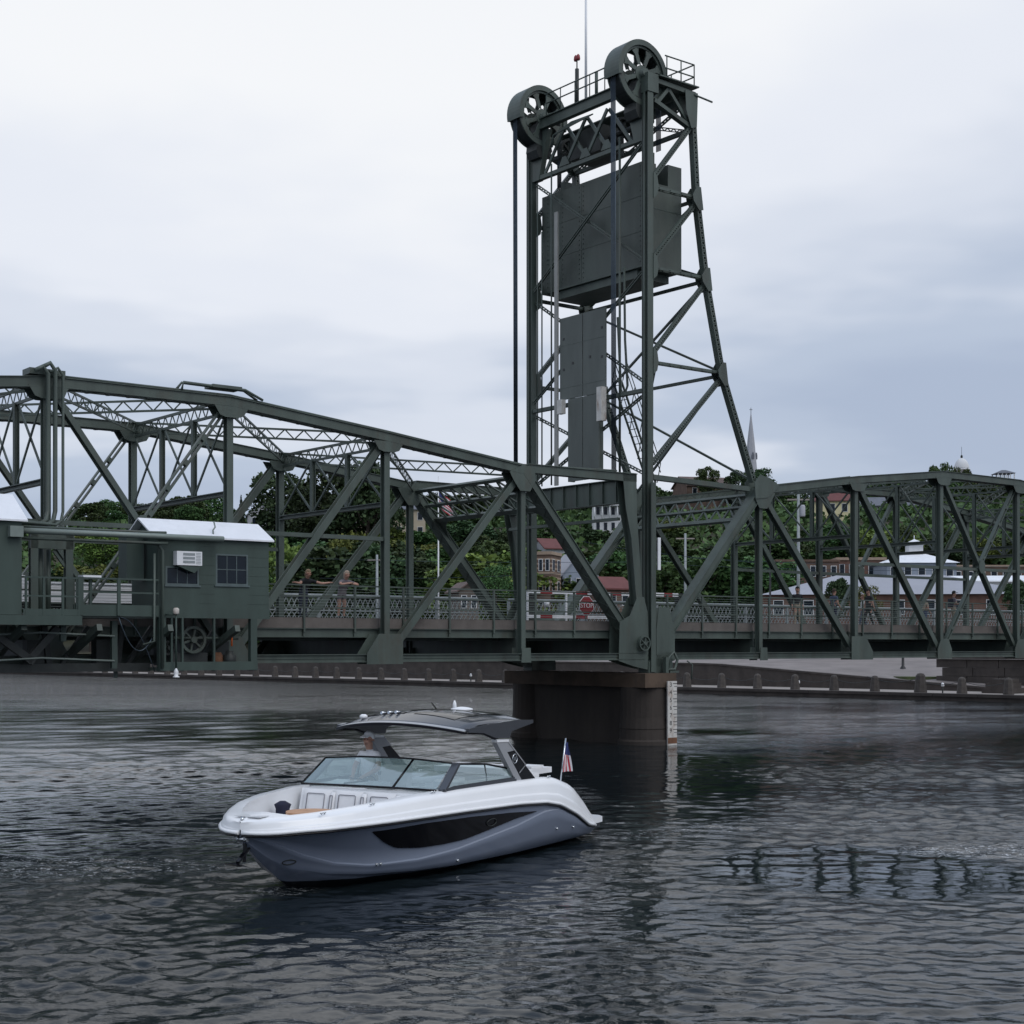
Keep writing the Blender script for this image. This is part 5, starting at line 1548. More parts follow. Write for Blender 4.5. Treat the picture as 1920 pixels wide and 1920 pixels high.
for sg in (-1, 1):
    y = sg * 1.41
    m = MB(); m.prism([(4.5, 2.43), (5.0, 2.40), (5.45, 2.28), (5.95, 2.26), (6.02, 2.38), (6.5, 2.45), (6.85, 2.5), (6.85, 2.56), (6.2, 2.58), (5.2, 2.55), (4.5, 2.5)], y - .05, y + .05); m.build('side_skirt', MAT['top_grey'], ht)
    m = MB(); m.tube([(4.45, y + sg * .02, 2.42), (5.0, y + sg * .02, 2.385), (5.45, y + sg * .02, 2.265), (5.55, y + sg * .02, 2.255)], .02, 6); m.build('edge_seal', BK, ht)
    m = MB(); m.prism([(5.46, 2.255), (5.9, 2.235), (5.9, 2.19), (5.48, 2.20)], y - .06, y + .06); m.build('leg_bracket', MAT['gel_white'], ht)
    m = MB(); m.prism([(5.46, 2.19), (5.66, 2.185), (6.42, 1.40), (6.2, 1.40)], y - .06, y + .04); m.build('arch_leg', MAT['arch_grey'], boat)
    m = MB(); m.prism([(5.665, 2.18), (5.9, 2.18), (6.98, 1.40), (6.425, 1.40)], y - .045, y + .045); pl_ = m.build('arch_panel', BK, boat)
    m = MB(); m.prism([(5.665, 2.19), (5.93, 2.19), (6.16, 2.02), (5.86, 2.0)], y - .05, y + .05); m.build('panel_trim', MAT['arch_grey'], pl_)
    m = MB(); m.tube([(5.9, y + sg * .055, 2.18), (6.55, y + sg * .055, 1.72), (6.30, y + sg * .055, 1.58)], .012, 5); m.build('panel_trim', MAT['arch_grey'], pl_)
    m = MB(); ym = y + sg * .055
    m.tube([(6.13 + .085 * math.cos(t), ym, 1.86 + .085 * math.sin(t)) for t in [2 * math.pi * k / 20 for k in range(21)]], .012, 5, caps=False)
    m.bar((6.08, ym, 1.83), (6.18, ym, 1.90), .03, .012, Y); m.bar((6.09, ym, 1.89), (6.17, ym, 1.82), .02, .012, Y)
    m.build('emblem', MAT['chrome'], pl_)
# things on the roof
def zt(x, y): return hz(x, y)
m = MB(); m.lathe([(.22, 0), (.21, .03), (.12, .055), (.03, .065)], (6.2, -.25, zt(6.2, -.25)), 18); m.lathe([(.04, 0), (.035, .1), (.01, .16)], (6.1, -.15, zt(6.2, -.25) + .03), 8); m.build('radar_dome', MAT['gel_white'], ht)
m = MB(); m.tube([(6.0, .2, zt(6, .2)), (5.9, .25, zt(6, .2) + .14)], .012, 6); m.build('aerial', BK, ht)
for k in range(3):
    m = MB(); y = .55 - .16 * k; z0 = zt(4.7, y) + .05
    m.tube([(4.85, y, z0 - .015), (4.66, y, z0 - .01)], [.012, .03], 8); m.build('horn', MAT['chrome'], ht)
m = MB(); m.lathe([(.07, 0), (.08, .05), (.04, .08)], (4.65, .95, zt(4.65, .95)), 10); m.build('searchlight', MAT['gel_white'], ht)
# ensign
m = MB(); m.tube([(8.72, -1.05, 1.2), (8.95, -1.05, 2.08)], .016, 8); m.build('flagstaff', MAT['chrome'], boat)
m = MB()
nu, nv = 12, 14
for i in range(nu + 1):
    for j in range(nv + 1):
        u, v = i / nu, j / nv
        zz = 2.02 - v * .62; xx = 8.935 - v * .16 * (1 - u) + u * .13 * (.35 + .65 * v)
        yy = -1.05 + .05 * math.sin(u * 9 + v * 2) * u + .01
        m.v.append((xx, yy - u * .06, zz + .05 * u * (1 - v) * -1))
for i in range(nu):
    for j in range(nv):
        f = i * (nv + 1) + j
        mi = 2 if (j < 6 and i >= 3) else (0 if i % 2 == 0 else 1)
        m.f.append((f, f + nv + 1, f + nv + 2, f + 1)); m.m.append(mi); m.sm.append(True)
m.build('ensign', [MAT['flag_red'], MAT['flag_white'], MAT['flag_blue']], boat)
# the helmsman
helm = dict(elL=(.10, .27, 1.16), wrL=(.34, .13, 1.04), elR=(.10, -.27, 1.16), wrR=(.34, -.13, 1.04), bare=True)
person('person in a white shirt and white cap standing at the helm of the motor boat', (4.72, .86, .50), 'S', FR['S'][1] + math.pi, helm, cloth('shirt_white', (.72, .73, .76)), tan, (.75, .76, .78), scale=1.03, hat='white')
# ------------------------------------------------------------------ water
def water_material():
    m = bpy.data.materials.new('river_water'); m.use_nodes = True
    nt = m.node_tree; N = nt.nodes; K = nt.links
    b = N['Principled BSDF']
    b.inputs['Base Color'].default_value = (.008, .0125, .015, 1)
    b.inputs['Roughness'].default_value = .035
    b.inputs['IOR'].default_value = 1.333
    b.inputs['Specular IOR Level'].default_value = .40
    t = N.new('ShaderNodeTexCoord')
    def noise(sc, det, rough, scl=(1, 1, 1), rot=0, dist=0.0):
        mp = N.new('ShaderNodeMapping'); mp.inputs['Scale'].default_value = scl; mp.inputs['Rotation'].default_value = (0, 0, rot)
        K.new(t.outputs['Object'], mp.inputs[0])
        n = N.new('ShaderNodeTexNoise'); n.inputs['Scale'].default_value = sc; n.inputs['Detail'].default_value = det; n.inputs['Roughness'].default_value = rough; n.inputs['Distortion'].default_value = dist
        K.new(mp.outputs[0], n.inputs['Vector'])
        return n.outputs['Fac']
    def mth(op, a, bb, clamp=False):
        n = N.new('ShaderNodeMath'); n.operation = op; n.use_clamp = clamp
        for i, q in enumerate((a, bb)):
            if isinstance(q, (int, float)): n.inputs[i].default_value = q
            else: K.new(q, n.inputs[i])
        return n.outputs[0]
    att = N.new('ShaderNodeAttribute'); att.attribute_name = 'ripple'; att.attribute_type = 'GEOMETRY'
    fo = N.new('ShaderNodeAttribute'); fo.attribute_name = 'foam'; fo.attribute_type = 'GEOMETRY'
    h1 = noise(5.0, 3, .5, (.8, 1.15, 1), .3, .5)
    h2 = noise(13.0, 3, .55, (.85, 1.15, 1), -.3, .4)
    hh = mth('ADD', mth('MULTIPLY', h1, .034), mth('MULTIPLY', h2, .009))
    hh = mth('MULTIPLY', hh, att.outputs['Fac'])
    bp = N.new('ShaderNodeBump'); bp.inputs['Strength'].default_value = 1.0; bp.inputs['Distance'].default_value = 1.0
    K.new(hh, bp.inputs['Height']); K.new(bp.outputs[0], b.inputs['Normal'])
    # foam flecks of the wake
    f1 = noise(9.0, 6, .75, (.8, 1.2, 1), .2, .5)
    r = N.new('ShaderNodeValToRGB'); r.color_ramp.elements[0].position = .54; r.color_ramp.elements[1].position = .62
    K.new(f1, r.inputs[0])
    fm = mth('MULTIPLY', r.outputs[0], fo.outputs['Fac'], True)
    mx = N.new('ShaderNodeMix'); mx.data_type = 'RGBA'; mx.inputs[6].default_value = (.008, .0125, .015, 1); mx.inputs[7].default_value = (.6, .62, .64, 1)
    K.new(fm, mx.inputs[0]); K.new(mx.outputs[2], b.inputs['Base Color'])
    rr = N.new('ShaderNodeMapRange'); rr.inputs[3].default_value = .035; rr.inputs[4].default_value = .6
    K.new(fm, rr.inputs[0]); K.new(rr.outputs[0], b.inputs['Roughness'])
    return m
def graded(lo, hi, mid, fine, grow):
    out = [mid]
    st = fine; p = mid
    while p < hi: p += st; st *= grow; out.append(p)
    st = fine; p = mid
    while p > lo: p -= st; st *= grow; out.insert(0, p)
    return np.array(out)
ys = [14.0]; st = .036
while ys[-1] < 46: ys.append(ys[-1] + st); st = .036 + (ys[-1] - 14) * .003
while ys[-1] < 110: ys.append(ys[-1] + st); st *= 1.009
while ys[-1] < 260: ys.append(ys[-1] + st); st *= 1.03
ys = np.array([-60, -20, 0, 4, 8, 11, 13, 13.8] + ys)
xf = np.arange(-11, 11.01, .062)
xl = [-11]; st = .07
while xl[-1] > -60: xl.append(xl[-1] - st); st *= 1.025
while xl[-1] > -260: xl.append(xl[-1] - st); st *= 1.15
xw = np.concatenate([np.array(xl[1:])[::-1], xf, -np.array(xl[1:])])
GX, GY = np.meshgrid(xw, ys)
rng = np.random.default_rng(5)
Hh = np.zeros_like(GX)
def vnoise(x, y, sc, seed):
    r = np.random.default_rng(seed); n = 64
    g = r.random((n, n))
    fx, fy = x / sc, y / sc
    i, j = np.floor(fx).astype(int), np.floor(fy).astype(int)
    u, v = fx - i, fy - j
    u = u * u * (3 - 2 * u); v = v * v * (3 - 2 * v)
    a = g[i % n, j % n]; b = g[(i + 1) % n, j % n]; c = g[i % n, (j + 1) % n]; d = g[(i + 1) % n, (j + 1) % n]
    return (a * (1 - u) + b * u) * (1 - v) + (c * (1 - u) + d * u) * v
def ell(cx, cy, rx, ry, soft=.5, rot=0):
    dx, dy = GX - cx, GY - cy
    c, s = math.cos(rot), math.sin(rot)
    a = (dx * c + dy * s) / rx; b = (-dx * s + dy * c) / ry
    d = np.sqrt(a * a + b * b)
    return np.clip((1 + soft - d) / soft, 0, 1)
spac = np.maximum(np.gradient(xw)[None, :], np.gradient(ys)[:, None]) * np.ones_like(GX)
p1 = vnoise(GX * .45 + 300, GY + 300, 1.7, 3); p2 = vnoise(GX * .5 + 100, GY + 200, 5.5, 4); p3 = vnoise(GX * .6 + 400, GY + 100, 17.0, 6)
patch = np.clip(.15 + 1.0 * (p1 * .5 + p2 * .8) * (.25 + 1.5 * p3), .18, 1.7)
calm = np.clip(np.maximum.reduce([.97 * ell(6.3, 27.0, 2.4, 2.9, .45, .1), .7 * ell(3.0, 46, 3.6, 13, .5, 0), .55 * ell(-.6, 22.3, 3.4, 3.0, .6, .5), .45 * ell(-8.5, 31.0, 5.0, 2.2, .6, -.15)]), 0, 1)
ripple = patch * (1 - .93 * calm)
for k in range(70):
    lam = .17 * (6.5 ** rng.random())
    ang = rng.normal(.35, .75) + (math.pi / 2)
    kx, ky = 2 * math.pi / lam * math.cos(ang), 2 * math.pi / lam * math.sin(ang)
    amp = .0070 * lam * min(1.0, (.45 / lam) ** .7)
    ph = rng.random() * 6.283
    fade = np.clip((lam / spac - 2.6) / 2, 0, 1)
    mod = .4 + 1.2 * vnoise(GX + 50 * k, GY + 31 * k, 3.0 + 2 * lam, 10 + k)
    Hh += amp * np.sin(kx * GX + ky * GY + ph + 1.3 * vnoise(GX + 7 * k, GY, 6.0, 90 + k)) * fade * mod * (ripple * (.85 + .15 * (lam > .6)))
for k in range(26):
    lam = .95 * (4.6 ** rng.random()); ang = rng.normal(0.1, .75) + math.pi / 2
    kx, ky = 2 * math.pi / lam * math.cos(ang), 2 * math.pi / lam * math.sin(ang)
    fade = np.clip((lam / spac - 3) / 3, 0, 1)
    mod = .2 + 1.6 * vnoise(GX + 37 * k, GY + 53 * k, 5 + 2 * lam, 300 + k)
    Hh += .0019 * lam * min(1, 2.0 / lam) * (1 - .9 * calm) * (.35 + .8 * np.minimum(patch, 1.2)) * np.sin(kx * GX + ky * GY + rng.random() * 6.28 + 3.0 * vnoise(GX, GY + 9 * k, 6.0, 400 + k)) * fade * mod * np.interp(GY, [0, 25, 45, 120], [.25, .35, 1.2, 1.5])
# gentle swell left by the turning boat: arcs round its stern and bow
for cx, cy, r0, wd, a, lam in ((3.0, 33.0, 7.5, 3.0, .030, 1.7), (-7.5, 30.5, 4.5, 2.6, .03, 1.5), (4.0, 22.0, 8.0, 4.0, .012, 1.1)):
    d = np.sqrt((GX - cx) ** 2 + ((GY - cy) * 1.5) ** 2)
    Hh += a * .6 * (1 - .85 * calm) * np.sin(2 * math.pi * d / lam) * np.exp(-((d - r0) / wd) ** 2) * np.clip((lam / spac - 3) / 3, 0, 1)
Hh += .0028 * np.sin(GX * 3.1 + 2.0 * np.sin(GY * 1.3) + GY * 2.2) * calm + .0012 * np.sin(GX * 1.1 - GY * 4.6) * calm
# flatten under the hull
foam = np.clip(.9 * ell(9.7, 29.3, 1.9, .7, .6, 0) + .5 * ell(-8.6, 27.4, 2.6, 1.2, .8, 0) + .35 * ell(-7.0, 30.6, 2.0, .7, .8, 0) + .5 * ell(3.2, 32.0, 1.6, .6, .8, .5) + .4 * ell(6.0, 33.8, 2.5, .5, .9, 0) + .6 * ell(-3.75, 24.6, .45, .3, .9, .5), 0, 1)
ny_, nx_ = GX.shape
co = np.stack([GX, GY, Hh], -1).reshape(-1, 3).astype(np.float32)
ii = np.arange(ny_ * nx_).reshape(ny_, nx_)
q = np.stack([ii[:-1, :-1], ii[:-1, 1:], ii[1:, 1:], ii[1:, :-1]], -1).reshape(-1, 4)
me = bpy.data.meshes.new('river')
me.vertices.add(len(co)); me.vertices.foreach_set('co', co.ravel())
me.loops.add(q.size); me.loops.foreach_set('vertex_index', q.ravel().astype(np.int32))
me.polygons.add(len(q)); me.polygons.foreach_set('loop_start', np.arange(0, q.size, 4, dtype=np.int32)); me.polygons.foreach_set('loop_total', np.full(len(q), 4, dtype=np.int32))
me.polygons.foreach_set('use_smooth', np.ones(len(q), dtype=bool))
me.update(); me.validate()
bumpr = ripple * np.interp(GY, [14, 30, 45, 90, 125, 200], [.45, .6, .45, .6, 2.4, 4.5])
for nm, arr in (('ripple', bumpr), ('foam', foam)):
    at_ = me.attributes.new(nm, 'FLOAT', 'POINT'); at_.data.foreach_set('value', arr.ravel().astype(np.float32))
me.materials.append(water_material())
river = bpy.data.objects.new('river', me); COL.objects.link(river); tag(river, kind='structure')
m = MB(); m.box((-300, -80, -2.6), (300, 300, -2.4)); tag(m.build('river_bed', MAT['stone_dark'], None, 'W', (0, 0, -2.5)), kind='structure')

# ------------------------------------------------------------------ bank, quay and town ground
F_ = 2841.4
def wpx(x, depth): return (x - 960) / F_ * depth
def zpx(y, depth): return CAM_H + (1208.7 - y) * depth / F_
def qcoord(Xw, Yw):
    dx_, dy_ = Xw + .49, Yw - 139.8
    c, s = math.cos(QA), math.sin(QA)
    return c * dx_ + s * dy_, -s * dx_ + c * dy_
def ground(Xw, Yw):
    qx, qy = qcoord(Xw, Yw)
    t = min(1, max(0, (Yw - 205 + .30 * Xw) / 130)); t = t * t * (3 - 2 * t)
    fl = 2.2 if qx < 20 else (2.2 - 1.5 * min(1, (qx - 20) / 28) * max(0, 1 - max(0, qy - 8) / 22))
    return fl + 1.8 * min(1, max(0, (qy - 10) / 50)) + 27 * t + max(0, Yw - 345) * .03
m = MB()
m.box((-160, -.3, -2.3), (110, .55, .28)); qw = m.build('quay_wall', MAT['stone_dark'], None, 'Q', (0, 0, 0)); tag(qw, kind='structure')
cap = None
for k in range(66):
    a = -156 + k * 3.5
    kk = MB(); kk.box((a, -.42, .284), (a + 3.46, .55, .50)); o = kk.build('capstone', MAT['stone_dark'], qw)
m = MB(); m.box((-160, .554, .2), (110, 7.0, .46)); pr = m.build('promenade', MAT['stone_light'], None, 'Q', (0, 0, 0)); tag(pr, kind='structure')
# retaining wall behind the promenade, falling away to the right
def rw(x): return 2.25 if x < 18 else max(.58, 2.25 - (x - 18) * .062)
m = MB()
for k in range(108):
    a, b = -160 + k * 2.5, -160 + (k + 1) * 2.5
    m.add([(a, 7.0, .1), (b, 7.0, .1), (b, 7.5, .1), (a, 7.5, .1), (a, 7.0, rw(a)), (b, 7.0, rw(b)), (b, 7.5, rw(b)), (a, 7.5, rw(a))], [(0, 1, 5, 4), (4, 5, 6, 7), (2, 3, 7, 6), (1, 2, 6, 5), (3, 0, 4, 7)])
wall = m.build('retaining_wall', MAT['stone_dark'], None, 'Q', (0, 7.0, .1)); tag(wall, 'long dark stone retaining wall behind the riverside walkway', 'wall')
for k in range(76):
    a, b = -140 + k * 3.0, -140 + k * 3.0 + 2.95
    kk = MB(); kk.add([(a, 6.92, rw(a) + .003 - .1), (b, 6.92, rw(b) + .003 - .1), (b, 7.6, rw(b) + .003 - .1), (a, 7.6, rw(a) - .1 + .003), (a, 6.92, rw(a) + .15 - .1), (b, 6.92, rw(b) + .15 - .1), (b, 7.6, rw(b) + .15 - .1), (a, 7.6, rw(a) + .15 - .1)],
        [(0, 3, 2, 1), (4, 5, 6, 7), (0, 1, 5, 4), (1, 2, 6, 5), (2, 3, 7, 6), (3, 0, 4, 7)])
    kk.v = [(v[0], v[1] - 7.0, v[2]) for v in kk.v]
    o = kk.build('coping_stone', MAT['stone_dark'], wall)
# terrain sheet
mat('earth', (.075, .06, .045), .95, 0, .3, .05, col2=(.05, .065, .028), bump=.3, bscale=1)
tq = []
gy = np.array([7.5, 10, 14, 20, 28, 38, 50, 64, 80, 100, 120, 140, 160, 180, 200, 225, 250, 280, 320, 370, 440, 550, 750, 1100, 1600])
gx = np.array([-1500, -900, -600, -450, -360, -300, -260] + list(range(-230, 131, 10)) + [160, 220, 320, 500, 800])
tv = []
for y in gy:
    for x in gx:
        p = to_world((x, y, 0), 'Q')
        z = ground(p.x, p.y)
        if y <= 7.6: z = min(z, rw(x) - .02) if x > 15 else z - .02
        tv.append((x, y, z))
nxg = len(gx)
m = MB(); m.v = tv
for i in range(len(gy) - 1):
    for j in range(nxg - 1):
        m.f.append((i * nxg + j, i * nxg + j + 1, (i + 1) * nxg + j + 1, (i + 1) * nxg + j)); m.m.append(1 if (gy[i] < 28 and gx[j] > -60) else 0); m.sm.append(True)
tag(m.build('hillside', [MAT['earth'], MAT['paving']], None, 'Q', (0, 0, 0)), kind='structure')
# far bank fill to the left and behind the left end of the quay: low bank
# bollards with chains
NB = 41
ordw = ['first', 'second', 'third', 'fourth', 'fifth', 'sixth', 'seventh', 'eighth', 'ninth', 'tenth', '11th', '12th', '13th', '14th', '15th', '16th', '17th', '18th', '19th', '20th', '21st', '22nd', '23rd', '24th', '25th', '26th', '27th', '28th', '29th', '30th', '31st', '32nd', '33rd', '34th', '35th', '36th', '37th', '38th', '39th', '40th', '41st']
def bollard_mesh():
    m = MB()
    prof = [(.38, 0), (.38, .1), (.27, 1.05), (.18, 1.18), (.02, 1.22)]
    vs = []; n = 8
    for r, z in prof:
        for k in range(n):
            t = math.pi / 4 * (k + .5); vs.append((r * math.cos(t), r * math.sin(t), z))
    fs = []
    for i in range(len(prof) - 1):
        for k in range(n): fs.append((i * n + k, i * n + (k + 1) % n, (i + 1) * n + (k + 1) % n, (i + 1) * n + k))
    fs.append(tuple(4 * n + k for k in range(n)))
    m.add(vs, fs)
    return m
first = None
for k in range(NB):
    xq = 48.6 - 3.55 * k + (0.25 if k in (2,) else 0)
    lab = 'stone bollard on the quay edge, %s from the right end of the chained row' % ordw[k]
    if first is None:
        first = thing('bollard', lab, 'bollard', (xq, .95, .46), 'Q', 'stone bollards along the quay', rz=1e-9)
        o = bollard_mesh().build('post', MAT['granite'], first)
        c = MB(); c.tube([(-3.55 * t, 0, .95 - 1.0 * t * (1 - t) * 1.3) for t in [i / 9 for i in range(10)]], .022, 5); c.build('chain', MAT['dark_iron'], first)
        b = first
    else:
        b = copy_tree(first); b['label'] = lab
    b.location = to_world((xq, .95, .46), 'Q')
    if k == 2: b.scale = (1.25, 1.25, 1.2)
for k in range(5):
    xq = [43.4, 31.0, 4.5, -6.0, -30.0][k]
    lp = thing('path_light', 'small white path light standing between the bollards, %s from the right' % ordw[k], 'light', (xq, 1.2, .46), 'Q', 'white path lights on the quay')
    m = MB(); m.tube([(xq, 1.2, .46), (xq, 1.2, .95)], .05, 8); m.build('stem', MAT['dark_iron'], lp)
    m = MB(); m.lathe([(.09, 0), (.12, .06), (.1, .22), (.03, .28)], (xq, 1.2, .95), 10); m.build('globe', MAT['white_paint'], lp)
# abutment wall, lawn, stone blocks, lamp posts
ab = thing('abutment_wall', 'dark stone abutment wall under the right end of the fixed span', 'wall', (50, 10, 1.0), 'Q')
for r in range(3):
    for c in range(10):
        a = 38.5 + c * 2.6 + (r % 2) * .5
        kk = MB(); kk.box((a, 9.2 + .03 * ((c * 7 + r * 3) % 3), .9 + r * .66), (a + 2.56, 10.4, .9 + r * .66 + .64)); kk.build('stone_block', MAT['stone_dark'], ab)
kk = MB(); kk.box((38.3, 9.0, 2.89), (65.5, 10.6, 3.06)); kk.build('coping', MAT['stone_dark'], ab)
mat('grass', (.07, .085, .035), .95, 0, .3, 1.5)
m = MB(); m.prism([(36.3 + 2.2 * math.cos(t), 11.0 + 2.6 * math.sin(t)) for t in [2 * math.pi * k / 24 for k in range(24)]], 1.0, 1.45, 'z'); tag(m.build('lawn', MAT['grass'], None, 'Q', (36.3, 11.0, 1.2)), 'small oval lawn on the paved plaza beside the abutment wall', 'lawn')
sb_ = thing('stone_plinth', 'stepped stack of dark stone blocks on the quay walkway', 'plinth', (46.4, 4.5, .46), 'Q')
for i, (a, b, c, d) in enumerate(((45.2, 47.6, .46, .85), (45.5, 47.4, .853, 1.2), (45.8, 47.2, 1.203, 1.5))):
    m = MB(); m.box((a, 3.6, c), (b, 5.4, d)); m.build('stone_block', MAT['stone_dark'], sb_)
def street_lamp(label, px, depth, h, zb=None):
    Xw = wpx(px, depth); zb = ground(Xw, depth) if zb is None else zb
    t = thing('street_lamp', label, 'lamp post', (Xw, depth, zb), 'W', 'black lamp posts on the plaza', rz=1e-9)
    m = MB(); m.lathe([(.42, 0), (.42, .18), (.28, .3), (.24, .75), (.13, .9), (.065, h - .6), (.08, h - .55)], (0, 0, 0), 12); m.build('post', MAT['black_paint'], t)
    m = MB(); m.lathe([(.1, 0), (.17, .12), (.19, .3), (.1, .45), (.02, .5)], (0, 0, h - .55), 12); m.build('lantern', MAT['white_paint'], t)
street_lamp('black lamp post on the plaza below the fixed span', 1693, 128, 3.6, 1.3)
street_lamp('lamp post with white lantern behind the hip of the fixed span', 1444, 150, 14.6)

# ------------------------------------------------------------------ town buildings
mat('brick_red', (.13, .072, .055), .9, 0, .25, 1.2, bump=.3)
mat('brick_brown', (.13, .085, .065), .9, 0, .25, 1.2, bump=.3)
mat('sand_band', (.33, .25, .19), .9, 0, .15, 1.2)
mat('roof_red', (.14, .048, .044), .8, 0, .15, 1)
mat('roof_brown', (.12, .085, .075), .85, 0, .2, 1)
mat('roof_metal', (.30, .31, .355), .5, .0, .06, .3, stain=(.24, .25, .29), stain_amt=.5)
mat('roof_slate', (.13, .14, .165), .8, 0, .15, 1)
mat('wall_cream', (.62, .56, .34), .85, 0, .06, .6)
mat('wall_grey', (.36, .37, .40), .85, 0, .08, .6)
mat('wall_bluegrey', (.26, .30, .37), .8, 0, .1, .5)
mat('wall_white', (.66, .67, .68), .8, 0, .06, .6)
mat('wall_umber', (.105, .088, .075), .9, 0, .3, .4, bump=.5, bscale=2)
mat('wall_beige', (.44, .38, .29), .85, 0, .08, .6)
def bwin(root, x, z, w, h, y, fm, side=None):
    m = MB()
    if side is None: m.box((x - w / 2 - .08, y - .06, z - .08), (x + w / 2 + .08, y - .003, z + h + .08))
    else: m.box((side + .003, x - w / 2 - .08, z - .08), (side + .06, x + w / 2 + .08, z + h + .08))
    o = m.build('window', fm, root)
    k = MB()
    if side is None: k.box((x - w / 2, y - .075, z), (x + w / 2, y - .061, z + h))
    else: k.box((side + .061, x - w / 2, z), (side + .075, x + w / 2, z + h))
    k.build('pane', MAT['window_glass'], o)
def house(label, px0, px1, y_ridge, y_eave, depth, wallm, roofm, rz, dep=8.0, floors=1, nwin=3, roof='gable', trim='wall_white', chimney=False, sink=1.5, name='house', cat='house'):
    Xc = wpx((px0 + px1) / 2, depth); w = (px1 - px0) / F_ * depth
    zg = ground(Xc, depth)
    ze, zr = zpx(y_eave, depth), zpx(y_ridge, depth)
    h = max(2.5, ze - zg + sink); zb = ze - h
    t = thing(name, label, cat, (Xc, depth, zb), 'W', None, rz=rz if rz else 1e-9)
    hw, hd = w / 2, dep / 2
    m = MB(); m.box((-hw, -hd, 0), (hw, hd, h)); m.build('wall', MAT[wallm], t)
    r = zr - ze
    ov = .4
    if roof == 'gable':
        for s in (-1, 1):
            m = MB(); sl = r / hd
            vs = [(-hw - ov, s * (hd + ov), h - ov * sl), (hw + ov, s * (hd + ov), h - ov * sl), (hw + ov, 0, h + r), (-hw - ov, 0, h + r)]
            vs += [(a, b, c + .18) for a, b, c in vs]
            m.add(vs, [(0, 1, 2, 3), (4, 7, 6, 5), (0, 4, 5, 1), (1, 5, 6, 2), (2, 6, 7, 3), (3, 7, 4, 0)]); m.build('roof', MAT[roofm], t, recalc=True)
        m = MB()
        for a in (-hw + .002, hw - .202): m.prism([(-hd, h), (hd, h), (0, h + r)], a, a + .2, 'x')
        m.build('gable', MAT[wallm], t)
    elif roof == 'front':
        for s in (-1, 1):
            m = MB(); sl = r / hw
            vs = [(s * (hw + ov), -hd - ov, h - ov * sl), (s * (hw + ov), hd + ov, h - ov * sl), (0, hd + ov, h + r), (0, -hd - ov, h + r)]
            vs += [(a, b, c + .18) for a, b, c in vs]
            m.add(vs, [(0, 1, 2, 3), (4, 7, 6, 5), (0, 4, 5, 1), (1, 5, 6, 2), (2, 6, 7, 3), (3, 7, 4, 0)]); m.build('roof', MAT[roofm], t, recalc=True)
        m = MB(); m.prism([(-hw, h), (hw, h), (0, h + r)], -hd + .002, -hd + .202); m.build('gable', MAT[wallm], t)
    elif roof == 'hip':
        m = MB(); rx = max(.2, hw - hd)
        vs = [(-hw - ov, -hd - ov, h), (hw + ov, -hd - ov, h), (hw + ov, hd + ov, h), (-hw - ov, hd + ov, h), (-rx, 0, h + r), (rx, 0, h + r)]
        m.add(vs, [(0, 1, 5, 4), (1, 2, 5), (2, 3, 4, 5), (3, 0, 4), (3, 2, 1, 0)]); m.build('roof', MAT[roofm], t, recalc=True)
    else:
        m = MB(); m.box((-hw - .15, -hd - .15, h + .002), (hw + .15, hd + .15, h + max(.3, r))); m.build('parapet', MAT[roofm], t)
    fh = 2.9
    for f in range(floors):
        z = h - 2.1 - f * fh
        if z < .3: break
        for k in range(nwin):
            bwin(t, -hw + w * (k + .5) / nwin, z, min(.95, w / nwin * .45), 1.45, -hd, MAT[trim])
        for k in range(2 if nwin else 0):
            bwin(t, -hd + dep * (k + .5) / 2, z, .9, 1.45, 0, MAT[trim], side=hw)
    if chimney:
        m = MB(); m.box((hw * .3, -.35, h + r * .4), (hw * .3 + .7, .35, h + r + 1.1)); m.build('chimney', MAT['brick_red'], t)
    return t, h, r, hw, hd
A45 = -.25
house('yellow house with a red roof on the wooded slope', 1524, 1592, 922, 942, 290, 'wall_cream', 'roof_red', -.15, 8, 2, 3, 'gable', chimney=True)
house('long grey house with white framed windows right of the yellow house', 1600, 1722, 934, 951, 305, 'wall_grey', 'roof_slate', -.05, 8, 1, 6, 'gable')
house('brown roofed house on the hilltop left of the round tree', 1272, 1364, 896, 914, 345, 'brick_brown', 'roof_brown', .25, 9, 1, 3, 'gable')
t, h, r, hw, hd = house('grey house with white timbered gable above the cabin roof', 464, 514, 944, 968, 330, 'wall_grey', 'roof_slate', .2, 7, 2, 2, 'front')
m = MB()
for a, b in (((-hw, h), (0, h + r)), ((hw, h), (0, h + r)), ((-hw * .9, h + .1), (hw * .9, h + .1)), ((0, h), (0, h + r))): m.bar((a[0], -hd - .05, a[1]), (b[0], -hd - .05, b[1]), .2, .1, Y)
m.build('timber_trim', MAT['wall_white'], t)
house('beige house half hidden by a dark tree behind the lift span', 640, 702, 958, 970, 300, 'wall_beige', 'roof_brown', -.1, 8, 1, 3, 'hip')
house('tan house with white porch rails behind the lift span portal', 738, 796, 944, 958, 305, 'wall_beige', 'roof_slate', .1, 8, 2, 3, 'gable')
t, h, r, hw, hd = house('white house with a columned porch behind the tower leg', 1112, 1168, 938, 948, 290, 'wall_white', 'roof_slate', 0, 8, 2, 4, 'hip')
for k in range(5):
    m = MB(); m.tube([(-hw + (2 * hw) * k / 4, -hd - 1.5, h - 3.2), (-hw + (2 * hw) * k / 4, -hd - 1.5, h - .5)], .12, 8); m.build('porch_column', MAT['wall_white'], t)
m = MB(); m.box((-hw - .2, -hd - 1.8, h - .5), (hw + .2, -hd - .01, h - .3)); m.build('porch_roof', MAT['wall_white'], t)
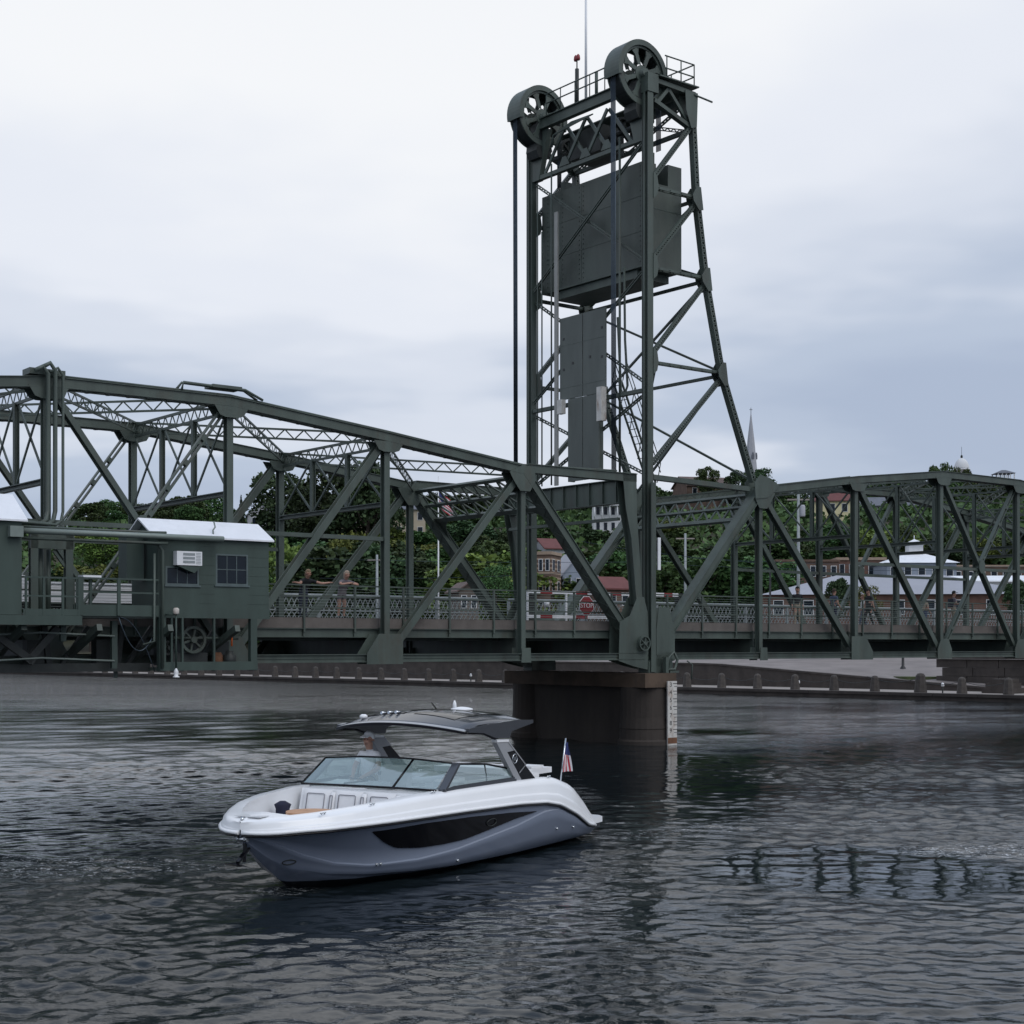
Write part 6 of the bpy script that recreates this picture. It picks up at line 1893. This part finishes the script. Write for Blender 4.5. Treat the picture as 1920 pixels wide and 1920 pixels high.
# brick and blue-grey buildings left of the tower foot
t, h, r, hw, hd = house('narrow striped brick building seen through the lift span end panel', 1004, 1043, 1036, 1042, 205, 'brick_brown', 'sand_band', -.3, 5, 3, 3, 'flat', name='brick_building', cat='building', sink=3)
for k in range(7):
    m = MB(); m.box((-hw - .02, -hd - .02, h - .7 - k * .62), (hw + .02, hd + .02, h - .45 - k * .62)); m.build('stone_band', MAT['sand_band'], t)
house('blue-grey gabled building with white lower wall beside the striped brick building', 1040, 1104, 1040, 1078, 212, 'wall_bluegrey', 'roof_metal', .3, 6, 2, 3, 'front', sink=3, name='gabled_building', cat='building')
house('pale house with a red roof above the striped brick building', 1008, 1064, 1012, 1030, 236, 'wall_grey', 'roof_red', .35, 6, 1, 2, 'gable', sink=2)
house('small shed with a bright red roof behind the stop sign', 1116, 1168, 1084, 1104, 190, 'brick_brown', 'roof_red', .45, 5, 1, 2, 'gable', sink=3, name='shed', cat='shed')
house('small grey roofed shed behind the far railing of the lift span', 850, 888, 1094, 1108, 185, 'wall_umber', 'roof_brown', .3, 5, 1, 2, 'front', sink=3, name='shed', cat='shed')
# right-hand town blocks
t, h, r, hw, hd = house('long hall with a pale grey metal roof and brick walls', 1428, 1906, 1078, 1119, 168, 'brick_red', 'roof_metal', -.12, 17, 1, 9, 'hip', sink=4, name='hall', cat='building')
t, h, r, hw, hd = house('pavilion with white hipped roof and a small cupola', 1650, 1778, 1036, 1058, 214, 'wall_bluegrey', 'roof_white', 0, 8, 1, 5, 'hip', sink=4, name='pavilion', cat='building')
m = MB(); m.box((-1.0, -1.0, h + r * .6), (1.0, 1.0, h + r + 1.1)); cu_ = m.build('cupola', MAT['wall_white'], t)
m = MB(); m.add([(-1.5, -1.5, h + r + 1.102), (1.5, -1.5, h + r + 1.102), (1.5, 1.5, h + r + 1.102), (-1.5, 1.5, h + r + 1.102), (0, 0, h + r + 1.9)], [(0, 1, 4), (1, 2, 4), (2, 3, 4), (3, 0, 4), (3, 2, 1, 0)]); m.tube([(0, 0, h + r + 1.85), (0, 0, h + r + 2.4)], .06, 6); m.build('cupola_roof', MAT['roof_white'], cu_)
house('low brown brick block left of the pavilion', 1444, 1560, 1052, 1056, 222, 'brick_brown', 'brick_brown', .05, 8, 1, 6, 'flat', sink=5, name='brick_block', cat='building')
house('low red brick block just left of the pavilion', 1562, 1650, 1048, 1053, 226, 'brick_red', 'sand_band', -.05, 8, 1, 5, 'flat', sink=5, name='brick_block', cat='building')
house('low brown block with pale cornice right of the pavilion', 1770, 1925, 1062, 1066, 222, 'brick_brown', 'sand_band', 0, 8, 1, 7, 'flat', sink=5, name='brick_block', cat='building')
house('small white roofed building behind the hall at right', 1780, 1930, 1082, 1092, 196, 'wall_white', 'roof_white', -.1, 6, 1, 6, 'gable', sink=4, name='annex', cat='building')
# church spire
d_ = 450; Xc = wpx(1408, d_); zg = ground(Xc, d_)
ch = thing('church', 'grey church with a tall pointed spire rising above the trees', 'church', (Xc, d_, zg - 1), 'W', None, rz=.2)
zt_ = zpx(772, d_) - zg + 1; zb_ = zpx(880, d_) - zg + 1
m = MB()
m.lathe([(2.0, zb_ - 1), (1.75, zb_ + 2), (1.1, zb_ + (zt_ - zb_) * .5), (.12, zt_ - .6)], (0, 0, 0), 8, 0, False); sp_ = m.build('spire', MAT['wall_grey'], ch)
m = MB(); m.tube([(0, 0, zt_ - .8), (0, 0, zt_ + 1.2)], .08, 6); m.bar((-.45, 0, zt_ + .6), (.45, 0, zt_ + .6), .14, .14, Z); m.build('cross', MAT['dark_iron'], sp_)
for k in range(4):
    a = math.pi / 2 * k; m = MB(); c_, s_ = math.cos(a), math.sin(a)
    m.prism([(-.35, zb_ + 3.0), (.35, zb_ + 3.0), (.35, zb_ + 4.2), (0, zb_ + 5.0), (-.35, zb_ + 4.2)], -1.9, -1.5)
    m.v = [(c_ * v[0] - s_ * v[1], s_ * v[0] + c_ * v[1], v[2]) for v in m.v]; m.build('lucarne', MAT['roof_slate'], sp_)
m = MB(); m.box((-2.2, -2.2, 0), (2.2, 2.2, zb_ - .9)); m.build('tower', MAT['wall_grey'], ch)
m = MB(); m.box((-4.5, 2.21, 0), (4.5, 20, 8)); m.prism([(-4.8, 8.0), (4.8, 8.0), (0, 12)], 2.3, 20.2); m.build('nave', MAT['brick_brown'], ch)
# domed courthouse
d_ = 430; Xc = wpx(1803, d_); zg = ground(Xc, d_)
co_ = thing('courthouse', 'courthouse with a pale ribbed dome and finial above the truss at right', 'building', (Xc, d_, zg - 1), 'W', None, rz=.1)
zb_ = zpx(880, d_) - zg + 1; R_ = 2.1
m = MB(); m.lathe([(R_ * math.cos(a) if k < 9 else .12, zb_ + 3.2 * math.sin(a)) for k, a in enumerate([math.pi / 2 * i / 9 for i in range(10)])], (0, 0, 0), 16); dm_ = m.build('dome', MAT['wall_white'], co_)
m = MB(); m.lathe([(.3, zb_ + 3.1), (.3, zb_ + 3.7), (.38, zb_ + 3.75), (.1, zb_ + 4.1)], (0, 0, 0), 10); m.tube([(0, 0, zb_ + 4.0), (0, 0, zb_ + 6.4)], .05, 6); m.build('finial', MAT['dark_iron'], dm_)
m = MB(); m.lathe([(R_ * 1.05, zb_ - 3), (R_ * 1.05, zb_ - .3), (R_ * 1.15, zb_ - .25), (R_ * 1.15, zb_ - .02)], (0, 0, 0), 16); m.build('drum', MAT['wall_white'], co_)
m = MB(); m.box((-8, -6, 0), (8, 6, zb_ - 3.01)); m.build('wall', MAT['brick_red'], co_)
for k in range(5): bwin(co_, -6.4 + 3.2 * k, zb_ - 6.5, 1.2, 2.2, -6, MAT['wall_white'])
d_ = 410; Xc = wpx(1881, d_); zg = ground(Xc, d_)
bv_ = thing('belvedere', 'grey pyramid roofed belvedere tower right of the dome', 'tower', (Xc, d_, zg - 1), 'W', None, rz=.05)
zt_ = zpx(881, d_) - zg + 1
m = MB(); m.add([(-2.6, -2.6, zt_ - 1.1), (2.6, -2.6, zt_ - 1.1), (2.6, 2.6, zt_ - 1.1), (-2.6, 2.6, zt_ - 1.1), (-.5, -.5, zt_ - .1), (.5, -.5, zt_ - .1), (.5, .5, zt_ - .1), (-.5, .5, zt_ - .1)], [(0, 1, 5, 4), (1, 2, 6, 5), (2, 3, 7, 6), (3, 0, 4, 7), (4, 5, 6, 7), (3, 2, 1, 0)]); m.build('roof', MAT['roof_slate'], bv_)
for k in range(5):
    for s in (-1, 1):
        m = MB(); m.box((-2.3 + 1.1 * k, s * 2.2 - .12, zt_ - 3.2), (-2.05 + 1.1 * k, s * 2.2 + .12, zt_ - 1.101)); m.build('column', MAT['wall_white'], bv_)
m = MB(); m.box((-2.4, -2.4, 0), (2.4, 2.4, zt_ - 3.201)); m.build('wall', MAT['wall_grey'], bv_)
# flag pole behind the lift span
d_ = 118; Xc = wpx(822, d_)
fp = thing('flag_pole', 'white pole flying a red, white and blue flag behind the lift span', 'flag', (Xc, d_, ground(Xc, 160)), 'W', None, rz=1e-9)
zg = ground(Xc, 160)
FPY = 42
fp.location = (wpx(822, d_ + FPY), d_ + FPY, zg)
d2 = d_ + FPY
m = MB(); m.tube([(0, 0, 0), (0, 0, zpx(892, d2) - zg)], [.11, .05], 8); m.build('pole', MAT['white_paint'], fp)
m = MB(); nu, nv = 20, 13; z1 = zpx(918, d2) - zg
for i in range(nu + 1):
    for j in range(nv + 1):
        u, v = i / nu, j / nv
        m.v.append((.06 + u * 1.5, .25 * math.sin(u * 9 + v), z1 - v * 1.7 - u * 1.5 - .1 * math.sin(u * 6)))
for i in range(nu):
    for j in range(nv):
        f = i * (nv + 1) + j; mi = 2 if (j < 7 and i < 8) else (0 if j % 2 == 0 else 1)
        m.f.append((f, f + 1, f + nv + 2, f + nv + 1)); m.m.append(mi); m.sm.append(True)
m.build('flag', [MAT['flag_red'], MAT['flag_white'], MAT['flag_blue']], fp)
# utility poles and wires
for k, (px, dep, top, lab) in enumerate(((1497, 150, 925, 'tall grey utility pole with a transformer behind the fixed span'), (707, 175, 1040, 'pale utility pole behind the middle of the lift span'), (1285, 180, 1000, 'thin utility pole behind the tower foot'))):
    Xc = wpx(px, dep); zg = ground(Xc, dep); h = zpx(top, dep) - zg
    up_ = thing('utility_pole', lab, 'utility pole', (Xc, dep, zg), 'W', None, rz=1e-9)
    m = MB(); m.tube([(0, 0, 0), (0, 0, h)], [.2, .13], 8); m.build('pole', MAT['rail_grey'], up_)
    m = MB(); m.box((-1.1, -.06, h - .7), (1.1, .06, h - .55)); m.build('cross_arm', MAT['stone_light'], up_)
    if k == 0:
        m = MB(); m.lathe([(.26, 0), (.28, .1), (.28, 1.0), (.2, 1.15)], (.4, 0, h - 2.3), 12); m.build('transformer', MAT['wall_grey'], up_)
for k, (x0, y0, x1, y1, dep) in enumerate(((560, 1046, 1300, 1052, 172), (1290, 1046, 1940, 1062, 172), (1290, 1060, 1940, 1068, 170), (600, 1084, 1100, 1072, 176), (1090, 1015, 1420, 1055, 178))):
    p = V((wpx(x0, dep), dep, zpx(y0, dep))); q_ = V((wpx(x1, dep - 6), dep - 6, zpx(y1, dep - 6)))
    m = MB(); m.tube([p.lerp(q_, i / 12) - V((0, 0, 1.2 * (i / 12) * (1 - i / 12))) for i in range(13)], .022, 5)
    m.v = [tuple(V(v) - p) for v in m.v]
    o = m.build('overhead_wire', MAT['cable'], None, 'W', (0, 0, 0)); o.location = p
    tag(o, ['thin overhead wire crossing behind the lift span', 'upper thin overhead wire crossing behind the fixed span', 'lower thin overhead wire crossing behind the fixed span', 'low overhead wire behind the two leaning people', 'short overhead wire sloping behind the tower foot'][k], 'wire')
# ------------------------------------------------------------------ trees
def leaf_mat(name, c1, c2):
    m = bpy.data.materials.new(name); m.use_nodes = True
    nt = m.node_tree; N = nt.nodes; K = nt.links
    b = N['Principled BSDF']; b.inputs['Roughness'].default_value = .7; b.inputs['Specular IOR Level'].default_value = .25
    t = N.new('ShaderNodeTexCoord'); n = N.new('ShaderNodeTexNoise'); n.inputs['Scale'].default_value = .55; n.inputs['Detail'].default_value = 3
    K.new(t.outputs['Object'], n.inputs['Vector'])
    wn_ = N.new('ShaderNodeTexWhiteNoise'); wn_.noise_dimensions = '3D'
    ge = N.new('ShaderNodeNewGeometry')
    rp = N.new('ShaderNodeMath'); rp.operation = 'MULTIPLY_ADD'; rp.inputs[1].default_value = .45; rp.inputs[2].default_value = -.22
    K.new(ge.outputs['Random Per Island'], rp.inputs[0])
    ad = N.new('ShaderNodeMath'); ad.operation = 'ADD'; K.new(n.outputs['Fac'], ad.inputs[0]); K.new(rp.outputs[0], ad.inputs[1])
    r = N.new('ShaderNodeValToRGB'); r.color_ramp.elements[0].position = .3; r.color_ramp.elements[0].color = (*c1, 1); r.color_ramp.elements[1].position = .72; r.color_ramp.elements[1].color = (*c2, 1)
    K.new(ad.outputs[0], r.inputs[0])
    oi = N.new('ShaderNodeObjectInfo'); hs = N.new('ShaderNodeHueSaturation')
    a = N.new('ShaderNodeMath'); a.operation = 'MULTIPLY_ADD'; a.inputs[1].default_value = .8; a.inputs[2].default_value = .7
    K.new(oi.outputs['Random'], a.inputs[0]); K.new(a.outputs[0], hs.inputs['Value'])
    a2 = N.new('ShaderNodeMath'); a2.operation = 'MULTIPLY_ADD'; a2.inputs[1].default_value = .07; a2.inputs[2].default_value = .46
    K.new(oi.outputs['Random'], a2.inputs[0]); K.new(a2.outputs[0], hs.inputs['Hue'])
    K.new(r.outputs[0], hs.inputs['Color']); K.new(hs.outputs[0], b.inputs['Base Color'])
    MAT[name] = m
    return m
leaf_mat('leaf_mid', (.028, .055, .018), (.075, .125, .04))
leaf_mat('leaf_dark', (.020, .038, .016), (.055, .088, .035))
leaf_mat('leaf_bright', (.06, .095, .02), (.16, .21, .05))
leaf_mat('needle', (.012, .028, .016), (.035, .06, .03))
mat('bark', (.06, .048, .04), .95, 0, .3, 4)
def crown_mesh(seed, kind):
    r = np.random.default_rng(seed)
    pts = []; nrm = []; size = []
    if kind == 'cone':
        for _ in range(2600):
            z = .12 + .88 * (1 - math.sqrt(r.random())); a = r.random() * 6.283
            tier = .75 + .25 * math.cos(z * 60)
            rad = .26 * (1.02 - z) * tier * (.55 + .45 * r.random())
            pts.append((rad * math.cos(a), rad * math.sin(a), z)); size.append(.016 + .01 * r.random())
    else:
        nl = {'round': 13, 'tall': 14, 'wide': 16, 'shrub': 10}[kind]
        lobes = []
        for k in range(nl):
            a = k * 2.4 + r.random() * .8; lv = (k + .5) / nl
            if kind == 'round': rr = .30 * math.sqrt(1 - (2 * lv - 1) ** 2) ** .8; z = .34 + .50 * lv; R = .13 + .07 * r.random()
            elif kind == 'tall': rr = .20 * (1 - .6 * abs(2 * lv - .9)); z = .22 + .66 * lv; R = .11 + .06 * r.random()
            elif kind == 'wide': rr = .40 * (1 - .75 * lv) * (.6 + .5 * r.random()); z = .42 + .42 * lv; R = .14 + .07 * r.random()
            else: rr = .36 * (1 - .6 * lv); z = .15 + .6 * lv; R = .2 + .06 * r.random()
            lobes.append((rr * math.cos(a), rr * math.sin(a), z + .05 * r.normal(), R))
        N_ = 5200 if kind != 'shrub' else 2600
        for _ in range(N_):
            l = lobes[r.integers(len(lobes))]
            d = r.normal(size=3); d /= np.linalg.norm(d)
            if d[2] < -.3 and r.random() < .6: d[2] *= -1
            rad = l[3] * (.55 + .5 * r.random() ** .6) * (1 + .12 * math.sin(5 * d[0] + 7 * d[1] + 3 * d[2] + l[0] * 40))
            pts.append((l[0] + d[0] * rad, l[1] + d[1] * rad, l[2] + d[2] * rad * .85)); size.append(.014 + .013 * r.random())
    vs = []; fs = []
    for p, s in zip(pts, size):
        a = r.normal(size=3); a /= np.linalg.norm(a); a[2] *= .7
        b = np.cross(a, r.normal(size=3)); b /= (np.linalg.norm(b) + 1e-9)
        p = np.array(p); k = len(vs)
        e = s * (.6 + .8 * r.random())
        vs += [tuple(p - a * s - b * e * .3), tuple(p + a * s * .2 - b * e), tuple(p + a * s * 1.1 + b * e * .2), tuple(p - a * s * .1 + b * e)]
        fs.append((k, k + 1, k + 2, k + 3))
    me = bpy.data.meshes.new('crown_' + kind); me.from_pydata(vs, [], fs); me.update()
    return me
def trunk_mesh(seed, kind):
    r = random.Random(seed); m = MB()
    top = .9 if kind == 'cone' else .62
    w = .022
    m.tube([(0, 0, -.12), (0, 0, .02), (.006, 0, .2), (-.004, .006, .4), (0, 0, top)], [w * 1.6, w * 1.2, w, w * .8, w * .15], 8)
    if kind != 'cone':
        for k in range(7):
            a = k * 2.4; z = .2 + .05 * k; R = .2 + .06 * r.random()
            m.tube([(0, 0, z), (R * .5 * math.cos(a), R * .5 * math.sin(a), z + .1), (R * math.cos(a), R * math.sin(a), z + .26)], [w * .55, w * .38, w * .12], 6)
    me = bpy.data.meshes.new('trunk'); me.from_pydata(m.v, [], m.f); me.materials.append(MAT['bark']); me.update()
    return me
PROTO = {}
for kind, n in (('round', 3), ('tall', 2), ('wide', 2), ('shrub', 2), ('cone', 1)):
    PROTO[kind] = [(crown_mesh(100 + 10 * i + len(kind), kind), trunk_mesh(i, kind)) for i in range(n)]
LEAF = {}
def tree(label, Xw, Yw, h, wid, kind='round', leaf='leaf_mid', group=None, name='tree', zb=None):
    ms = PROTO[kind]; i = random.randrange(len(ms)); cme, tme = ms[i]
    key = (cme.name, leaf)
    if key not in LEAF:
        c = cme.copy(); c.materials.clear(); c.materials.append(MAT[leaf]); LEAF[key] = c
    t = bpy.data.objects.new(name, None); t.empty_display_size = .5; COL.objects.link(t)
    t.location = (Xw, Yw, (ground(Xw, Yw) if zb is None else zb) - .1); t.rotation_euler = (0, 0, random.random() * 6.28)
    t.scale = (wid, wid, h)
    tag(t, label, 'tree' if name != 'shrub' else 'shrub', group)
    for nm, me in (('crown', LEAF[key]), ('trunk', tme)):
        o = bpy.data.objects.new(nm, me); COL.objects.link(o); o.parent = t
    return t
def tree_px(label, px, ytop, depth, wpix, kind='round', leaf='leaf_mid', group=None, name='tree', ybase=None):
    Xw = wpx(px, depth); zg = ground(Xw, depth); zt = zpx(ytop, depth)
    if ybase is not None: zg = zpx(ybase, depth)
    fac = {'round': .80, 'tall': .62, 'wide': 1.0, 'shrub': 1.1, 'cone': .52}[kind]
    tops = {'round': .99, 'tall': 1.02, 'wide': 1.0, 'shrub': 1.0, 'cone': 1.0}[kind]
    wm = wpix / F_ * depth
    return tree(label, Xw, depth, (zt - zg) / tops, wm / fac, kind, leaf, group, name, zg)
random.seed(11)
# single trees that can be told apart
tree_px('bright yellow-green tree right of the green cabin', 545, 1008, 215, 105, 'round', 'leaf_bright')
tree_px('small pointed conifer left of the timbered house', 452, 926, 322, 26, 'cone', 'needle')
tree_px('tall dark tree whose crown stands over the timbered house', 528, 890, 300, 120, 'round', 'leaf_dark')
tree_px('broad dark tree with thick trunk behind the middle sway frame', 612, 884, 285, 150, 'round', 'leaf_dark')
tree_px('wide dark spreading tree left of the lift span portal', 690, 878, 280, 160, 'wide', 'leaf_dark')
tree_px('round tree standing alone on the hilltop right of the brown roof', 1326, 874, 335, 46, 'round', 'leaf_mid', ybase=940)
tree_px('large dark tree on the hilltop just right of the tower rear leg', 1428, 882, 335, 74, 'wide', 'leaf_dark', ybase=960)
tree_px('dark tree on the hilltop just left of the tower rear leg', 1388, 880, 340, 60, 'round', 'leaf_dark', ybase=960)
tree_px('light green tree in front of the pale dome', 1760, 872, 380, 54, 'round', 'leaf_mid')
tree_px('green tree hiding the foot of the pale dome', 1806, 880, 390, 50, 'round', 'leaf_mid')
tree_px('bright green bush by the hall roof behind the second post', 1625, 1088, 140, 62, 'shrub', 'leaf_bright', name='shrub', ybase=1160)
tree_px('dark young tree in front of the hall roof', 1572, 1075, 140, 46, 'tall', 'leaf_dark', ybase=1165)
tree_px('dark tree at the right edge behind the fixed span', 1905, 1080, 150, 50, 'tall', 'leaf_dark', ybase=1165)
tree_px('rounded pale green shrub in front of the grove behind the lift span', 930, 1050, 190, 90, 'shrub', 'leaf_mid', name='shrub', ybase=1130)
SKY = [(-60, 955), (60, 965), (110, 962), (140, 942), (185, 918), (240, 936), (300, 922), (370, 916), (420, 930), (455, 955), (500, 935), (560, 900), (640, 890), (720, 885), (800, 908), (860, 905), (950, 908), (1040, 915), (1180, 908), (1240, 905), (1300, 912), (1480, 912), (1560, 905), (1740, 892), (1850, 900), (1980, 905)]
sky_x = [a for a, b in SKY]; sky_y = [b for a, b in SKY]
REG = [(-80, 290, 'woods behind the cabins', 'trees in the woods behind the cabins'), (290, 470, 'woods above the cabin roof', 'trees in the woods above the cabin roof'), (470, 800, 'grove behind the lift span', 'trees in the grove behind the lift span'), (800, 1010, 'slope behind the end panel', 'trees behind the lift span end panel'), (1010, 1300, 'slope behind the tower foot', 'trees behind the tower foot'), (1300, 1520, 'slope below the church spire', 'trees below the church spire'), (1520, 3000, 'slope behind the fixed span', 'trees behind the fixed span')]
ROWN = ['skyline', 'second', 'third', 'fourth', 'lowest']
TONE = {'leaf_mid': 'green', 'leaf_dark': 'dark', 'leaf_bright': 'pale'}
SHP = {'round': 'round', 'tall': 'tall', 'wide': 'broad'}
CNT = {}
def region(px):
    for a, b, l, g in REG:
        if a <= px < b: return l, g
AVOID = [(1524, 1595, 290), (1600, 1722, 305), (464, 514, 330), (640, 702, 300), (738, 796, 305), (1112, 1168, 290)]
for layer, (d0, d1, drop0, drop1, step) in enumerate(((345, 380, 0, 14, 36), (310, 340, 26, 50, 42), (270, 300, 58, 88, 46), (232, 262, 95, 125, 52), (205, 228, 128, 150, 64))):
    px = -70.0
    while px < 1990:
        px += step * (.7 + .6 * random.random()) * (.8 if px > 1180 else 1.0)
        if layer == 4 and px > 1440: break
        dep = d0 + (d1 - d0) * random.random()
        if px < 420: dep += 25
        yt = np.interp(px, sky_x, sky_y) + drop0 + (drop1 - drop0) * random.random()
        if layer == 0: yt += random.choice([0, 4, 9, 18])
        skip = False
        for a, b, dd in AVOID:
            if a - 14 < px < b + 14 and dep < dd + 4 and yt < 1000: skip = True
        if px > 1180 and layer >= 3: yt -= 8
        if skip: 
            yt = 982 + 10 * random.random()
        l, g = region(px)
        Xw = wpx(px, dep); zg = ground(Xw, dep); h = zpx(yt, dep) - zg
        if h < 4.5: zg = zpx(yt, dep) - 6.5
        elif h > 17: zg = zpx(yt, dep) - 15
        kind = random.choice(['round', 'round', 'tall', 'wide'])
        leaf = random.choice(['leaf_mid', 'leaf_mid', 'leaf_dark', 'leaf_mid', 'leaf_bright'] if layer > 1 else ['leaf_mid', 'leaf_dark', 'leaf_mid'])
        hh = zpx(yt, dep) - zg
        fac = {'round': .80, 'tall': .62, 'wide': 1.0}[kind]
        wid = max(7.0, min(14, hh * (.95 + .35 * random.random()))) / fac
        CNT[(layer, l)] = CNT.get((layer, l), 0) + 1
        lab = '%s %s tree, %s from left in %s row, %s' % (TONE[leaf], SHP[kind], ordw[CNT[(layer, l)] - 1], ROWN[layer], l)
        tree(lab, Xw, dep, hh, wid, kind, leaf, g, 'tree', zg)

# undergrowth covering the slope between the trees
r = np.random.default_rng(21)
vs = []; fs = []
NT = 60000
rd = r.random((NT, 2)); dep_a = 200 + 170 * rd[:, 0]; px_a = -120 + 2200 * rd[:, 1]
hn = vnoise((px_a - 960) / F_ * dep_a + 500, dep_a + 500, 7.0, 77)
for n in range(NT):
    if len(fs) >= 34000: break
    dep = dep_a[n]; px = px_a[n]
    Xw = wpx(px, dep); qx, qy = qcoord(Xw, dep)
    if qy < 30: continue
    t = (dep - 205 + .30 * Xw) / 130
    if t < .10: continue
    hgt = 2.6 * hn[n] * r.random()
    p = np.array([Xw, dep, ground(Xw, dep) + .1 + hgt])
    a = r.normal(size=3); a /= np.linalg.norm(a); b = np.cross(a, r.normal(size=3)); b /= np.linalg.norm(b) + 1e-9
    s_ = .35 + .45 * r.random(); k = len(vs)
    vs += [tuple(p - a * s_ - b * s_ * .3), tuple(p + a * s_ * .2 - b * s_), tuple(p + a * s_ * 1.1 + b * s_ * .2), tuple(p - a * s_ * .1 + b * s_)]
    fs.append((k, k + 1, k + 2, k + 3))
me = bpy.data.meshes.new('undergrowth'); me.from_pydata(vs, [], fs); me.materials.append(MAT['leaf_mid']); me.update()
o = bpy.data.objects.new('undergrowth', me); COL.objects.link(o)
tag(o, 'low green undergrowth covering the hillside between the trees', 'undergrowth', kind='stuff')
